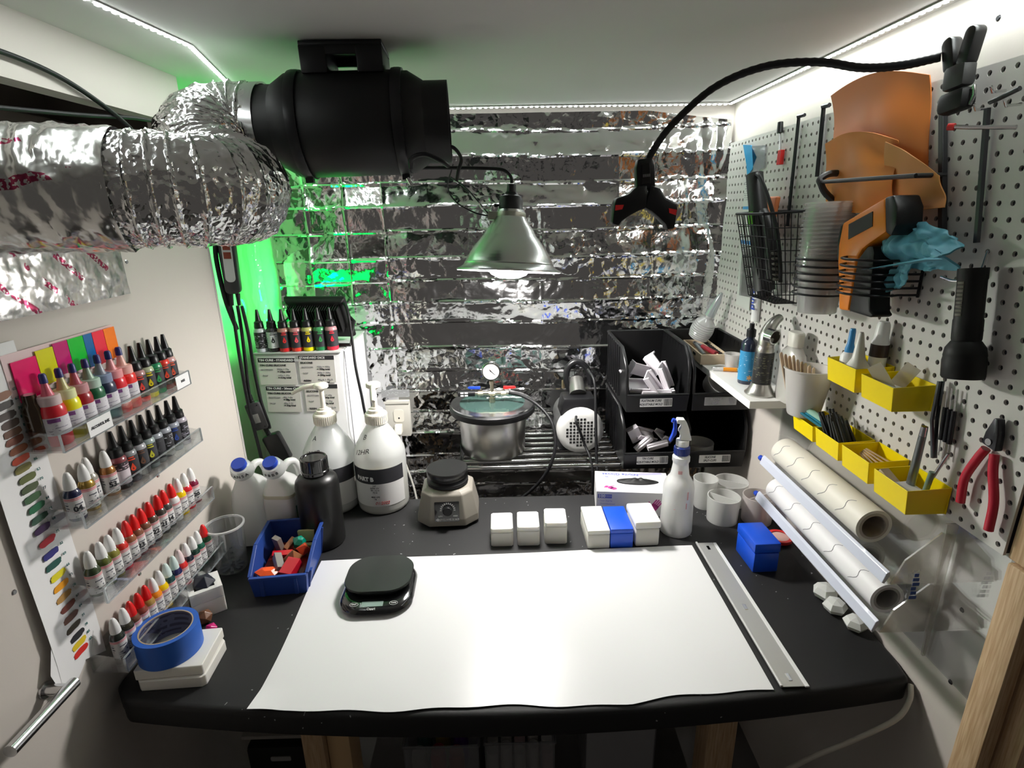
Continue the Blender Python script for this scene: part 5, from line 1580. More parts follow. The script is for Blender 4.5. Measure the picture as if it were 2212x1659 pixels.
# ------------------------------------------------------------------ black stacking bins
def black_bin(label, x, z, w, lines, glare_tone=False):
    t = thing('stacking_bin', label, 'bin', (x, 1.462, z), (0, 0, 0), 'black stacking bins on the rack')
    m = mat('bin_black', (0.006, 0.006, 0.0065), 0.36, spec=0.35)
    W, D, H, F, th = w / 2, 0.285, 0.176, 0.053, 0.004
    g = G()
    g.box(-W + 0.006, W - 0.006, 0.002, D, 0, th)
    g.box(-W + 0.004, W - 0.004, D - th, D, 0, H)
    g.frus((-W + 0.006, W - 0.006, 0, th), (-W + 0.003, W - 0.003, -0.006, th - 0.006), 0, F)
    for s in (-1, 1):
        prof = [(0, 0), (D, 0), (D, H), (0.060, H), (0.016, H - 0.030), (0.004, H - 0.050), (-0.004, F)]
        vs = []
        for yy, zz in prof:
            xo = W - 0.006 + 0.006 * zz / H
            vs += [(s * xo, yy, zz), (s * (xo - th), yy, zz)]
        n = len(prof)
        g.add(vs, [tuple(2 * k for k in range(n)), tuple(2 * k + 1 for k in range(n))] + [(2 * k, 2 * ((k + 1) % n), 2 * ((k + 1) % n) + 1, 2 * k + 1) for k in range(n)])
    g.obj('bin_shell', m, t, smooth=0, bevel=0.0007, seg=1)
    g = G()
    for s in (-1, 1):
        g.tube([(s * (W - 0.002), D, H), (s * (W - 0.002), 0.062, H), (s * (W - 0.003), 0.020, H - 0.028), (s * (W - 0.005), 0.004, H - 0.052), (s * (W - 0.006), -0.003, F)], 0.0048, 6)
    g.tube([(-W + 0.002, D, H), (W - 0.002, D, H)], 0.0048, 6)
    g.tube([(-W + 0.006, -0.006, F), (W - 0.006, -0.006, F)], 0.0035, 6)
    g.obj('rim', m, t, smooth=60)
    for s in (-1, 1):
        for k in range(7):
            G().box(s * (W - 0.001) - 0.004, s * (W - 0.001) + 0.004, 0.09 + k * 0.028, 0.093 + k * 0.028, 0.02, H - 0.004).obj('stiffening_rib', m, t, smooth=0)
    lab = G().prism(rrect(-0.046, 0.046, -0.0125, 0.0125, 0.0015), 0, 0.0006, T(-0.004, -0.0056, 0.030) @ RX(PI / 2)).obj('bin_label', mat('label_glare', (0.42, 0.42, 0.42), 0.25, 0.6) if glare_tone else mat('label_paper', (0.80, 0.79, 0.77), 0.4), t, smooth=0)  # silver stock and greyed ink imitate glare washing out this label
    for k, s_ in enumerate(lines):
        text('lettering', s_, 0.0092, INKG if glare_tone else INK, lab, (-0.018, -0.0060, 0.0355 - k * 0.0108), shear=0.15, sx=0.82, bold=0.0003)
    g = G()
    rr = random.Random(len(label))
    xx = 0.018
    while xx < 0.041:
        wd = rr.choice((0.0006, 0.0010, 0.0016))
        g.box(xx, xx + wd, -0.0064, -0.0059, 0.0205, 0.0400)
        xx += wd + rr.choice((0.0007, 0.0012))
    g.obj('barcode', INK if not glare_tone else INKG, lab, smooth=0)
    return t
black_bin('black stacking bin of white mold parts labelled platinum cure adjustable mold', 0.428, 0.2460, 0.186, ['PLATINUM CURE', 'ADJUSTABLE MOLD'])
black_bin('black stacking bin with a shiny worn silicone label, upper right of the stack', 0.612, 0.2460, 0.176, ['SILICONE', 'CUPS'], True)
black_bin('black stacking bin labelled tin cure adjustable mold, lower left of the stack', 0.428, 0.0662, 0.186, ['TIN CURE', 'ADJUSTABLE MOLD'])
black_bin('black stacking bin labelled silicone split-cups, lower right of the stack', 0.612, 0.0662, 0.176, ['SILICONE', 'SPLIT-CUPS'])
MP_ = mat('mold_part_white', (0.76, 0.72, 0.76), 0.4)
def lpart(label, x, y, z, rot, kind, grp, L=0.06):
    g = G()
    if kind == 0:
        g.box(-L / 2, L / 2, -0.022, 0.022, -0.002, 0.002)
        g.box(-L / 2, L / 2, -0.022, -0.018, 0.002, 0.016)
        g.box(-L / 2, L / 2, 0.018, 0.022, 0.002, 0.012)
    elif kind == 1:
        g.box(-L / 2, L / 2, -0.0025, 0.0025, -0.018, 0.018)
        g.box(-L / 2, -L / 2 + 0.005, 0.0025, 0.020, -0.018, 0.018)
        g.box(L / 2 - 0.005, L / 2, 0.0025, 0.012, -0.018, 0.018)
    else:
        g.box(-L / 2, L / 2, -0.009, 0.009, -0.007, 0.007)
        g.box(-L / 2, L / 2, -0.003, 0.003, 0.007, 0.011)
    o = g.obj('mold_part', MP_, smooth=0, bevel=0.0006, seg=1)
    o.location, o.rotation_euler = (x, y, z), rot
    tag(o, label, 'mold part', grp)
GA_, GB_ = 'white mold parts in the platinum cure bin', 'white mold parts in the tin cure bin'
lpart('long flat white channel leaning at the right of the platinum cure bin', 0.456, 1.505, 0.335, (0.9, 1.15, 0.25), 0, GA_, 0.085)
lpart('wide white channel tilted in the middle of the platinum cure bin', 0.420, 1.490, 0.318, (0.75, 0.95, 0.15), 0, GA_, 0.078)
lpart('white channel lying low at the left of the platinum cure bin', 0.380, 1.495, 0.312, (0.6, 0.08, 0.05), 0, GA_, 0.056)
lpart('white corner wall standing at the back left of the platinum cure bin', 0.392, 1.530, 0.352, (0.3, 0.35, 0.5), 1, GA_, 0.060)
lpart('white corner wall at the back right of the platinum cure bin', 0.438, 1.548, 0.362, (0.2, 0.9, -0.3), 1, GA_, 0.064)
lpart('small white corner wall at the far left of the platinum cure bin', 0.366, 1.540, 0.345, (0.4, -0.7, 0.4), 1, GA_, 0.045)
lpart('slim white stick at the very front of the platinum cure bin', 0.428, 1.475, 0.297, (0, 0.06, 0.05), 2, GA_, 0.085)
lpart('white mold part with four grooves at the right front of the platinum cure bin', 0.468, 1.485, 0.296, (0.2, -0.2, 0.1), 2, GA_, 0.030)
lpart('white stick crossing up to the right in the tin cure bin', 0.405, 1.495, 0.132, (0.4, -0.65, 0.2), 2, GB_, 0.060)
lpart('white stick lying level at the front of the tin cure bin', 0.445, 1.487, 0.130, (0.3, -0.22, 0.1), 2, GB_, 0.062)
lpart('white corner wall standing at the left of the tin cure bin', 0.386, 1.520, 0.150, (0.2, 1.1, 0.3), 1, GB_, 0.046)
lpart('white channel at the back of the tin cure bin', 0.420, 1.535, 0.142, (0.5, 0.3, 0.2), 0, GB_, 0.060)
lpart('shaded white mold part at the right of the tin cure bin', 0.470, 1.525, 0.140, (0.4, 0.5, 0.6), 0, GB_, 0.045)
tag(G().lathe([(0, 0), (0.040, 0), (0.046, 0.012), (0.046, 0.044), (0.044, 0.044), (0.043, 0.014), (0, 0.003)], 36).obj('silicone_bowl', CUPSIL, smooth=40, loc=(0.585, 1.535, 0.0735)), 'translucent silicone bowl in the silicone split-cups bin', 'bowl')
o = G().lathe([(0, 0), (0.034, 0), (0.046, 0.060), (0.044, 0.060), (0.032, 0.003), (0, 0.003)], 36).obj('silicone_bowl', CUPSIL, smooth=40)
o.location, o.rotation_euler = (0.615, 1.535, 0.295), (0.9, 0.2, 0)
tag(o, 'milky silicone cup tipped over in the bin below the white shelf', 'bowl')

# ================================================================== LEFT WALL: acrylic paint shelves
SHELF_NAMES = ('top', 'second', 'third', 'bottom')
SHELF_Z = (0.472, 0.343, 0.203, 0.061)
def acrylic_shelf(k, z):
    t = thing('acrylic_shelf', '%s clear acrylic ledge of paint bottles on the left wall' % SHELF_NAMES[k], 'shelf', (-0.7195, 0.755, z), (0, 0, 0), 'clear acrylic paint shelves')
    L = 0.345
    G().box(0.0005, 0.060, 0, L, -0.003, 0.0).obj('shelf_floor', ACR, t, smooth=0)
    G().box(0.057, 0.060, 0, L, 0.0002, 0.026).obj('front_lip', ACR, t, smooth=0)
    G().box(0.0005, 0.0030, 0, L, 0.0002, 0.040).obj('back_plate', ACR, t, smooth=0)
    for y in (0.0, L - 0.003):
        G().add([(0.003, y, 0.0), (0.057, y, 0.0), (0.057, y, 0.024), (0.003, y, 0.034), (0.003, y + 0.003, 0.0), (0.057, y + 0.003, 0.0), (0.057, y + 0.003, 0.024), (0.003, y + 0.003, 0.034)],
              [(0, 1, 2, 3), (4, 5, 6, 7), (0, 1, 5, 4), (1, 2, 6, 5), (2, 3, 7, 6), (3, 0, 4, 7)]).obj('end_plate', ACR, t, smooth=0)
    g = G()
    g.box(0.0572, 0.0606, 0, L, 0.0255, 0.0268)
    g.box(0.0575, 0.0606, 0, L, -0.0034, -0.0018)
    for y in (0.0, L):
        g.box(0.057, 0.0606, y - 0.0006, y + 0.0006, -0.003, 0.026)
    g.obj('polished_edge', ACR_EDGE, t, smooth=0)
    return t
shelves = [acrylic_shelf(k, z) for k, z in enumerate(SHELF_Z)]
for y0, y1, w_, s in ((0.052, 0.105, 0.04, 'ALCOHOL INK'), (0.294, 0.340, 0.02, 'INKS')):
    g = G().box(0.0607, 0.0612, y0, y1, -0.001, 0.025)
    p = g.obj('shelf_label', PAPER, shelves[0], smooth=0)
    text('lettering', s, 0.0062, INK, p, (0.0615, (y0 + y1) / 2, 0.012), (PI / 2, 0, PI / 2), bold=0.0003)
SZ = [z + 0.0004 for z in SHELF_Z]

# ------------------------------------------------------------------ 60 ml squeeze bottles, top shelf
SQL = print_mat('squeeze_label', (0.66, 0.64, 0.68), [], ink=(0.35, 0.33, 0.40), lines=(0.020, 0.042, 0.0044), dens=0.42)
def squeeze(label, y, liq, tint, neck):
    t = thing('squeeze_bottle', label, 'bottle', (-0.688, y, SZ[0]), (0, 0, 0.95), 'squeeze bottles on the top shelf')
    k = '%02x%02x%02x' % tuple(int(c * 255) for c in liq)
    m = mat('dye_' + k, liq, 0.3, coat=0.25)
    G().lathe([(0, 0), (0.0155, 0), (0.0175, 0.003), (0.0175, 0.054), (0.0165, 0.060), (0.0145, 0.064), (0, 0.064)], 28).obj('bottle_body', m, t, smooth=40)
    G().lathe([(0.01765, 0.018), (0.0179, 0.018), (0.0179, 0.046), (0.01765, 0.046)], 28).obj('label', SQL, t, smooth=40)
    G().lathe([(0.0180, 0.0385), (0.0182, 0.0385), (0.0182, 0.0445), (0.0180, 0.0445)], 8, None, 0, -PI / 2 - 0.75, -PI / 2 + 0.15).obj('brand_tag', mat('tag_purple', (0.19, 0.06, 0.22), 0.5), t, smooth=40)
    nm = mat('collar_%02x%02x%02x' % tuple(int(c * 255) for c in neck), neck, 0.35)
    G().lathe([(0, 0.0635), (0.0150, 0.0635), (0.0150, 0.0765), (0.0135, 0.078), (0, 0.078)], 26).obj('cap_collar', nm, t, smooth=40)
    sm = mat('spout_%02x%02x%02x' % tuple(int(c * 255) for c in tint), tint, 0.35)
    G().lathe([(0, 0.078), (0.0085, 0.078), (0.0070, 0.082), (0.0038, 0.0985), (0, 0.0985)], 20).obj('spout', sm, t, smooth=40)
    G().lathe([(0, 0.097), (0.0054, 0.097), (0.0050, 0.1085), (0.0035, 0.1115), (0, 0.1115)], 16).obj('tip_cap', mat('tip_navy', (0.025, 0.028, 0.17), 0.4), t, smooth=40)
for a in ((' front end', 0.786, (0.62, 0.015, 0.03), (0.70, 0.14, 0.20), (0.66, 0.52, 0.52), 'red squeeze bottle with a pink spout at the front end of the top shelf'),
          ('', 0.816, (0.85, 0.78, 0.0), (0.60, 0.55, 0.25), (0.72, 0.74, 0.40), 'yellow squeeze bottle on the top shelf'),
          ('', 0.843, (0.34, 0.008, 0.018), (0.50, 0.10, 0.15), (0.55, 0.26, 0.28), 'dark crimson squeeze bottle between the yellow and green ones on the top shelf'),
          ('', 0.871, (0.008, 0.12, 0.045), (0.30, 0.42, 0.32), (0.42, 0.56, 0.47), 'dark green squeeze bottle on the top shelf'),
          ('', 0.899, (0.015, 0.025, 0.065), (0.28, 0.30, 0.36), (0.20, 0.25, 0.38), 'dark navy squeeze bottle on the top shelf'),
          ('', 0.926, (0.72, 0.015, 0.03), (0.78, 0.30, 0.32), (0.80, 0.30, 0.32), 'bright red squeeze bottle beside the navy one on the top shelf'),
          ('', 0.953, (0.78, 0.025, 0.02), (0.80, 0.45, 0.38), (0.80, 0.42, 0.38), 'orange red squeeze bottle nearest the black spout bottles on the top shelf')):
    squeeze(a[5], a[1], a[2], a[3], a[4])
IG = 'black spout ink bottles on the top shelf'
for lab, y, c, sh, dr in (('vermilion ink bottle with pink shoulder, nearest the squeeze bottles on the top shelf', 0.984, (0.72, 0.04, 0.03), (0.42, 0.22, 0.22), (0.72, 0.06, 0.04)),
                          ('yellow ink bottle with a yellow drop on the top shelf', 1.010, (0.78, 0.72, 0.02), (0.42, 0.46, 0.30), (0.78, 0.62, 0.0)),
                          ('green ink bottle with a green drop on the top shelf', 1.036, (0.02, 0.24, 0.09), (0.02, 0.22, 0.09), (0.04, 0.35, 0.10)),
                          ('red ink bottle with a red shoulder, second from the far end of the top shelf', 1.062, (0.65, 0.02, 0.02), (0.65, 0.03, 0.02), (0.75, 0.06, 0.02)),
                          ('coral ink bottle with pale shoulder at the far end of the top shelf', 1.084, (0.70, 0.10, 0.05), (0.58, 0.34, 0.33), (0.75, 0.10, 0.04))):
    tint_bottle(lab, -0.688, y, SZ[0], 0.95, c, name='ink_bottle', drop=dr, shoulder=sh, group=IG)

# ------------------------------------------------------------------ droppers
PLAB = {}
def paint_label(col):
    k = 'paint_label_%02x%02x%02x' % tuple(int(c * 255) for c in col)
    return print_mat(k, (0.66, 0.65, 0.64), [(0.0385, 0.0400, (0.62, 0.08, 0.10)), (0.0360, 0.0375, (0.66, 0.22, 0.24))], ink=(0.10, 0.10, 0.12), lines=(0.008, 0.0335, 0.0050), dens=0.44)
def dropper(label, y, k, col, cap, grp, num=None, x=-0.690, metallic=0.0):
    t = thing('dropper_bottle', label, 'bottle', (x, y, SZ[k]), (0, 0, 0.95), grp)
    key = '%02x%02x%02x' % tuple(int(c * 255) for c in col)
    m = mat('paint_' + key, col, 0.22, metallic, coat=0.4)
    G().lathe([(0, 0), (0.0108, 0), (0.0122, 0.0016), (0.0122, 0.006), (0, 0.006)], 22).obj('bottle_foot', m, t, smooth=40)
    G().lathe([(0, 0.0061), (0.0122, 0.0061), (0.0122, 0.0410), (0, 0.0410)], 22).obj('label', paint_label(col), t, smooth=40)
    G().lathe([(0, 0.0411), (0.0121, 0.0411), (0.0119, 0.0450), (0.0100, 0.0500), (0.0082, 0.0525), (0, 0.0525)], 22).obj('bottle_shoulder', m, t, smooth=50)
    cm = {'white': WHITEP, 'red': mat('dropper_cap_red', (0.68, 0.012, 0.012), 0.35), 'mint': mat('dropper_cap_mint', (0.66, 0.80, 0.76), 0.35), 'pink': mat('dropper_cap_pink', (0.82, 0.66, 0.66), 0.35)}[cap]
    G().lathe([(0, 0.0526), (0.0084, 0.0526), (0.0084, 0.0560), (0.0078, 0.0640), (0.0056, 0.0745), (0.0036, 0.0795), (0.0022, 0.0810), (0, 0.0812)], 20).obj('cap', cm, t, smooth=40)
    if num:
        text('lettering', num, 0.0125, INK, t, (0, 0, 0.0215), wrap=0.0123, rot=(0, 0, 0.0), bold=0.0004)
BG = 'paint bottles on the second shelf'
dropper('navy paint dropper with white cap at the front end of the second shelf', 0.781, 1, (0.012, 0.014, 0.055), 'white', BG, '04')
dropper('gold paint dropper with white cap on the second shelf', 0.812, 1, (0.42, 0.27, 0.05), 'white', BG, None, metallic=0.6)
dropper('pearly silver paint dropper with slim white cap on the second shelf', 0.836, 1, (0.52, 0.50, 0.44), 'white', BG, '51', -0.702, metallic=0.5)
dropper('bronze paint dropper with tall white cap on the second shelf', 0.862, 1, (0.40, 0.17, 0.05), 'white', BG, '53', metallic=0.6)
for lab, y, c, sh, dr, lb in (('maroon ink bottle with black spout beside the bronze dropper', 0.886, (0.02, 0.02, 0.03), (0.20, 0.045, 0.055), None, print_mat('maroon_label', (0.03, 0.02, 0.025), [(0.010, 0.036, (0.62, 0.54, 0.58))], ink=(0.5, 0.35, 0.4), lines=(0.037, 0.048, 0.004), dens=0.5)),
                              ('ink bottle with an orange drop on the second shelf', 0.913, (0.10, 0.10, 0.11), (0.24, 0.25, 0.26), (0.80, 0.07, 0.02), None),
                              ('dark brown ink bottle next to the orange drop one on the second shelf', 0.941, (0.10, 0.09, 0.09), (0.34, 0.34, 0.36), (0.13, 0.055, 0.03), None),
                              ('ink bottle with a yellow drop on the second shelf', 0.968, (0.16, 0.20, 0.19), (0.28, 0.34, 0.33), (0.62, 0.60, 0.04), None),
                              ('ink bottle with a plain dark label past the yellow drop one', 0.993, (0.14, 0.15, 0.15), (0.30, 0.32, 0.35), (0.05, 0.05, 0.055), None),
                              ('ink bottle with fine white print, third from the far end of the second shelf', 1.021, (0.18, 0.19, 0.20), (0.32, 0.34, 0.38), None, LTXT),
                              ('ink bottle with a blue band, second from the far end of the second shelf', 1.050, (0.20, 0.22, 0.26), (0.30, 0.32, 0.37), (0.02, 0.06, 0.30), None),
                              ('lavender grey ink bottle at the far end of the second shelf', 1.078, (0.40, 0.38, 0.42), (0.42, 0.38, 0.43), None, print_mat('lav_print', (0.02, 0.02, 0.025), [], ink=(0.35, 0.33, 0.4), lines=(0.012, 0.045, 0.0036), dens=0.5))):
    tint_bottle(lab, -0.688, y, SZ[1], 0.95, c, name='ink_bottle', drop=dr, shoulder=sh, lab=lb, group=BG)
CG, DG = 'paint droppers on the third shelf', 'paint droppers on the bottom shelf'
W_, R_ = 'white', 'red'
third = [(0.777, (0.035, 0.055, 0.022), W_, 'dark olive green paint dropper at the front end of the third shelf', None), (0.803, (0.10, 0.12, 0.025), W_, 'olive green paint dropper, second on the third shelf', None),
         (0.824, (0.22, 0.20, 0.035), W_, 'mustard olive paint dropper just before the red one on the third shelf', None), (0.846, (0.56, 0.025, 0.018), W_, 'scarlet paint dropper with white cap beside the brown ones on the third shelf', None),
         (0.869, (0.26, 0.09, 0.04), R_, 'light brown paint dropper, first with a red cap on the third shelf', None), (0.890, (0.20, 0.07, 0.04), R_, 'reddish brown paint dropper, second with a red cap on the third shelf', '23'),
         (0.912, (0.16, 0.065, 0.038), R_, 'mid brown paint dropper, third with a red cap on the third shelf', None), (0.935, (0.085, 0.052, 0.036), R_, 'umber paint dropper, fourth with a red cap on the third shelf', '22'),
         (0.962, (0.050, 0.042, 0.035), R_, 'dark umber paint dropper, fifth with a red cap on the third shelf', '21'), (0.982, (0.052, 0.052, 0.050), R_, 'charcoal paint dropper, sixth with a red cap on the third shelf', '24'),
         (1.008, (0.72, 0.71, 0.70), R_, 'white paint dropper with a red cap on the third shelf', None), (1.032, (0.78, 0.52, 0.0), W_, 'yellow paint dropper with white cap on the third shelf', None),
         (1.056, (0.62, 0.015, 0.03), W_, 'red paint dropper with white cap, second from the far end of the third shelf', None), (1.081, (0.19, 0.012, 0.045), W_, 'maroon paint dropper at the far end of the third shelf', '20')]
for y, c, cap, lab, num in third:
    dropper(lab, y, 2, c, cap, CG, num)
bottom = [(0.788, (0.022, 0.028, 0.022), W_, 'blackish green paint dropper at the front end of the bottom shelf'), (0.813, (0.042, 0.038, 0.026), W_, 'dark brown black paint dropper, second on the bottom shelf'),
          (0.831, (0.14, 0.055, 0.035), R_, 'brown paint dropper, first with a red cap on the bottom shelf'), (0.853, (0.22, 0.045, 0.030), R_, 'brick red paint dropper, second with a red cap on the bottom shelf'),
          (0.875, (0.36, 0.21, 0.05), R_, 'ochre paint dropper with a red cap on the bottom shelf'), (0.897, (0.80, 0.24, 0.01), W_, 'orange paint dropper with white cap on the bottom shelf'),
          (0.919, (0.82, 0.54, 0.0), W_, 'yellow paint dropper beside the orange one on the bottom shelf'), (0.942, (0.015, 0.055, 0.055), 'mint', 'dark teal paint dropper with mint tinted cap on the bottom shelf'),
          (0.967, (0.018, 0.018, 0.085), 'mint', 'navy paint dropper with mint tinted cap on the bottom shelf'), (0.988, (0.64, 0.03, 0.03), 'pink', 'red paint dropper with pinkish cap on the bottom shelf'),
          (1.012, (0.016, 0.018, 0.030), W_, 'black blue paint dropper past the red one on the bottom shelf'), (1.037, (0.014, 0.045, 0.030), W_, 'deep green paint dropper, third from the far end of the bottom shelf'),
          (1.058, (0.012, 0.09, 0.055), W_, 'sea green paint dropper, second from the far end of the bottom shelf'), (1.084, (0.02, 0.085, 0.03), R_, 'green paint dropper with a red cap at the far end of the bottom shelf')]
for y, c, cap, lab in bottom:
    dropper(lab, y, 3, c, cap, DG, None)

# ------------------------------------------------------------------ neon swatch strip leaning above the bottles
t = thing('swatch_strip', 'strip of seven glossy neon swatches taped above the top shelf', 'swatch strip', (-0.716, 0, 0))
NEON = [('neon_pink', (0.85, 0.0, 0.14)), ('neon_yellow', (0.75, 0.72, 0.0)), ('neon_magenta', (0.55, 0.0, 0.16)), ('neon_green', (0.0, 0.55, 0.03)), ('neon_blue', (0.0, 0.13, 0.40)), ('neon_red', (0.90, 0.02, 0.06)), ('neon_orange', (1.0, 0.22, 0.01))]
ys = [0.767, 0.812, 0.846, 0.876, 0.910, 0.930, 0.958, 0.986]
for k, (nm, c) in enumerate(NEON):
    dz = -0.016 if k == 0 else -0.006 if k == 1 else 0
    g = G().box(0.003 + 0.0004 * k, 0.0046 + 0.0004 * k, ys[k], ys[k + 1] - 0.0004, 0.561 + dz + 0.003 * math.sin(k), 0.615 + dz * 0.6)
    g.obj('swatch', mat(nm, c, 0.22, coat=0.5), t, smooth=0)
G().box(0.0, 0.0022, 0.757, 0.988, 0.555, 0.618).obj('backing_card', mat('swatch_backing', (0.68, 0.50, 0.50), 0.4), t, smooth=0)
tag(G().lathe([(0, 0), (0.012, 0), (0.0135, 0.003), (0.0135, 0.062), (0.009, 0.070), (0.009, 0.084), (0, 0.084)], 22).obj('dark_bottle', mat('amber_dark', (0.035, 0.018, 0.006), 0.15, coat=0.5), smooth=40, loc=(-0.7035, 0.772, SZ[0])) , 'dark amber bottle standing behind the red squeeze bottle on the top shelf', 'bottle')

# ------------------------------------------------------------------ curled paint swatch chart
t = thing('paint_chart', 'long curled white chart of hand painted colour swatches on the left wall', 'paint chart')
def chart(u, v):
    y = 0.690 + 0.098 * u
    z = 0.075 + 0.56 * v + (0.05 * (1 - u) if v < 0.1 else 0)
    return (-0.7165 + 0.006 * (1 - u) ** 3 + 0.0012 * math.sin(v * 9), y, z)
G().sheet(chart, 14, 60).obj('chart_paper', PAPER, t, smooth=60, solid=-0.0004)
SW = [(0.558, (0.25, 0.12, 0.07)), (0.544, (0.05, 0.047, 0.042)), (0.529, (0.06, 0.047, 0.04)), (0.516, (0.07, 0.045, 0.035)), (0.503, (0.13, 0.065, 0.04)), (0.491, (0.16, 0.05, 0.028)), (0.476, (0.27, 0.09, 0.04)), (0.461, (0.55, 0.06, 0.02)), (0.447, (0.17, 0.15, 0.03)), (0.430, (0.10, 0.12, 0.03)), (0.414, (0.06, 0.085, 0.035)), (0.398, (0.04, 0.10, 0.04)), (0.381, (0.012, 0.12, 0.05)), (0.363, (0.025, 0.07, 0.045)), (0.345, (0.05, 0.018, 0.08)), (0.322, (0.55, 0.03, 0.05)), (0.300, (0.018, 0.02, 0.16)), (0.281, (0.01, 0.075, 0.06)), (0.260, (0.75, 0.66, 0.02)), (0.241, (0.80, 0.33, 0.01)), (0.221, (0.42, 0.23, 0.06)), (0.201, (0.20, 0.05, 0.035)), (0.181, (0.14, 0.06, 0.04)), (0.162, (0.06, 0.05, 0.03)), (0.143, (0.02, 0.02, 0.022)), (0.128, (0.75, 0.55, 0.02)), (0.114, (0.65, 0.03, 0.02))]
for i, (z_, c) in enumerate(SW):
    pts = []
    r_ = random.Random(i)
    for k in range(20):
        a = 2 * PI * k / 20
        ca, sa = math.cos(a), math.sin(a)
        pts.append((0.0150 * math.copysign(abs(ca) ** 0.55, ca) * (1 + 0.07 * r_.uniform(-1, 1)), 0.0056 * math.copysign(abs(sa) ** 0.7, sa) * (1 + 0.12 * r_.uniform(-1, 1)) + 0.0012 * ca))
    yb = 0.742 - 0.001 * (i % 3)
    xs = -0.7165 + 0.006 * (1 - (yb - 0.69) / 0.098) ** 3 + 0.0025
    g = G().prism(pts, 0, 0.0004, Matrix.Translation((xs, yb, z_ + 0.006)) @ Matrix(((0, 0, 1, 0), (1, 0, 0, 0), (0, 1, 0, 0), (0, 0, 0, 1))))
    g.obj('colour_swatch', mat('sw_%02x%02x%02x' % tuple(int(q * 255) for q in c), c, 0.5), t, smooth=0)
    text('lettering', str(60 + (i * 7) % 30), 0.0062, mat('pen_teal', (0.03, 0.16, 0.15), 0.6), t, (-0.7138, 0.764, z_ + 0.010), (PI / 2, 0, PI / 2))

# wall details: screw heads, pencil line, steel bar handle
for y, z, lab in ((1.024, 0.296, 'screw head in the left wall between the second and third shelves'), (0.911, 0.143, 'screw head in the left wall just under the third shelf'), (1.075, 0.722, 'screw head in the left wall beside the foil tape patch'), (0.675, 0.287, 'screw head in the left wall to the left of the paint chart')):
    o = G().lathe([(0, 0), (0.0042, 0), (0.003, 0.0016), (0, 0.0016)], 12, RY(PI / 2)).obj('screw_head', STEEL, smooth=30, loc=(-0.7199, y, z))
    tag(o, lab, 'screw')
t = thing('bar_handle', 'round steel bar handle at the lower left of the left wall', 'handle', (-0.720, 0.665, 0.112))
G().cyl((0.036, 0.018, 0.0), (0.044, -0.105, 0.010), 0.009, n=20).obj('grip', STEEL, t)
G().cyl((0.0, 0.005, 0.0), (0.040, 0.005, 0.0), 0.0085, n=18).obj('post', STEEL, t)
G().cyl((0.0, 0.005, 0.0), (0.004, 0.005, 0.0), 0.0125, n=20).obj('rose', STEEL, t)

# ================================================================== RIGHT WALL
# white shelf board
t = thing('shelf_board', 'thick white shelf board under the pegboard above the black bins', 'shelf', (0, 0, 0))
G().box(0.578, 0.6995, 1.215, 1.800, 0.341, 0.360).obj('board', mat('melamine_white', (0.74, 0.73, 0.70), 0.4), t, smooth=0, bevel=0.001)
SBZ = 0.3602
# wooden pencil box with tools
t = thing('wooden_box', 'shallow pale wooden box of tools on the white shelf', 'box', (0.617, 1.635, SBZ), (0, 0, -0.05))
LW = mat('birch_wood', (0.62, 0.50, 0.35), 0.55, bump=(40, 0.2, 0.001))
g = G()
g.box(-0.038, 0.038, -0.090, 0.100, 0, 0.003)
g.obj('box_floor', LW, t, smooth=0)
for (a, b, c, d) in ((-0.040, 0.040, -0.094, -0.0885), (-0.040, 0.040, 0.0985, 0.104), (-0.040, -0.0355, -0.0885, 0.0985), (0.0355, 0.040, -0.0885, 0.0985), (0.010, 0.013, -0.0885, 0.0985)):
    G().box(a, b, c, d, 0, 0.030).obj('side', LW, t, smooth=0, bevel=0.0005)
G().prism(rrect(-0.012, 0.012, -0.004, 0.004, 0.0015), 0, 0.0012, T(-0.0402, -0.030, 0.019) @ RZ(-PI / 2) @ RX(PI / 2)).obj('latch', DARKIRON, t, smooth=0)
g = G()
for k in range(9):
    g.box(0.016, 0.034, -0.075 + k * 0.019, -0.067 + k * 0.019, 0.004, 0.026)
g.obj('slotted_insert', mat('insert_dark', (0.02, 0.018, 0.018), 0.6), t, smooth=0)
g = G().cyl((0.589, 1.56, 0.385), (0.607, 1.70, 0.389), 0.0065, n=14)
tag(g.obj('metal_pen', mat('pen_silver', (0.35, 0.40, 0.42), 0.3, 0.8), smooth=40), 'silver knife handle lying in the wooden box', 'knife handle')
t = thing('craft_knife', 'dark red and silver craft knife lying across the wooden box', 'knife', (0.622, 1.555, 0.389), (0, 0, 0.10))
G().cyl((0, 0, 0), (-0.002, 0.085, 0.002), 0.0078, n=16).obj('grip', mat('knife_red', (0.20, 0.012, 0.02), 0.35), t)
G().cyl((-0.002, 0.0852, 0.002), (-0.004, 0.135, 0.003), 0.0062, 0.0052, n=16).obj('collet', STEEL, t)
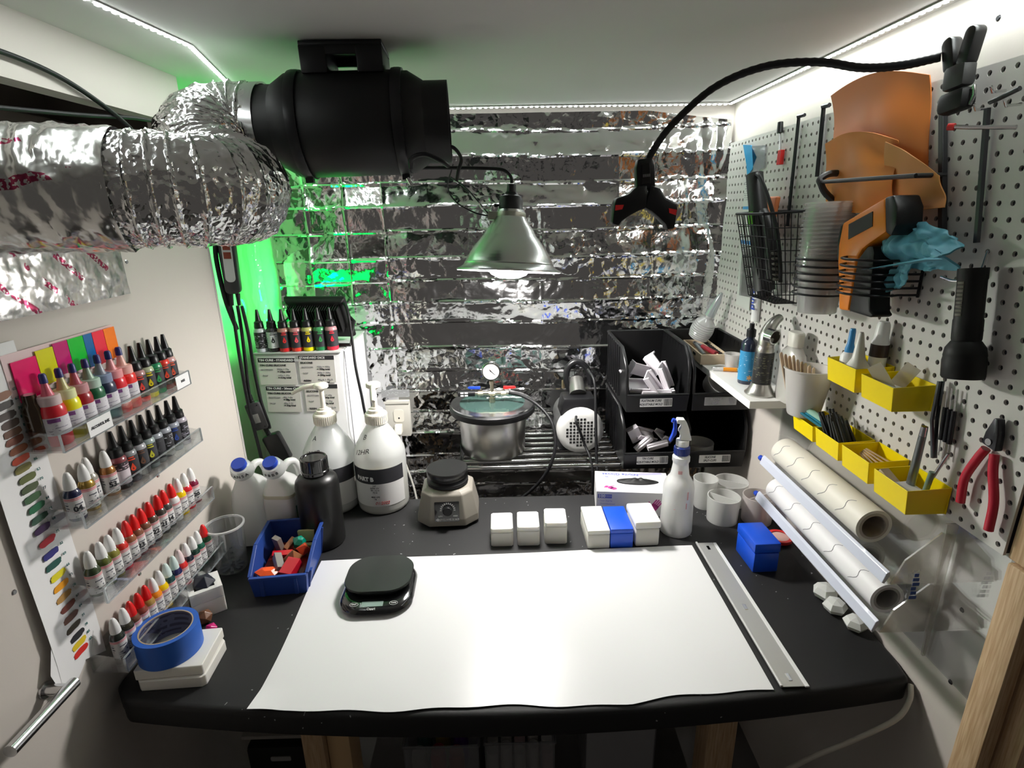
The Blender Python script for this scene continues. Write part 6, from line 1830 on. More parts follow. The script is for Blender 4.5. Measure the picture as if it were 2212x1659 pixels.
# small cup, syringe, bottles, torch
tag(G().lathe([(0, 0), (0.017, 0), (0.0225, 0.040), (0.0245, 0.041), (0.0245, 0.043), (0.021, 0.043), (0.0158, 0.003), (0, 0.003)], 32).obj('plastic_cup', clear_mat('shot_cup', (0.96, 0.96, 0.95), 0.15, 0.2, (0.82, 0.80, 0.78), 0.6), smooth=40, loc=(0.648, 1.500, SBZ)), 'small translucent cup in front of the wooden box on the white shelf', 'cup')
t = thing('syringe', 'thin syringe with an orange grip lying on the white shelf', 'syringe', (0.585, 1.478, SBZ + 0.0062), (0, PI / 2, -0.27))
G().cyl((0, 0, 0.0), (0, 0, 0.028), 0.0052, n=14).obj('barrel', clear_mat('syringe_clear', (0.95, 0.95, 0.95), 0.2, 0.1, (0.8, 0.8, 0.8), 0.5), t)
G().cyl((0, 0, 0.0282), (0, 0, 0.064), 0.0058, n=14).obj('orange_grip', mat('grip_orange', (0.72, 0.26, 0.01), 0.4), t)
G().cyl((0, 0, 0.0642), (0, 0, 0.076), 0.0050, n=14).obj('cap', mat('cap_aqua', (0.45, 0.68, 0.66), 0.4), t)
t = thing('dropper_bottle', 'dark bottle with a bright blue label behind the gas torch', 'bottle', (0.630, 1.362, SBZ))
G().lathe([(0, 0), (0.0195, 0), (0.021, 0.003), (0.021, 0.105), (0.017, 0.114), (0.010, 0.119), (0.010, 0.124), (0, 0.124)], 32).obj('bottle_body', mat('bottle_darkblue', (0.012, 0.018, 0.04), 0.2, coat=0.4), t, smooth=40)
G().lathe([(0.0212, 0.010), (0.0215, 0.010), (0.0215, 0.088), (0.0212, 0.088)], 32).obj('label', print_mat('label_sky', (0.03, 0.24, 0.46), [], ink=(0.35, 0.55, 0.7), lines=(0.030, 0.080, 0.0055), dens=0.40), t, smooth=40)
text('lettering', '*', 0.030, mat('sun_orange', (0.8, 0.4, 0.12), 0.5), t, (0, 0, 0.013), wrap=0.0216, rot=(0, 0, -0.1), bold=0.0004)
G().lathe([(0, 0.124), (0.0115, 0.124), (0.0115, 0.142), (0.006, 0.146), (0.006, 0.158), (0, 0.158)], 24).obj('pump_cap', BLACK, t, smooth=40)
t = thing('gas_torch', 'black hand gas torch with a silver head and flared foot on the white shelf', 'gas torch', (0.627, 1.272, SBZ), (0, 0, 0.35))
TS = mat('torch_silver', (0.48, 0.47, 0.44), 0.28, 0.9)
G().lathe([(0, 0), (0.036, 0), (0.0365, 0.003), (0.031, 0.008), (0.025, 0.020), (0.0225, 0.028), (0, 0.028)], 44).obj('foot', TS, t, smooth=40)
G().lathe([(0, 0.0282), (0.0215, 0.0282), (0.0222, 0.031), (0.0222, 0.104), (0.0212, 0.107), (0, 0.107)], 40).obj('tank', print_mat('tank_print', (0.012, 0.012, 0.012), [], ink=(0.10, 0.10, 0.06), lines=(0.035, 0.10, 0.006), dens=0.45), t, smooth=40)
G().lathe([(0, 0.107), (0.0205, 0.107), (0.0205, 0.117), (0.0190, 0.119), (0.0190, 0.126), (0, 0.126)], 36).obj('neck', TS, t, smooth=40)
g = G().tube(spline([(0, 0, 0.124), (0.001, 0.002, 0.140), (0.004, 0.004, 0.152), (0.014, 0.006, 0.166), (0.030, 0.010, 0.177), (0.048, 0.014, 0.183)], 6), 0.018, 18, rs=None)
N_ = 31
g = G().tube(spline([(0, 0, 0.124), (0.001, 0.002, 0.140), (0.004, 0.004, 0.152), (0.014, 0.006, 0.166), (0.030, 0.010, 0.177), (0.048, 0.014, 0.183)], 6), 0.018, 18, rs=[0.0185 - 0.0085 * (k / 30) ** 1.3 for k in range(N_)])
g.obj('torch_head', TS, t, smooth=50)
Mn = T(-0.006, -0.010, 0.150) @ RY(-0.55) @ RX(PI / 2 + 0.1)
nz_ = G().lathe([(0.0110, 0), (0.0175, 0), (0.0175, 0.020), (0.0150, 0.020), (0.0150, 0.002), (0, 0.002)], 32, Mn).obj('nozzle', CHROME, t, smooth=40)
G().lathe([(0, 0.004), (0.0146, 0.004), (0.0146, 0.006), (0, 0.006)], 28, Mn).obj('nozzle_core', mat('core_dark', (0.03, 0.02, 0.015), 0.5), nz_, smooth=40)
G().cyl((0.024, 0.008, 0.028), (0.024, 0.008, 0.052), 0.0062, n=14).obj('gas_knob', mat('knob_dark', (0.04, 0.035, 0.03), 0.35, 0.5), t)
# squat white bottle behind the sticks
t = thing('lotion_bottle', 'translucent white flat bottle standing at the pegboard behind the stick cup', 'bottle', (0.668, 1.217, 0.3605))
FR = clear_mat('frosted_bottle', (0.95, 0.95, 0.94), 0.1, 0.3, (0.70, 0.68, 0.64), 0.82)
g = G()
def ell(a, b, n=28):
    return [(a * math.cos(2 * PI * k / n), b * math.sin(2 * PI * k / n)) for k in range(n)]
loft(g, [(ell(0.020, 0.046), 0.0), (ell(0.021, 0.048), 0.01), (ell(0.021, 0.048), 0.095), (ell(0.019, 0.042), 0.115), (ell(0.015, 0.026), 0.128), (ell(0.012, 0.018), 0.133)])
g.obj('bottle_body', FR, t, smooth=50)
G().lathe([(0, 0.133), (0.021, 0.133), (0.021, 0.163), (0.018, 0.166), (0, 0.166)], 28, Matrix.Diagonal((0.75, 1.1, 1, 1))).obj('cap', mat('cap_ivory', (0.62, 0.60, 0.54), 0.45), t, smooth=40)
# clear dome/jar at the far corner of the shelf
t = thing('ribbed_jar', 'milky ribbed plastic jar lying at the far corner of the white shelf', 'jar', (0.628, 1.700, 0.435), (0.35, 0.25, 0.1))
prof = [(0, -0.036), (0.024, -0.035)]
for k in range(9):
    prof += [(0.030 + 0.006 * math.sin(PI * (k + 0.5) / 9), -0.032 + k * 0.0068), (0.0285 + 0.006 * math.sin(PI * (k + 1) / 9), -0.0286 + k * 0.0068)]
prof += [(0.018, 0.036), (0.012, 0.040), (0.012, 0.056), (0, 0.056)]
G().lathe(prof, 32).obj('jar_body', clear_mat('jar_milky', (0.95, 0.95, 0.95), 0.2, 0.2, (0.80, 0.80, 0.80), 0.6), t, smooth=40)
G().lathe([(0.0125, 0.050), (0.016, 0.050), (0.012, 0.10), (0.004, 0.13), (0, 0.13)], 20).obj('clear_neck', ACR_EDGE, t, smooth=40)

# ------------------------------------------------------------------ yellow hook-on bins
YB = 'yellow bins hooked on the pegboard'
def ybin(label, y0, y1, z0, z1, xf=0.628):
    t = thing('yellow_bin', label, 'bin', (0, 0, 0), (0, 0, 0), YB)
    th, xb = 0.0016, 0.6985
    yc, wy = (y0 + y1) / 2, (y1 - y0) / 2
    g = G()
    g.box(xf + 0.006, xb, y0 + 0.002, y1 - 0.002, z0, z0 + th)
    g.frus((xf + 0.006, xf + 0.006 + th, y0 + 0.002, y1 - 0.002), (xf, xf + th, y0, y1), z0, z1)
    for s in (0, 1):
        ya = y0 if s == 0 else y1 - th
        yb_ = y0 + th if s == 0 else y1
        o2 = 0.002 if s == 0 else -0.002
        vs = []
        for yy, oo in ((ya, o2), (yb_, o2)):
            vs += [(xf + 0.006, yy + oo, z0), (xb, yy + oo, z0), (xb, yy, z1 + 0.004), (xf, yy, z1)]
        g.add(vs, [(0, 1, 2, 3), (4, 5, 6, 7), (0, 1, 5, 4), (1, 2, 6, 5), (2, 3, 7, 6), (3, 0, 4, 7)])
    g.box(xb - th, xb, y0, y1, z0, z1 + 0.004)
    g.obj('bin_shell', YELLOW, t, smooth=0, bevel=0.0004, seg=1)
    for yy in (y0 + 0.25 * (y1 - y0), y0 + 0.75 * (y1 - y0)):
        G().box(0.6987, 0.7035, yy - 0.002, yy + 0.002, z1 - 0.012, z1 - 0.006).obj('hook', YELLOW, t, smooth=0)
ybin('yellow bin of glue bottles, farther one of the upper pair', 0.932, 1.022, 0.474, 0.519)
ybin('yellow bin of paper strips, nearer one of the upper pair', 0.832, 0.916, 0.474, 0.516)
ybin('yellow bin under the stick cup, farthest of the lower four', 1.034, 1.114, 0.332, 0.367)
ybin('yellow bin full of black brushes, second of the lower four', 0.944, 1.025, 0.332, 0.370)
ybin('yellow bin of wooden sticks, third of the lower four', 0.854, 0.934, 0.330, 0.372)
ybin('yellow bin with metal tools, nearest of the lower four', 0.758, 0.840, 0.326, 0.369)
# glue bottles in the upper bin
t = thing('glue_bottle', 'white glue bottle with a bright blue nozzle in the upper yellow bin', 'glue', (0.655, 1.000, 0.4762))
G().lathe([(0, 0), (0.013, 0), (0.014, 0.002), (0.014, 0.050), (0.009, 0.058), (0, 0.058)], 22).obj('bottle_body', WHITEP, t, smooth=40)
G().lathe([(0, 0.058), (0.0085, 0.058), (0.0085, 0.064), (0.0058, 0.075), (0.0055, 0.098), (0.0045, 0.103), (0, 0.103)], 18).obj('nozzle_cap', mat('cap_sky', (0.03, 0.24, 0.55), 0.35), t, smooth=40)
t = thing('glue_bottle', 'leaning white glue bottle with a long cone nozzle and red ring', 'glue', (0.654, 0.965, 0.4762), (0.0, -0.05, 0))
G().lathe([(0, 0), (0.019, 0), (0.020, 0.002), (0.020, 0.040), (0, 0.040)], 24).obj('bottle_body', WHITEP, t, smooth=40)
G().lathe([(0.0202, 0.034), (0.0206, 0.034), (0.0206, 0.037), (0.0202, 0.037)], 24).obj('red_ring', RED, t, smooth=40)
G().lathe([(0, 0.0402), (0.0195, 0.0402), (0.0135, 0.050), (0.0110, 0.054), (0.0045, 0.100), (0.003, 0.104), (0, 0.104)], 22).obj('cone_nozzle', mat('nozzle_ivory', (0.72, 0.71, 0.66), 0.4), t, smooth=40)
t = thing('glue_bottle', 'white bottle with a brown label band at the back of the upper bin', 'glue', (0.682, 0.958, 0.4762))
G().lathe([(0, 0), (0.0135, 0), (0.0145, 0.002), (0.0145, 0.086), (0.012, 0.092), (0.0105, 0.118), (0.008, 0.124), (0, 0.124)], 22).obj('bottle_body', WHITEP, t, smooth=40)
G().lathe([(0.0147, 0.060), (0.0150, 0.060), (0.0150, 0.083), (0.0147, 0.083)], 22).obj('label_band', mat('band_brown', (0.035, 0.018, 0.014), 0.4), t, smooth=40)
# strips in the nearer upper bin
for k, (yy, aa, L_) in enumerate(((0.892, 0.5, 0.070), (0.866, -0.75, 0.072))):
    o = G().box(-0.0006, 0.0006, -0.012, 0.012, 0, L_).obj('plastic_strip', clear_mat('strip_clear', (0.95, 0.94, 0.9), 0.2, 0.2, (0.7, 0.66, 0.55), 0.6), smooth=0)
    o.location, o.rotation_euler = (0.662, yy, 0.4785), (0.0 + aa * 0.9, 0.1, 0.6)
    tag(o, ('milky plastic strip leaning back in the upper yellow bin', 'milky plastic strip sticking out toward the flashlight from the yellow bin')[k], 'strip')
o = G().box(-0.020, 0.020, -0.022, 0.022, 0, 0.004).obj('folded_paper', PAPER, smooth=0)
o.location, o.rotation_euler = (0.660, 0.872, 0.500), (0.12, 0.1, 0.2)
tag(o, 'folded white paper lying in the nearer upper yellow bin', 'paper')

# stick cup
t = thing('stick_cup', 'tall white tapered cup of wooden mixing sticks beside the white shelf', 'cup', (0.643, 1.102, 0.370), (0, 0, 0))
G().lathe([(0, 0), (0.031, 0), (0.0325, 0.003), (0.0475, 0.100), (0.0500, 0.101), (0.0500, 0.104), (0.0460, 0.104), (0.0308, 0.004), (0, 0.004)], 44).obj('cup_wall', clear_mat('cup_white_thin', (0.95, 0.94, 0.93), 0.1, 0.3, (0.82, 0.79, 0.76), 0.88), t, smooth=40)
STK = mat('craft_stick', (0.66, 0.52, 0.38), 0.6)
STK2 = mat('craft_stick_dark', (0.50, 0.35, 0.22), 0.6)
sr = random.Random(5)
SDESC = ('pale craft stick at the far left of the white cup', 'craft stick with a teal tip in the white cup', 'craft stick with rounded tan end in the white cup', 'craft stick standing highest in the white cup', 'craft stick next to the highest one in the cup', 'brownish craft stick in the middle of the white cup',
         'light craft stick behind the brown one in the cup', 'short craft stick at the right of the white cup', 'lowest craft stick against the right rim of the cup')
for k in range(9):
    ang = 2.75 - 0.10 * k
    rr = 0.024 - 0.002 * (k % 3)
    L_ = 0.128 - 0.0032 * k + (0.006 if k == 3 else 0)
    poly = [(-0.0058, 0), (0.0058, 0), (0.0058, L_ - 0.004)] + [(0.0058 * math.cos(a), L_ - 0.004 + 0.0058 * math.sin(a)) for a in (0.5, 1.0, 1.57, 2.1, 2.6)] + [(-0.0058, L_ - 0.004)]
    o = G().prism(poly, -0.0009, 0.0009, RX(PI / 2)).obj('craft_stick', STK2 if k in (2, 5) else STK, smooth=0)
    o.location = (0.643 - 0.018 + 0.0045 * k * 0.7, 1.102 + 0.019 - 0.0052 * k, 0.378)
    o.rotation_euler = (-0.20 + 0.016 * k, -0.20 + 0.012 * k, 0.6 + 0.1 * sr.uniform(-1, 1))
    tag(o, SDESC[k], 'stick', 'wooden sticks in the white cup')
# green and teal sticks and black brushes
tag(G().cyl((0.612, 1.105, 0.392), (0.665, 0.985, 0.352), 0.0032, n=10).obj('brush_handle', mat('handle_teal', (0.01, 0.16, 0.24), 0.35), smooth=40), 'slim dark teal brush handle sticking out of the black brushes', 'brush')
tag(G().cyl((0.620, 1.098, 0.3925), (0.672, 0.985, 0.354), 0.0036, n=10).obj('brush_handle', mat('handle_blue_teal', (0.01, 0.21, 0.32), 0.35), smooth=40), 'brighter teal brush handle lying beside the slim one', 'brush')
tag(G().cyl((0.636, 1.075, 0.390), (0.680, 0.985, 0.356), 0.0075, 0.0065, n=14).obj('green_tube', mat('mint_green', (0.32, 0.56, 0.45), 0.4), smooth=40), 'thick mint green tube leaning into the brush bin', 'tube')
bs = random.Random(11)
for k in range(20):
    y0 = 0.955 + 0.0032 * k
    z1 = 0.398 + bs.uniform(0, 0.008)
    x1 = 0.632 + 0.0105 * (k % 4) + bs.uniform(-0.004, 0.004)
    g = G()
    g.tube([(0.640 + (k % 4) * 0.012, y0 - 0.004, 0.337), (0.640 + (k % 4) * 0.011, y0, 0.362), (x1, y0 + 0.022, z1)], 0.0026, 6, rs=[0.0030, 0.0032, 0.0026])
    o = g.obj('disposable_brush', mat('brush_black', (0.008, 0.009, 0.009), 0.6), smooth=60)
    tag(o, 'black disposable applicator brush in the second lower yellow bin', 'brush', 'black applicator brushes in the yellow bin')
for k in range(5):
    o = G().box(-0.0016, 0.0016, -0.030, 0.030, 0, 0.0016).obj('wood_skewer', STK2, smooth=0)
    o.location, o.rotation_euler = (0.650 + 0.006 * k, 0.893, 0.3555 + 0.0022 * k), (0.10, 0, 0.12 * (k - 2))
    tag(o, 'thin wooden skewer lying in the third lower yellow bin', 'skewer', 'wooden skewers in the yellow bin')
t = thing('metal_scalpel', 'upright grey metal scalpel handle in the nearest yellow bin', 'scalpel', (0.664, 0.800, 0.330), (0.10, -0.02, 0))
G().cyl((0, 0, 0), (0, 0.006, 0.118), 0.0072, 0.0055, n=16).obj('handle', mat('tool_grey', (0.22, 0.24, 0.24), 0.35, 0.8), t)
G().cyl((0, 0.006, 0.1182), (0, 0.007, 0.134), 0.0055, 0.0048, n=16).obj('end_cap', STEEL, t)
tag(G().cyl((0.668, 0.786, 0.331), (0.680, 0.760, 0.432), 0.0030, 0.0024, n=10).obj('metal_probe', STEEL, smooth=40), 'thin steel probe beside the scalpel handle', 'tool')
o = G().cyl((0.668, 0.776, 0.331), (0.672, 0.772, 0.395), 0.0045, n=12).obj('green_marker', mat('marker_green', (0.15, 0.22, 0.17), 0.4), smooth=40)
tag(o, 'short grey green marker standing in the nearest yellow bin', 'marker')
o = G().box(-0.010, 0.010, -0.016, 0.016, 0, 0.004).obj('wood_block', LW, smooth=0)
o.location, o.rotation_euler = (0.644, 0.822, 0.360), (0.5, 0.1, 0.3)
tag(o, 'pale wooden paddle with a dark end in the nearest yellow bin', 'paddle')
o = G().box(-0.016, 0.016, -0.018, 0.018, 0, 0.002).obj('paper_slip', PAPER, smooth=0)
o.location, o.rotation_euler = (0.655, 0.786, 0.358), (0.15, 0.1, 0.3)
tag(o, 'white paper slip at the foot of the scalpel handle', 'paper')

# ------------------------------------------------------------------ acrylic paper roll holder
t = thing('roll_holder', 'clear acrylic two-tier roll holder on the right wall below the yellow bins', 'roll holder', (0, 0, 0))
Y0, Y1 = 0.750, 1.200
G().box(0.7095, 0.7125, 0.640, 1.310, 0.060, 0.318).obj('back_plate', ACR, t, smooth=0)
FROST = clear_mat('frosted_panel', (0.95, 0.94, 0.92), 0.1, 0.2, (0.62, 0.58, 0.52), 0.30)
RAIL = mat('rail_bluish', (0.58, 0.61, 0.72), 0.3, coat=0.3)
for z_ in (0.118, 0.215):
    G().box(0.622, 0.7090, Y0, Y1, z_ - 0.012, z_ - 0.009).obj('trough_floor', ACR, t, smooth=0)
    g = G().prism([(0.612, z_ - 0.010), (0.617, z_ - 0.012), (0.624, z_ + 0.004), (0.622, z_ + 0.012), (0.617, z_ + 0.008)], Y0, Y1, Matrix(((1, 0, 0, 0), (0, 0, 1, 0), (0, 1, 0, 0), (0, 0, 0, 1))))
    g.obj('front_rail', RAIL, t, smooth=0, bevel=0.001)
    G().cyl((0.619, Y1, z_), (0.619, Y1 + 0.012, z_), 0.0065, n=14).obj('rail_cap', BLUE, t)
    g = G().prism([(0.624, z_ - 0.010), (0.700, z_ - 0.010), (0.709, z_ + 0.080), (0.690, z_ + 0.085), (0.640, z_ + 0.035)], Y0 - 0.004, Y0 - 0.001, Matrix(((1, 0, 0, 0), (0, 0, 1, 0), (0, 1, 0, 0), (0, 0, 0, 1))))
    g.obj('end_plate', FROST, t, smooth=0)
g = G().prism([(0.690, 0.318), (0.7090, 0.318), (0.7090, 0.06), (0.704, 0.06)], 0.742, 0.746, Matrix(((1, 0, 0, 0), (0, 0, 1, 0), (0, 1, 0, 0), (0, 0, 0, 1))))
g.obj('side_fin', FROST, t, smooth=0)
BLP = mat('blue_print', (0.02, 0.07, 0.30), 0.5)
t2 = thing('blue_label', 'crumpled clear label with blue print on the near end of the roll holder', 'label', (0.650, 0.752, 0.205), (0, 0, 0))
def cl(u, v):
    p = Vector((u * 3, v * 4, 0))
    return (-0.006 + 0.018 * u + 0.004 * noise.noise(p), -0.010 - 0.004 * v + 0.006 * noise.noise(p * 1.7), -0.025 + 0.058 * v)
G().sheet(cl, 12, 20).obj('film', ACR, t2, smooth=60)
g = G()
for k in range(6):
    g.box(-0.003 + 0.001 * (k % 2), 0.009 - 0.002 * (k % 3), -0.0205, -0.0200, -0.018 + k * 0.0085, -0.012 + k * 0.0085)
g.obj('print_block', BLP, t2, smooth=0)['kind'] = 'stuff'
ROLLW = mat('roll_white', (0.78, 0.77, 0.78), 0.5)
ROLLT = mat('roll_cream', (0.70, 0.67, 0.60), 0.5)
def roll(label, x, z, r, y0, y1, m, hollow, inner):
    t = thing('paper_roll', label, 'paper roll', (x, y0, z), (0, 0, 0), 'rolls in the acrylic holder')
    MYY = RX(-PI / 2)
    G().lathe([(r - 0.006, 0), (r, 0), (r, y1 - y0), (r - 0.006, y1 - y0)], 44, MYY).obj('rolled_paper', m, t, smooth=40)
    G().lathe([(hollow - 0.0025, 0.0), (r - 0.0062, 0.0), (r - 0.0062, y1 - y0), (hollow - 0.0025, y1 - y0), (hollow - 0.0025, 0.0)], 36, MYY).obj('core_tube', inner, t, smooth=40)
    # little printed waves along the front of the roll
    for k in range(5):
        g = G()
        yy = 0.05 + k * (y1 - y0 - 0.08) / 4
        pts = []
        for q in range(9):
            a = PI + 0.55 - 0.16 * (q - 4)
            s = math.sin(q * 0.95) * 0.006
            pts.append(((r + 0.0002) * math.cos(a), yy + s + (q - 4) * 0.0025, -(r + 0.0002) * math.sin(a)))
        g.tube(pts, 0.0006, 5).obj('printed_wave', INKG, t)
roll('white paper roll in the lower tier of the acrylic holder', 0.662, 0.1385, 0.0295, 0.792, 1.192, ROLLW, 0.0215, mat('core_grey', (0.34, 0.33, 0.31), 0.6))
roll('cream paper roll with a wide open core in the upper tier of the holder', 0.666, 0.2395, 0.0330, 0.862, 1.192, ROLLT, 0.0245, mat('core_tan', (0.40, 0.35, 0.30), 0.6))

# ------------------------------------------------------------------ hung on the pegboard
# wire basket
t = thing('wire_basket', 'black wire basket hooked on the pegboard holding a black heat tool', 'basket', (0, 0, 0))
WIRE = mat('wire_black', (0.018, 0.018, 0.02), 0.35, 0.5)
yA, yB = 1.300, 1.452
def wx(z):
    return 0.598 + (0.785 - z) / 0.205 * 0.046
G().tube([(0.598, yA, 0.785), (0.696, yA, 0.790), (0.696, yB, 0.790), (0.598, yB, 0.785)], 0.0032, 8, closed=True).obj('top_rim', WIRE, t)
def wires(name, segs):
    g = G()
    for a, b in segs:
        g.cyl(a, b, 0.0012, n=5)
    g.obj(name, WIRE, t)['kind'] = 'stuff'
wires('front_mesh', [((wx(0.785), y, 0.785), (wx(0.58), y * 0.96 + 0.04, 0.58)) for y in [yA + k * 0.0152 for k in range(11)]] + [((wx(z), yA * (1 - (0.785 - z) / 0.205 * 0.04) + (0.785 - z) / 0.205 * 0.04, z), (wx(z), yB * (1 - (0.785 - z) / 0.205 * 0.04) + (0.785 - z) / 0.205 * 0.04, z)) for z in [0.58 + k * 0.0256 for k in range(8)]])
for yy in (yA, yB):
    yb2 = yy * 0.96 + 0.04
    wires('side_mesh', [((wx(0.785) + k * 0.0160, yy, 0.786), (wx(0.58) + k * 0.0088, yb2, 0.58)) for k in range(7)] + [((wx(z), yy + (yb2 - yy) * (0.785 - z) / 0.205, z), (0.696, yy + (yb2 - yy) * (0.785 - z) / 0.205, z)) for z in [0.60 + k * 0.0256 for k in range(7)]])
wires('floor_mesh', [((wx(0.58), y * 0.96 + 0.04, 0.58), (0.696, y * 0.96 + 0.04, 0.58)) for y in [yA + k * 0.0152 for k in range(11)]] + [((wx(0.58) + k * 0.0088, yA * 0.96 + 0.04, 0.58), (wx(0.58) + k * 0.0088, yB * 0.96 + 0.04, 0.58)) for k in range(7)])
t = thing('heat_tool', 'black heat tool with a green tag standing in the wire basket', 'heat tool', (0.655, 1.372, 0.600), (-0.13, -0.12, 0.0))
TG = mat('tool_charcoal', (0.022, 0.022, 0.023), 0.45)
G().tube(spline([(0, 0, 0), (0.002, 0.002, 0.08), (0.0, 0.004, 0.15), (0, 0.010, 0.22), (0.002, 0.022, 0.285)], 6), 0.022, 18, rs=[0.026 - 0.006 * (k / 24) for k in range(25)]).obj('tool_body', TG, t, smooth=50)
G().tube(spline([(0.0, -0.018, 0.19), (0, -0.040, 0.16), (0.0, -0.052, 0.10), (0, -0.050, 0.03)], 6), 0.016, 14, rs=[0.012 + 0.006 * (k / 18) for k in range(19)]).obj('handle', TG, t, smooth=50)
G().box(-0.028, -0.022, -0.012, 0.004, 0.165, 0.195).obj('green_tag', mat('tag_green', (0.10, 0.38, 0.02), 0.4), t, smooth=0)
G().tube(spline([(0, 0.015, 0.285), (-0.004, -0.02, 0.27), (-0.004, -0.058, 0.215), (0.0, -0.082, 0.14), (0, -0.090, 0.06), (0, -0.085, 0.02)], 8), 0.0048, 8).obj('power_cord', RUBBER, t)
for k in range(6):
    G().lathe([(0.0075, 0), (0.0100, 0.002), (0.0100, 0.005), (0.0075, 0.007)], 14, T(-0.004, -0.078, 0.085 - k * 0.012) @ RX(0.2)).obj('strain_relief', mat('relief_grey', (0.06, 0.055, 0.04), 0.5), t)
o = G().box(-0.006, 0.006, -0.030, 0.030, -0.05, 0.06).obj('orange_pouch', mat('pouch_orange', (0.55, 0.16, 0.05), 0.5), smooth=0, bevel=0.004)
o.location, o.rotation_euler = (0.672, 1.432, 0.765), (0, 0.1, 0)
tag(o, 'orange packet behind the black heat tool in the wire basket', 'packet')
o = G().lathe([(0, 0), (0.016, 0), (0.018, 0.02), (0.018, 0.075), (0, 0.075)], 20).obj('black_canister', BLACKM, smooth=40)
o.location, o.rotation_euler = (0.668, 1.395, 0.585), (0.1, -0.1, 0)
tag(o, 'small black canister at the bottom of the wire basket', 'canister')
# stack of clear cups in a spiral holder
CUPX, CUPY = 0.640, 1.104
ccup = clear_mat('deli_cup', (0.985, 0.985, 0.985), 0.1, 0.15, (0.86, 0.85, 0.83), 0.42)
def one_cup(label, z):
    o = G().lathe([(0, 0), (0.0350, 0), (0.0360, 0.002), (0.0440, 0.094), (0.0470, 0.0945), (0.0470, 0.0975), (0.0435, 0.0975), (0.0352, 0.0026), (0, 0.0015)], 32).obj('plastic_cup', ccup, smooth=40)
    o.location = (CUPX, CUPY, z)
    o.rotation_euler = (-0.05, 0, 0)
    tag(o, label, 'cup', 'nested clear cups in the spiral holder')
for k in range(16):
    one_cup('clear plastic cup, ' + ('topmost' if k == 15 else 'lowest' if k == 0 else ORD[15 - k] + ' from the top') + ' of the nested stack in the ring holder', 0.592 + 0.0078 * k)
def spiral(label, cy, r, z0, z1, turns):
    t = thing('ring_holder', label, 'holder', (0, 0, 0))
    for k in range(turns):
        z = z0 + (z1 - z0) * k / (turns - 1)
        pts = [(0.697 - 0.0, cy + r * 0.9, z)] + [(CUPX + r * math.cos(a), cy + r * math.sin(a), z) for a in [math.radians(60 + q) for q in range(0, 241, 15)]] + [(0.697, cy - r * 0.9, z)]
        G().tube(pts, 0.0021, 8).obj('wire_ring', WIRE, t)
    for yy in (cy + r * 0.9, cy - r * 0.9):
        G().cyl((0.697, yy, z0 - 0.004), (0.697, yy, z1 + 0.004), 0.0024, n=8).obj('back_wire', WIRE, t)
spiral('black wire ring holder around the stack of clear cups', CUPY, 0.0495, 0.632, 0.700, 6)
spiral('black wire ring holder carrying the orange infrared thermometer', 0.955, 0.0480, 0.654, 0.712, 6)
# infrared thermometer
t = thing('infrared_thermometer', 'orange and black pistol thermometer hanging nose right in the ring holder', 'thermometer', (0.640, 0, 0), (0, 0, 0))
ORG = mat('thermo_orange', (0.85, 0.24, 0.01), 0.35)
YZ = Matrix(((0, 0, 1, 0), (1, 0, 0, 0), (0, 1, 0, 0), (0, 0, 0, 1)))
body = [(1.030, 0.770), (0.925, 0.812), (0.908, 0.758), (0.950, 0.735), (0.962, 0.727), (0.972, 0.710), (0.972, 0.618), (1.000, 0.616), (1.012, 0.660), (1.026, 0.700), (1.032, 0.730)]
G().prism(body, -0.020, 0.020, YZ).obj('housing', ORG, t, smooth=40, bevel=0.005)
G().prism([(0.9235, 0.812), (0.903, 0.815), (0.889, 0.797), (0.884, 0.770), (0.892, 0.752), (0.9065, 0.757)], -0.022, 0.022, YZ).obj('nose', BLACK, t, smooth=40, bevel=0.004)
G().prism([(1.0315, 0.768), (1.038, 0.765), (1.040, 0.738), (1.033, 0.705), (1.027, 0.700), (1.0325, 0.730)], -0.018, 0.018, YZ).obj('back_shell', BLACK, t, smooth=40, bevel=0.003)
G().prism([(0.9715, 0.709), (0.950, 0.7340), (0.936, 0.734), (0.930, 0.724), (0.926, 0.690), (0.920, 0.650), (0.914, 0.628), (0.905, 0.622), (0.912, 0.617), (0.9715, 0.618)], -0.0185, 0.0185, YZ).obj('grip', BLACKM, t, smooth=40, bevel=0.004)
G().prism([(1.008, 0.768), (0.948, 0.790), (0.942, 0.766), (1.002, 0.742)], -0.0212, -0.0200, YZ).obj('display', mat('screen_dark', (0.02, 0.024, 0.02), 0.2), t, smooth=0)
# crumpled blue gloves
def bluecloth(u, v):
    y = 0.945 - 0.145 * u
    c = 0.745 - 0.018 * u
    w_ = 0.050 * math.sin(PI * (0.18 + 0.70 * u)) 
    z = c + w_ * (v - 0.5) * 2 * 0.75 - (0.02 * (1 - v) * max(0, 1 - u * 3))
    p = Vector((u * 3.5, v * 3.0, 2.2))
    x = 0.662 - 0.022 * math.sin(PI * v) + 0.014 * noise.noise(p) - 0.012 * abs(noise.noise(p * 2.2))
    return (x, y, z + 0.010 * noise.noise(p * 1.3))
t = thing('blue_gloves', 'crumpled light blue rubber gloves hung beside the orange thermometer', 'gloves')
BGM = mat('glove_blue', (0.10, 0.34, 0.44), 0.55)
G().sheet(bluecloth, 40, 26).obj('glove', BGM, t, smooth=70, solid=0.003)
def finger(u, v):
    p = Vector((u * 4, v * 3, 7))
    return (0.652 + 0.010 * noise.noise(p), 0.925 - 0.045 * u + 0.008 * (v - 0.5), 0.715 - 0.040 * v - 0.02 * (1 - u) + 0.006 * noise.noise(p * 1.5))
G().sheet(finger, 16, 14).obj('cuff', BGM, t, smooth=70, solid=0.003)
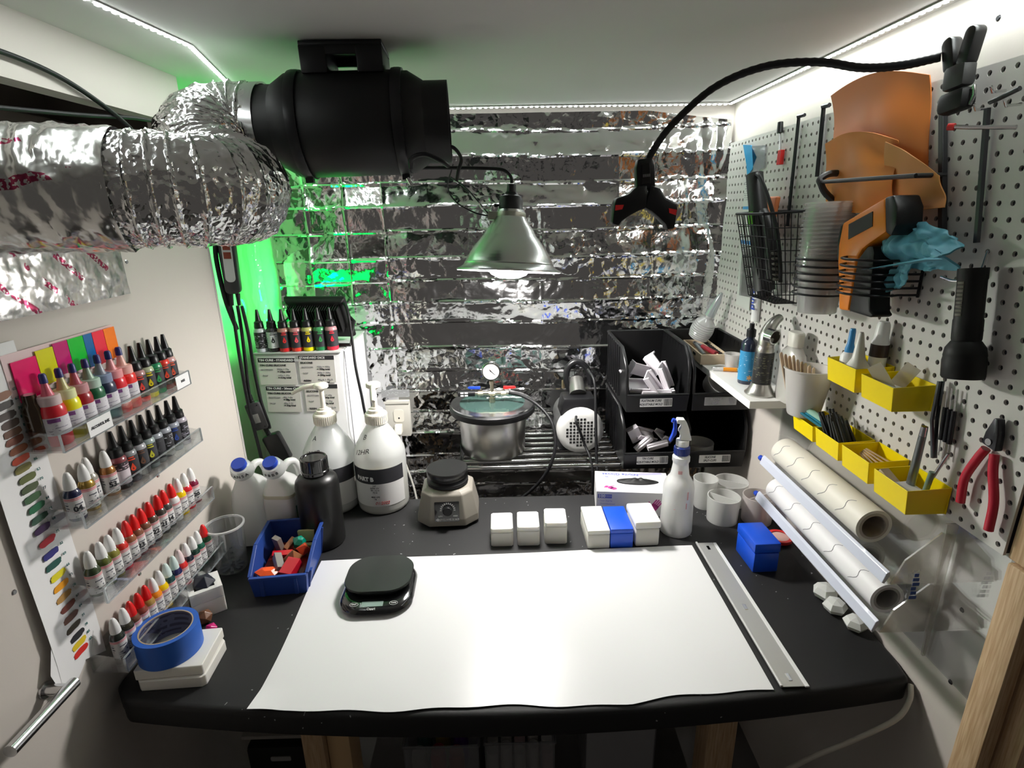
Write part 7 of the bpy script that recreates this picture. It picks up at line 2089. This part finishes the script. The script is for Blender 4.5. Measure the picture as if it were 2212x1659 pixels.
# orange silicone sheets on a bar
ORS = [mat('sheet_orange', (0.66, 0.22, 0.035), 0.55), mat('sheet_deep_orange', (0.60, 0.17, 0.025), 0.55), mat('sheet_pale_orange', (0.66, 0.29, 0.08), 0.55)]
def patchq(tl, tr, bl, br, wave, seed, arch=0.028):
    tl, tr, bl, br = map(Vector, (tl, tr, bl, br))
    def f(u, v):
        p = (bl * (1 - u) + br * u) * (1 - v) + (tl * (1 - u) + tr * u) * v
        q = Vector((u * 2.2 + seed, v * 1.8, seed))
        p = p.copy()
        p.x += wave * noise.noise(q) - wave * 0.5 * math.sin(u * PI)
        p.z += arch * math.sin(PI * u) * v
        return p
    return f
t = thing('orange_sheet', 'tall orange rubber sheet curling up behind the others on the pegboard', 'sheet')
G().sheet(patchq((0.683, 1.250, 1.018), (0.688, 0.975, 0.998), (0.686, 1.165, 0.800), (0.690, 0.930, 0.810), 0.013, 1.0, 0.022), 30, 30).obj('sheet', ORS[1], t, smooth=70, solid=0.0018)
t = thing('orange_sheet', 'orange rubber sheet with a peaked top hanging in front at the left', 'sheet')
G().sheet(patchq((0.664, 1.205, 0.922), (0.672, 1.005, 0.905), (0.672, 1.180, 0.790), (0.668, 0.965, 0.785), 0.016, 4.0, 0.018), 30, 24).obj('sheet', ORS[0], t, smooth=70, solid=0.0018)
t = thing('orange_sheet', 'pale orange rubber sheet folded down toward the bracket post', 'sheet')
G().sheet(patchq((0.670, 1.022, 0.905), (0.678, 0.892, 0.842), (0.676, 1.005, 0.785), (0.680, 0.872, 0.795), 0.007, 8.0, 0.004), 26, 20).obj('sheet', ORS[2], t, smooth=70, solid=0.0018)
t = thing('hang_bar', 'black iron bar bracket holding the orange sheets to the pegboard', 'bracket')
IRON = mat('iron_black', (0.02, 0.02, 0.022), 0.45)
G().tube([(0.640, 1.155, 0.846), (0.642, 1.00, 0.844), (0.650, 0.905, 0.843)], 0.0038, 8).obj('bar', IRON, t)
G().tube(spline([(0.694, 1.150, 0.860), (0.660, 1.160, 0.862), (0.640, 1.160, 0.852), (0.640, 1.155, 0.843), (0.655, 1.160, 0.825), (0.690, 1.165, 0.800)], 6), 0.0065, 8).obj('bar_hook', IRON, t)
G().cyl((0.650, 0.905, 0.843), (0.697, 0.905, 0.843), 0.0038, n=8).obj('bar_end', IRON, t)
t = thing('bracket_post', 'black upright bracket post on the pegboard right of the orange sheets', 'bracket')
G().prism([(0.931, 0.945), (0.941, 0.945), (0.887, 0.752), (0.877, 0.752)], 0.690, 0.6985, YZ).obj('post', IRON, t, smooth=0, bevel=0.001)
# hex keys
def hexkey(label, y, zt, zb, ya, r):
    tag(G().tube([(0.693, ya, zt - 0.001), (0.693, y + 0.004, zt), (0.693, y, zt - 0.005), (0.693, y - 0.012, zb)], r, 6).obj('hex_key', DARKIRON, smooth=30), label, 'hex key', 'long hex keys on the pegboard')
hexkey('long dark hex key hanging second from the wire basket', 1.385, 1.000, 0.755, 1.360, 0.0042)
hexkey('dark hex key hanging beside the tall orange sheet', 1.283, 1.004, 0.862, 1.262, 0.0048)
t = thing('hex_key', 'long steel hex key hanging alone right of the bracket post', 'hex key', (0, 0, 0), (0, 0, 0), 'long hex keys on the pegboard')
G().tube([(0.692, 0.846, 0.928), (0.692, 0.812, 0.745)], 0.0046, 6).obj('shaft', mat('key_steel', (0.08, 0.08, 0.09), 0.3, 0.8), t, smooth=30)
# screwdriver
t = thing('screwdriver', 'small screwdriver with a black grip and red collar on the pegboard', 'screwdriver', (0.692, 0, 0))
G().cyl((0, 1.468, 0.975), (0, 1.471, 1.000), 0.0075, 0.0065, n=14).obj('grip', BLACK, t)
G().cyl((0, 1.456, 0.935), (0, 1.468, 0.975), 0.0030, n=8).obj('shaft', STEEL, t)
G().box(-0.005, 0.005, 1.440, 1.457, 0.900, 0.934).obj('red_collar', RED, t, smooth=0, bevel=0.001)
# packaging behind the basket
t = thing('blister_pack', 'clear hanging pack with a bright blue header behind the basket', 'package', (0.694, 0, 0))
CBL = mat('card_blue', (0.02, 0.28, 0.55), 0.4)
G().prism([(1.690, 0.972), (1.635, 0.965), (1.590, 0.930), (1.612, 0.900), (1.640, 0.885), (1.652, 0.915)], 0, 0.002, YZ).obj('blue_header', CBL, t, smooth=0)
G().prism([(1.628, 0.962), (1.545, 0.955), (1.540, 0.900), (1.600, 0.890)], 0.0, 0.0012, YZ).obj('clear_film', ACR_EDGE, t, smooth=0)
G().prism([(1.650, 0.880), (1.560, 0.890), (1.530, 0.52), (1.620, 0.525)], -0.001, 0.001, YZ).obj('card', print_mat('pack_print', (0.62, 0.64, 0.60), [(0.70, 0.71, (0.03, 0.2, 0.5)), (0.795, 0.803, (0.05, 0.3, 0.6))], ink=(0.3, 0.3, 0.3), lines=(0.82, 0.87, 0.006), dens=0.5), t, smooth=0)
G().prism([(1.606, 0.69), (1.535, 0.69), (1.522, 0.56), (1.595, 0.555)], -0.006, -0.001, YZ).obj('blister', clear_mat('blister', (0.95, 0.95, 0.95), 0.25, 0.1, (0.6, 0.6, 0.6), 0.35), t, smooth=0)
t = thing('label_tube', 'white tube with tall blue lettering hanging behind the wire basket', 'tube', (0.690, 1.478, 0.500))
G().cyl((0, 0, 0), (0, 0.01, 0.13), 0.011, n=16).obj('tube', WHITEP, t)
text('lettering', 'pure', 0.032, BLUE, t, (-0.0118, 0.004, 0.062), (PI / 2, -PI / 2, -PI / 2), bold=0.0004)
# flashlight
t = thing('flashlight', 'heavy black flashlight hanging head down on the pegboard', 'flashlight', (0.668, 0.754, 0.556), (-0.16, 0, 0))
FS = Matrix.Diagonal((0.74, 0.74, 0.94, 1))
G().lathe([(0, 0.058), (0.0235, 0.058), (0.0245, 0.062), (0.0245, 0.090), (0.0235, 0.092), (0.0235, 0.150), (0.0245, 0.152), (0.0245, 0.168), (0, 0.168)], 32, FS).obj('barrel', BLACKM, t, smooth=40)
G().lathe([(0, 0), (0.0330, 0), (0.0355, 0.003), (0.0360, 0.028), (0.0345, 0.034), (0.0350, 0.036), (0.0325, 0.048), (0.0245, 0.0578), (0, 0.0578)], 36, FS).obj('head', BLACKM, t, smooth=40)
g = G()
for k in range(9):
    g.lathe([(0.0236, 0.096 + k * 0.006), (0.0243, 0.0975 + k * 0.006), (0.0243, 0.0995 + k * 0.006), (0.0236, 0.101 + k * 0.006)], 6, FS, 0, PI - 0.25, PI + 0.35)
g.obj('knurled_patch', mat('knurl', (0.06, 0.05, 0.03), 0.5), t, smooth=0)
# pliers
t = thing('pliers', 'red handled side cutters hanging on the pegboard by the timber stud', 'pliers', (0.690, 0, 0))
PR = mat('plier_red', (0.50, 0.015, 0.04), 0.35)
G().tube(spline([(0, 0.712, 0.462), (-0.002, 0.720, 0.440), (-0.003, 0.730, 0.405), (-0.002, 0.728, 0.366)], 6), 0.0062, 10).obj('handle', PR, t, smooth=60)
G().tube(spline([(0, 0.697, 0.460), (-0.002, 0.690, 0.435), (-0.003, 0.676, 0.395), (-0.002, 0.6735, 0.352)], 6), 0.0062, 10).obj('handle', PR, t, smooth=60)
G().prism([(0.716, 0.470), (0.692, 0.466), (0.694, 0.490), (0.700, 0.512), (0.706, 0.512), (0.714, 0.488)], -0.006, 0.006, YZ).obj('jaws', DARKIRON, t, smooth=30, bevel=0.002)
G().lathe([(0, -0.0075), (0.005, -0.0075), (0.005, 0.0075), (0, 0.0075)], 14, T(0, 0.704, 0.476) @ RY(PI / 2)).obj('pivot', STEEL, t)
# tweezers and picks
t = thing('tweezers', 'long steel tweezers hanging beside the flashlight head', 'tweezers', (0.692, 0, 0))
G().tube([(0, 0.815, 0.532), (-0.003, 0.806, 0.470), (0, 0.796, 0.408)], 0.0030, 6).obj('arm', mat('tweezer_steel', (0.10, 0.11, 0.12), 0.3, 0.8), t)
G().tube([(-0.006, 0.815, 0.532), (-0.011, 0.806, 0.470), (-0.004, 0.796, 0.408)], 0.0030, 6).obj('arm', mat('tweezer_steel'), t)
for k, lab in enumerate(('dark handled hook pick hanging nearest the tweezers', 'dark handled straight pick in the middle of the pick set', 'dark handled pick hanging nearest the pliers')):
    y_ = 0.790 - 0.0085 * k
    t = thing('pick', lab, 'pick', (0.690, y_, 0.430), (-0.10, 0, 0), 'picks hanging by the pliers')
    G().cyl((0, 0, 0.012), (0, 0, 0.065), 0.0036, n=10).obj('handle', DARKIRON, t)
    G().cyl((0, 0, 0.065), (0, 0.002, 0.098), 0.0014, n=6).obj('shaft', STEEL, t)
    G().cyl((0, 0, -0.014), (0, 0, 0.012), 0.0011, n=6).obj('tip', STEEL, t)
# bright pegs and hooks
def peg(label, y, z, L, m, drop=0.02, name='peg_hook'):
    tag(G().tube([(0.6985, y, z), (0.6985 - L, y, z - 0.002), (0.6985 - L - 0.004, y, z + 0.006)], 0.0020, 6).obj(name, m, smooth=60), label, 'hook', 'small hooks on the pegboard')
peg('short bright peg hook near the top right of the pegboard', 0.830, 0.948, 0.018, CHROME)
peg('bright peg hook holding the lone steel hex key', 0.850, 0.929, 0.020, CHROME)
peg('bright peg hook right of the lone hex key', 0.800, 0.926, 0.020, CHROME)
tag(G().tube([(0.693, 0.845, 0.936), (0.690, 0.826, 0.938), (0.692, 0.800, 0.945)], 0.0034, 8).obj('black_rod', IRON, smooth=60), 'short black rod lying across two pegs at the top right', 'rod')
t = thing('double_hook', 'white double hook arm with a red tip on the pegboard', 'hook', (0, 0, 0))
G().tube([(0.690, 0.788, 0.896), (0.660, 0.830, 0.902), (0.650, 0.846, 0.905)], 0.0028, 8).obj('arm', STEEL, t)
G().cyl((0.650, 0.846, 0.905), (0.646, 0.853, 0.906), 0.0048, n=12).obj('red_tip', RED, t)
t = thing('wire_hook', 'thin grey wire hook hanging under the blue gloves', 'hook')
G().tube(spline([(0.697, 0.795, 0.735), (0.690, 0.795, 0.70), (0.676, 0.815, 0.690), (0.668, 0.835, 0.694)], 6), 0.0018, 6).obj('wire', STEEL, t)
o = G().lathe([(0, 0), (0.0042, 0), (0.003, 0.0016), (0, 0.0016)], 12, RY(-PI / 2)).obj('screw_head', DARKIRON, smooth=30, loc=(0.7148, 0.89, 1.052))
tag(o, 'dark screw head high on the right wall above the clip', 'screw')
for y, z, lab in ((0.706, 0.185, 'dark screw head low on the right wall beside the timber stud'), (0.692, 0.055, 'dark screw head lowest on the right wall beside the stud')):
    o = G().lathe([(0, 0), (0.0042, 0), (0.003, 0.0016), (0, 0.0016)], 12, RY(-PI / 2)).obj('screw_head', DARKIRON, smooth=30, loc=(0.7148, y, z))
    tag(o, lab, 'screw')

# ================================================================== UNDER THE BENCH
t = thing('black_case', 'black plastic case under the left end of the bench', 'case', (-0.510, 1.02, -0.76))
G().box(-0.075, 0.075, -0.12, 0.12, 0.0, 0.46).obj('case_body', BLACKM, t, smooth=30, bevel=0.01)
G().prism(rrect(-0.022, 0.022, -0.006, 0.006, 0.003), 0, 0.002, T(0.0, -0.1202, 0.43) @ RX(PI / 2)).obj('name_plate', mat('plate_grey', (0.3, 0.3, 0.3), 0.4), t, smooth=0)
tag(G().box(-0.60, -0.42, 0.92, 1.14, -0.2985, -0.290).obj('grey_board', mat('board_grey', (0.35, 0.33, 0.30), 0.6), smooth=0), 'grey board lying on the black case under the bench', 'board')
def tote(label, x0, x1, y0, y1, zb, zt, m):
    t = thing('storage_tote', label, 'tote', (0, 0, 0), group='clear totes under the bench')
    g = G()
    g.box(x0, x1, y0, y1, zb, zb + 0.003)
    g.obj('tote_floor', m, t, smooth=0)
    for a in ((x0, x0 + 0.003, y0, y1), (x1 - 0.003, x1, y0, y1), (x0, x1, y0, y0 + 0.003), (x0, x1, y1 - 0.003, y1)):
        G().box(*a, zb + 0.0031, zt).obj('tote_wall', m, t, smooth=0)
    G().tube([(x0, y0, zt), (x1, y0, zt), (x1, y1, zt), (x0, y1, zt)], 0.004, 6, closed=True).obj('rim', m, t)
TT = clear_mat('tote_clear', (0.93, 0.94, 0.95), 0.2, 0.15, (0.5, 0.5, 0.52), 0.15)
tote('clear tote of coloured pots under the bench', -0.232, -0.075, 0.86, 1.08, -0.40, -0.262, TT)
tote('clear tote packed with small white bottles under the bench', -0.062, 0.085, 0.86, 1.08, -0.40, -0.258, TT)
tote('frosted grey tote holding a blue pen under the bench', 0.150, 0.300, 0.87, 1.08, -0.40, -0.236, clear_mat('tote_grey', (0.9, 0.9, 0.92), 0.2, 0.25, (0.45, 0.45, 0.47), 0.7))
rr = random.Random(4)
k = 0
for i in range(5):
    for j in range(2):
        x = -0.047 + i * 0.0295
        y = 0.879 + j * 0.029 + (0.012 if i % 2 else 0)
        o = G().lathe([(0, 0), (0.0115, 0), (0.0120, 0.002), (0.0120, 0.095), (0.0110, 0.098), (0, 0.098)], 18).obj('small_bottle', mat('pale_pink_cap', (0.50, 0.36, 0.36), 0.4) if (i, j) in ((4, 0), (2, 1)) else mat('bottle_offwhite', (0.55, 0.53, 0.50), 0.4), smooth=40, loc=(x, y, -0.3965))
        tag(o, ('pink capped' if (i, j) in ((4, 0), (2, 1)) else 'off-white') + ' small bottle in column %s, row %s of the white bottle tote' % (('one', 'two', 'three', 'four', 'five')[i], ('one', 'two', 'three', 'four')[j]), 'bottle', 'small bottles in the clear tote')
for k, (x, y, c, s) in enumerate(((-0.205, 0.885, (0.30, 0.28, 0.27), 'grey'), (-0.165, 0.89, (0.28, 0.015, 0.015), 'dark red'), (-0.125, 0.885, (0.30, 0.03, 0.02), 'rust red'), (-0.200, 0.93, (0.05, 0.12, 0.12), 'teal'), (-0.160, 0.935, (0.30, 0.22, 0.04), 'mustard'), (-0.120, 0.93, (0.10, 0.02, 0.22), 'purple'))):
    o = G().lathe([(0, 0), (0.016, 0), (0.017, 0.003), (0.017, 0.075), (0.015, 0.080), (0.015, 0.092), (0, 0.092)], 20).obj('pigment_pot', mat('pot_' + s.replace(' ', '_'), c, 0.4), smooth=40, loc=(x, y, -0.3965))
    tag(o, s + ' pigment pot in the clear tote under the bench', 'pot', 'pigment pots in the clear tote')
tag(G().cyl((0.230, 0.900, -0.392), (0.214, 0.905, -0.240), 0.005, n=10).obj('blue_pen', BLUE, smooth=40), 'blue pen standing in the frosted tote under the bench', 'pen')
for zz, lab in ((-0.40, 'rough shelf board under the bench carrying the totes'),):
    tag(G().box(-0.33, 0.39, 0.84, 1.38, zz - 0.021, zz - 0.001).obj('lower_shelf', mat('shelf_dark', (0.10, 0.09, 0.08), 0.7), smooth=0), lab, 'shelf')
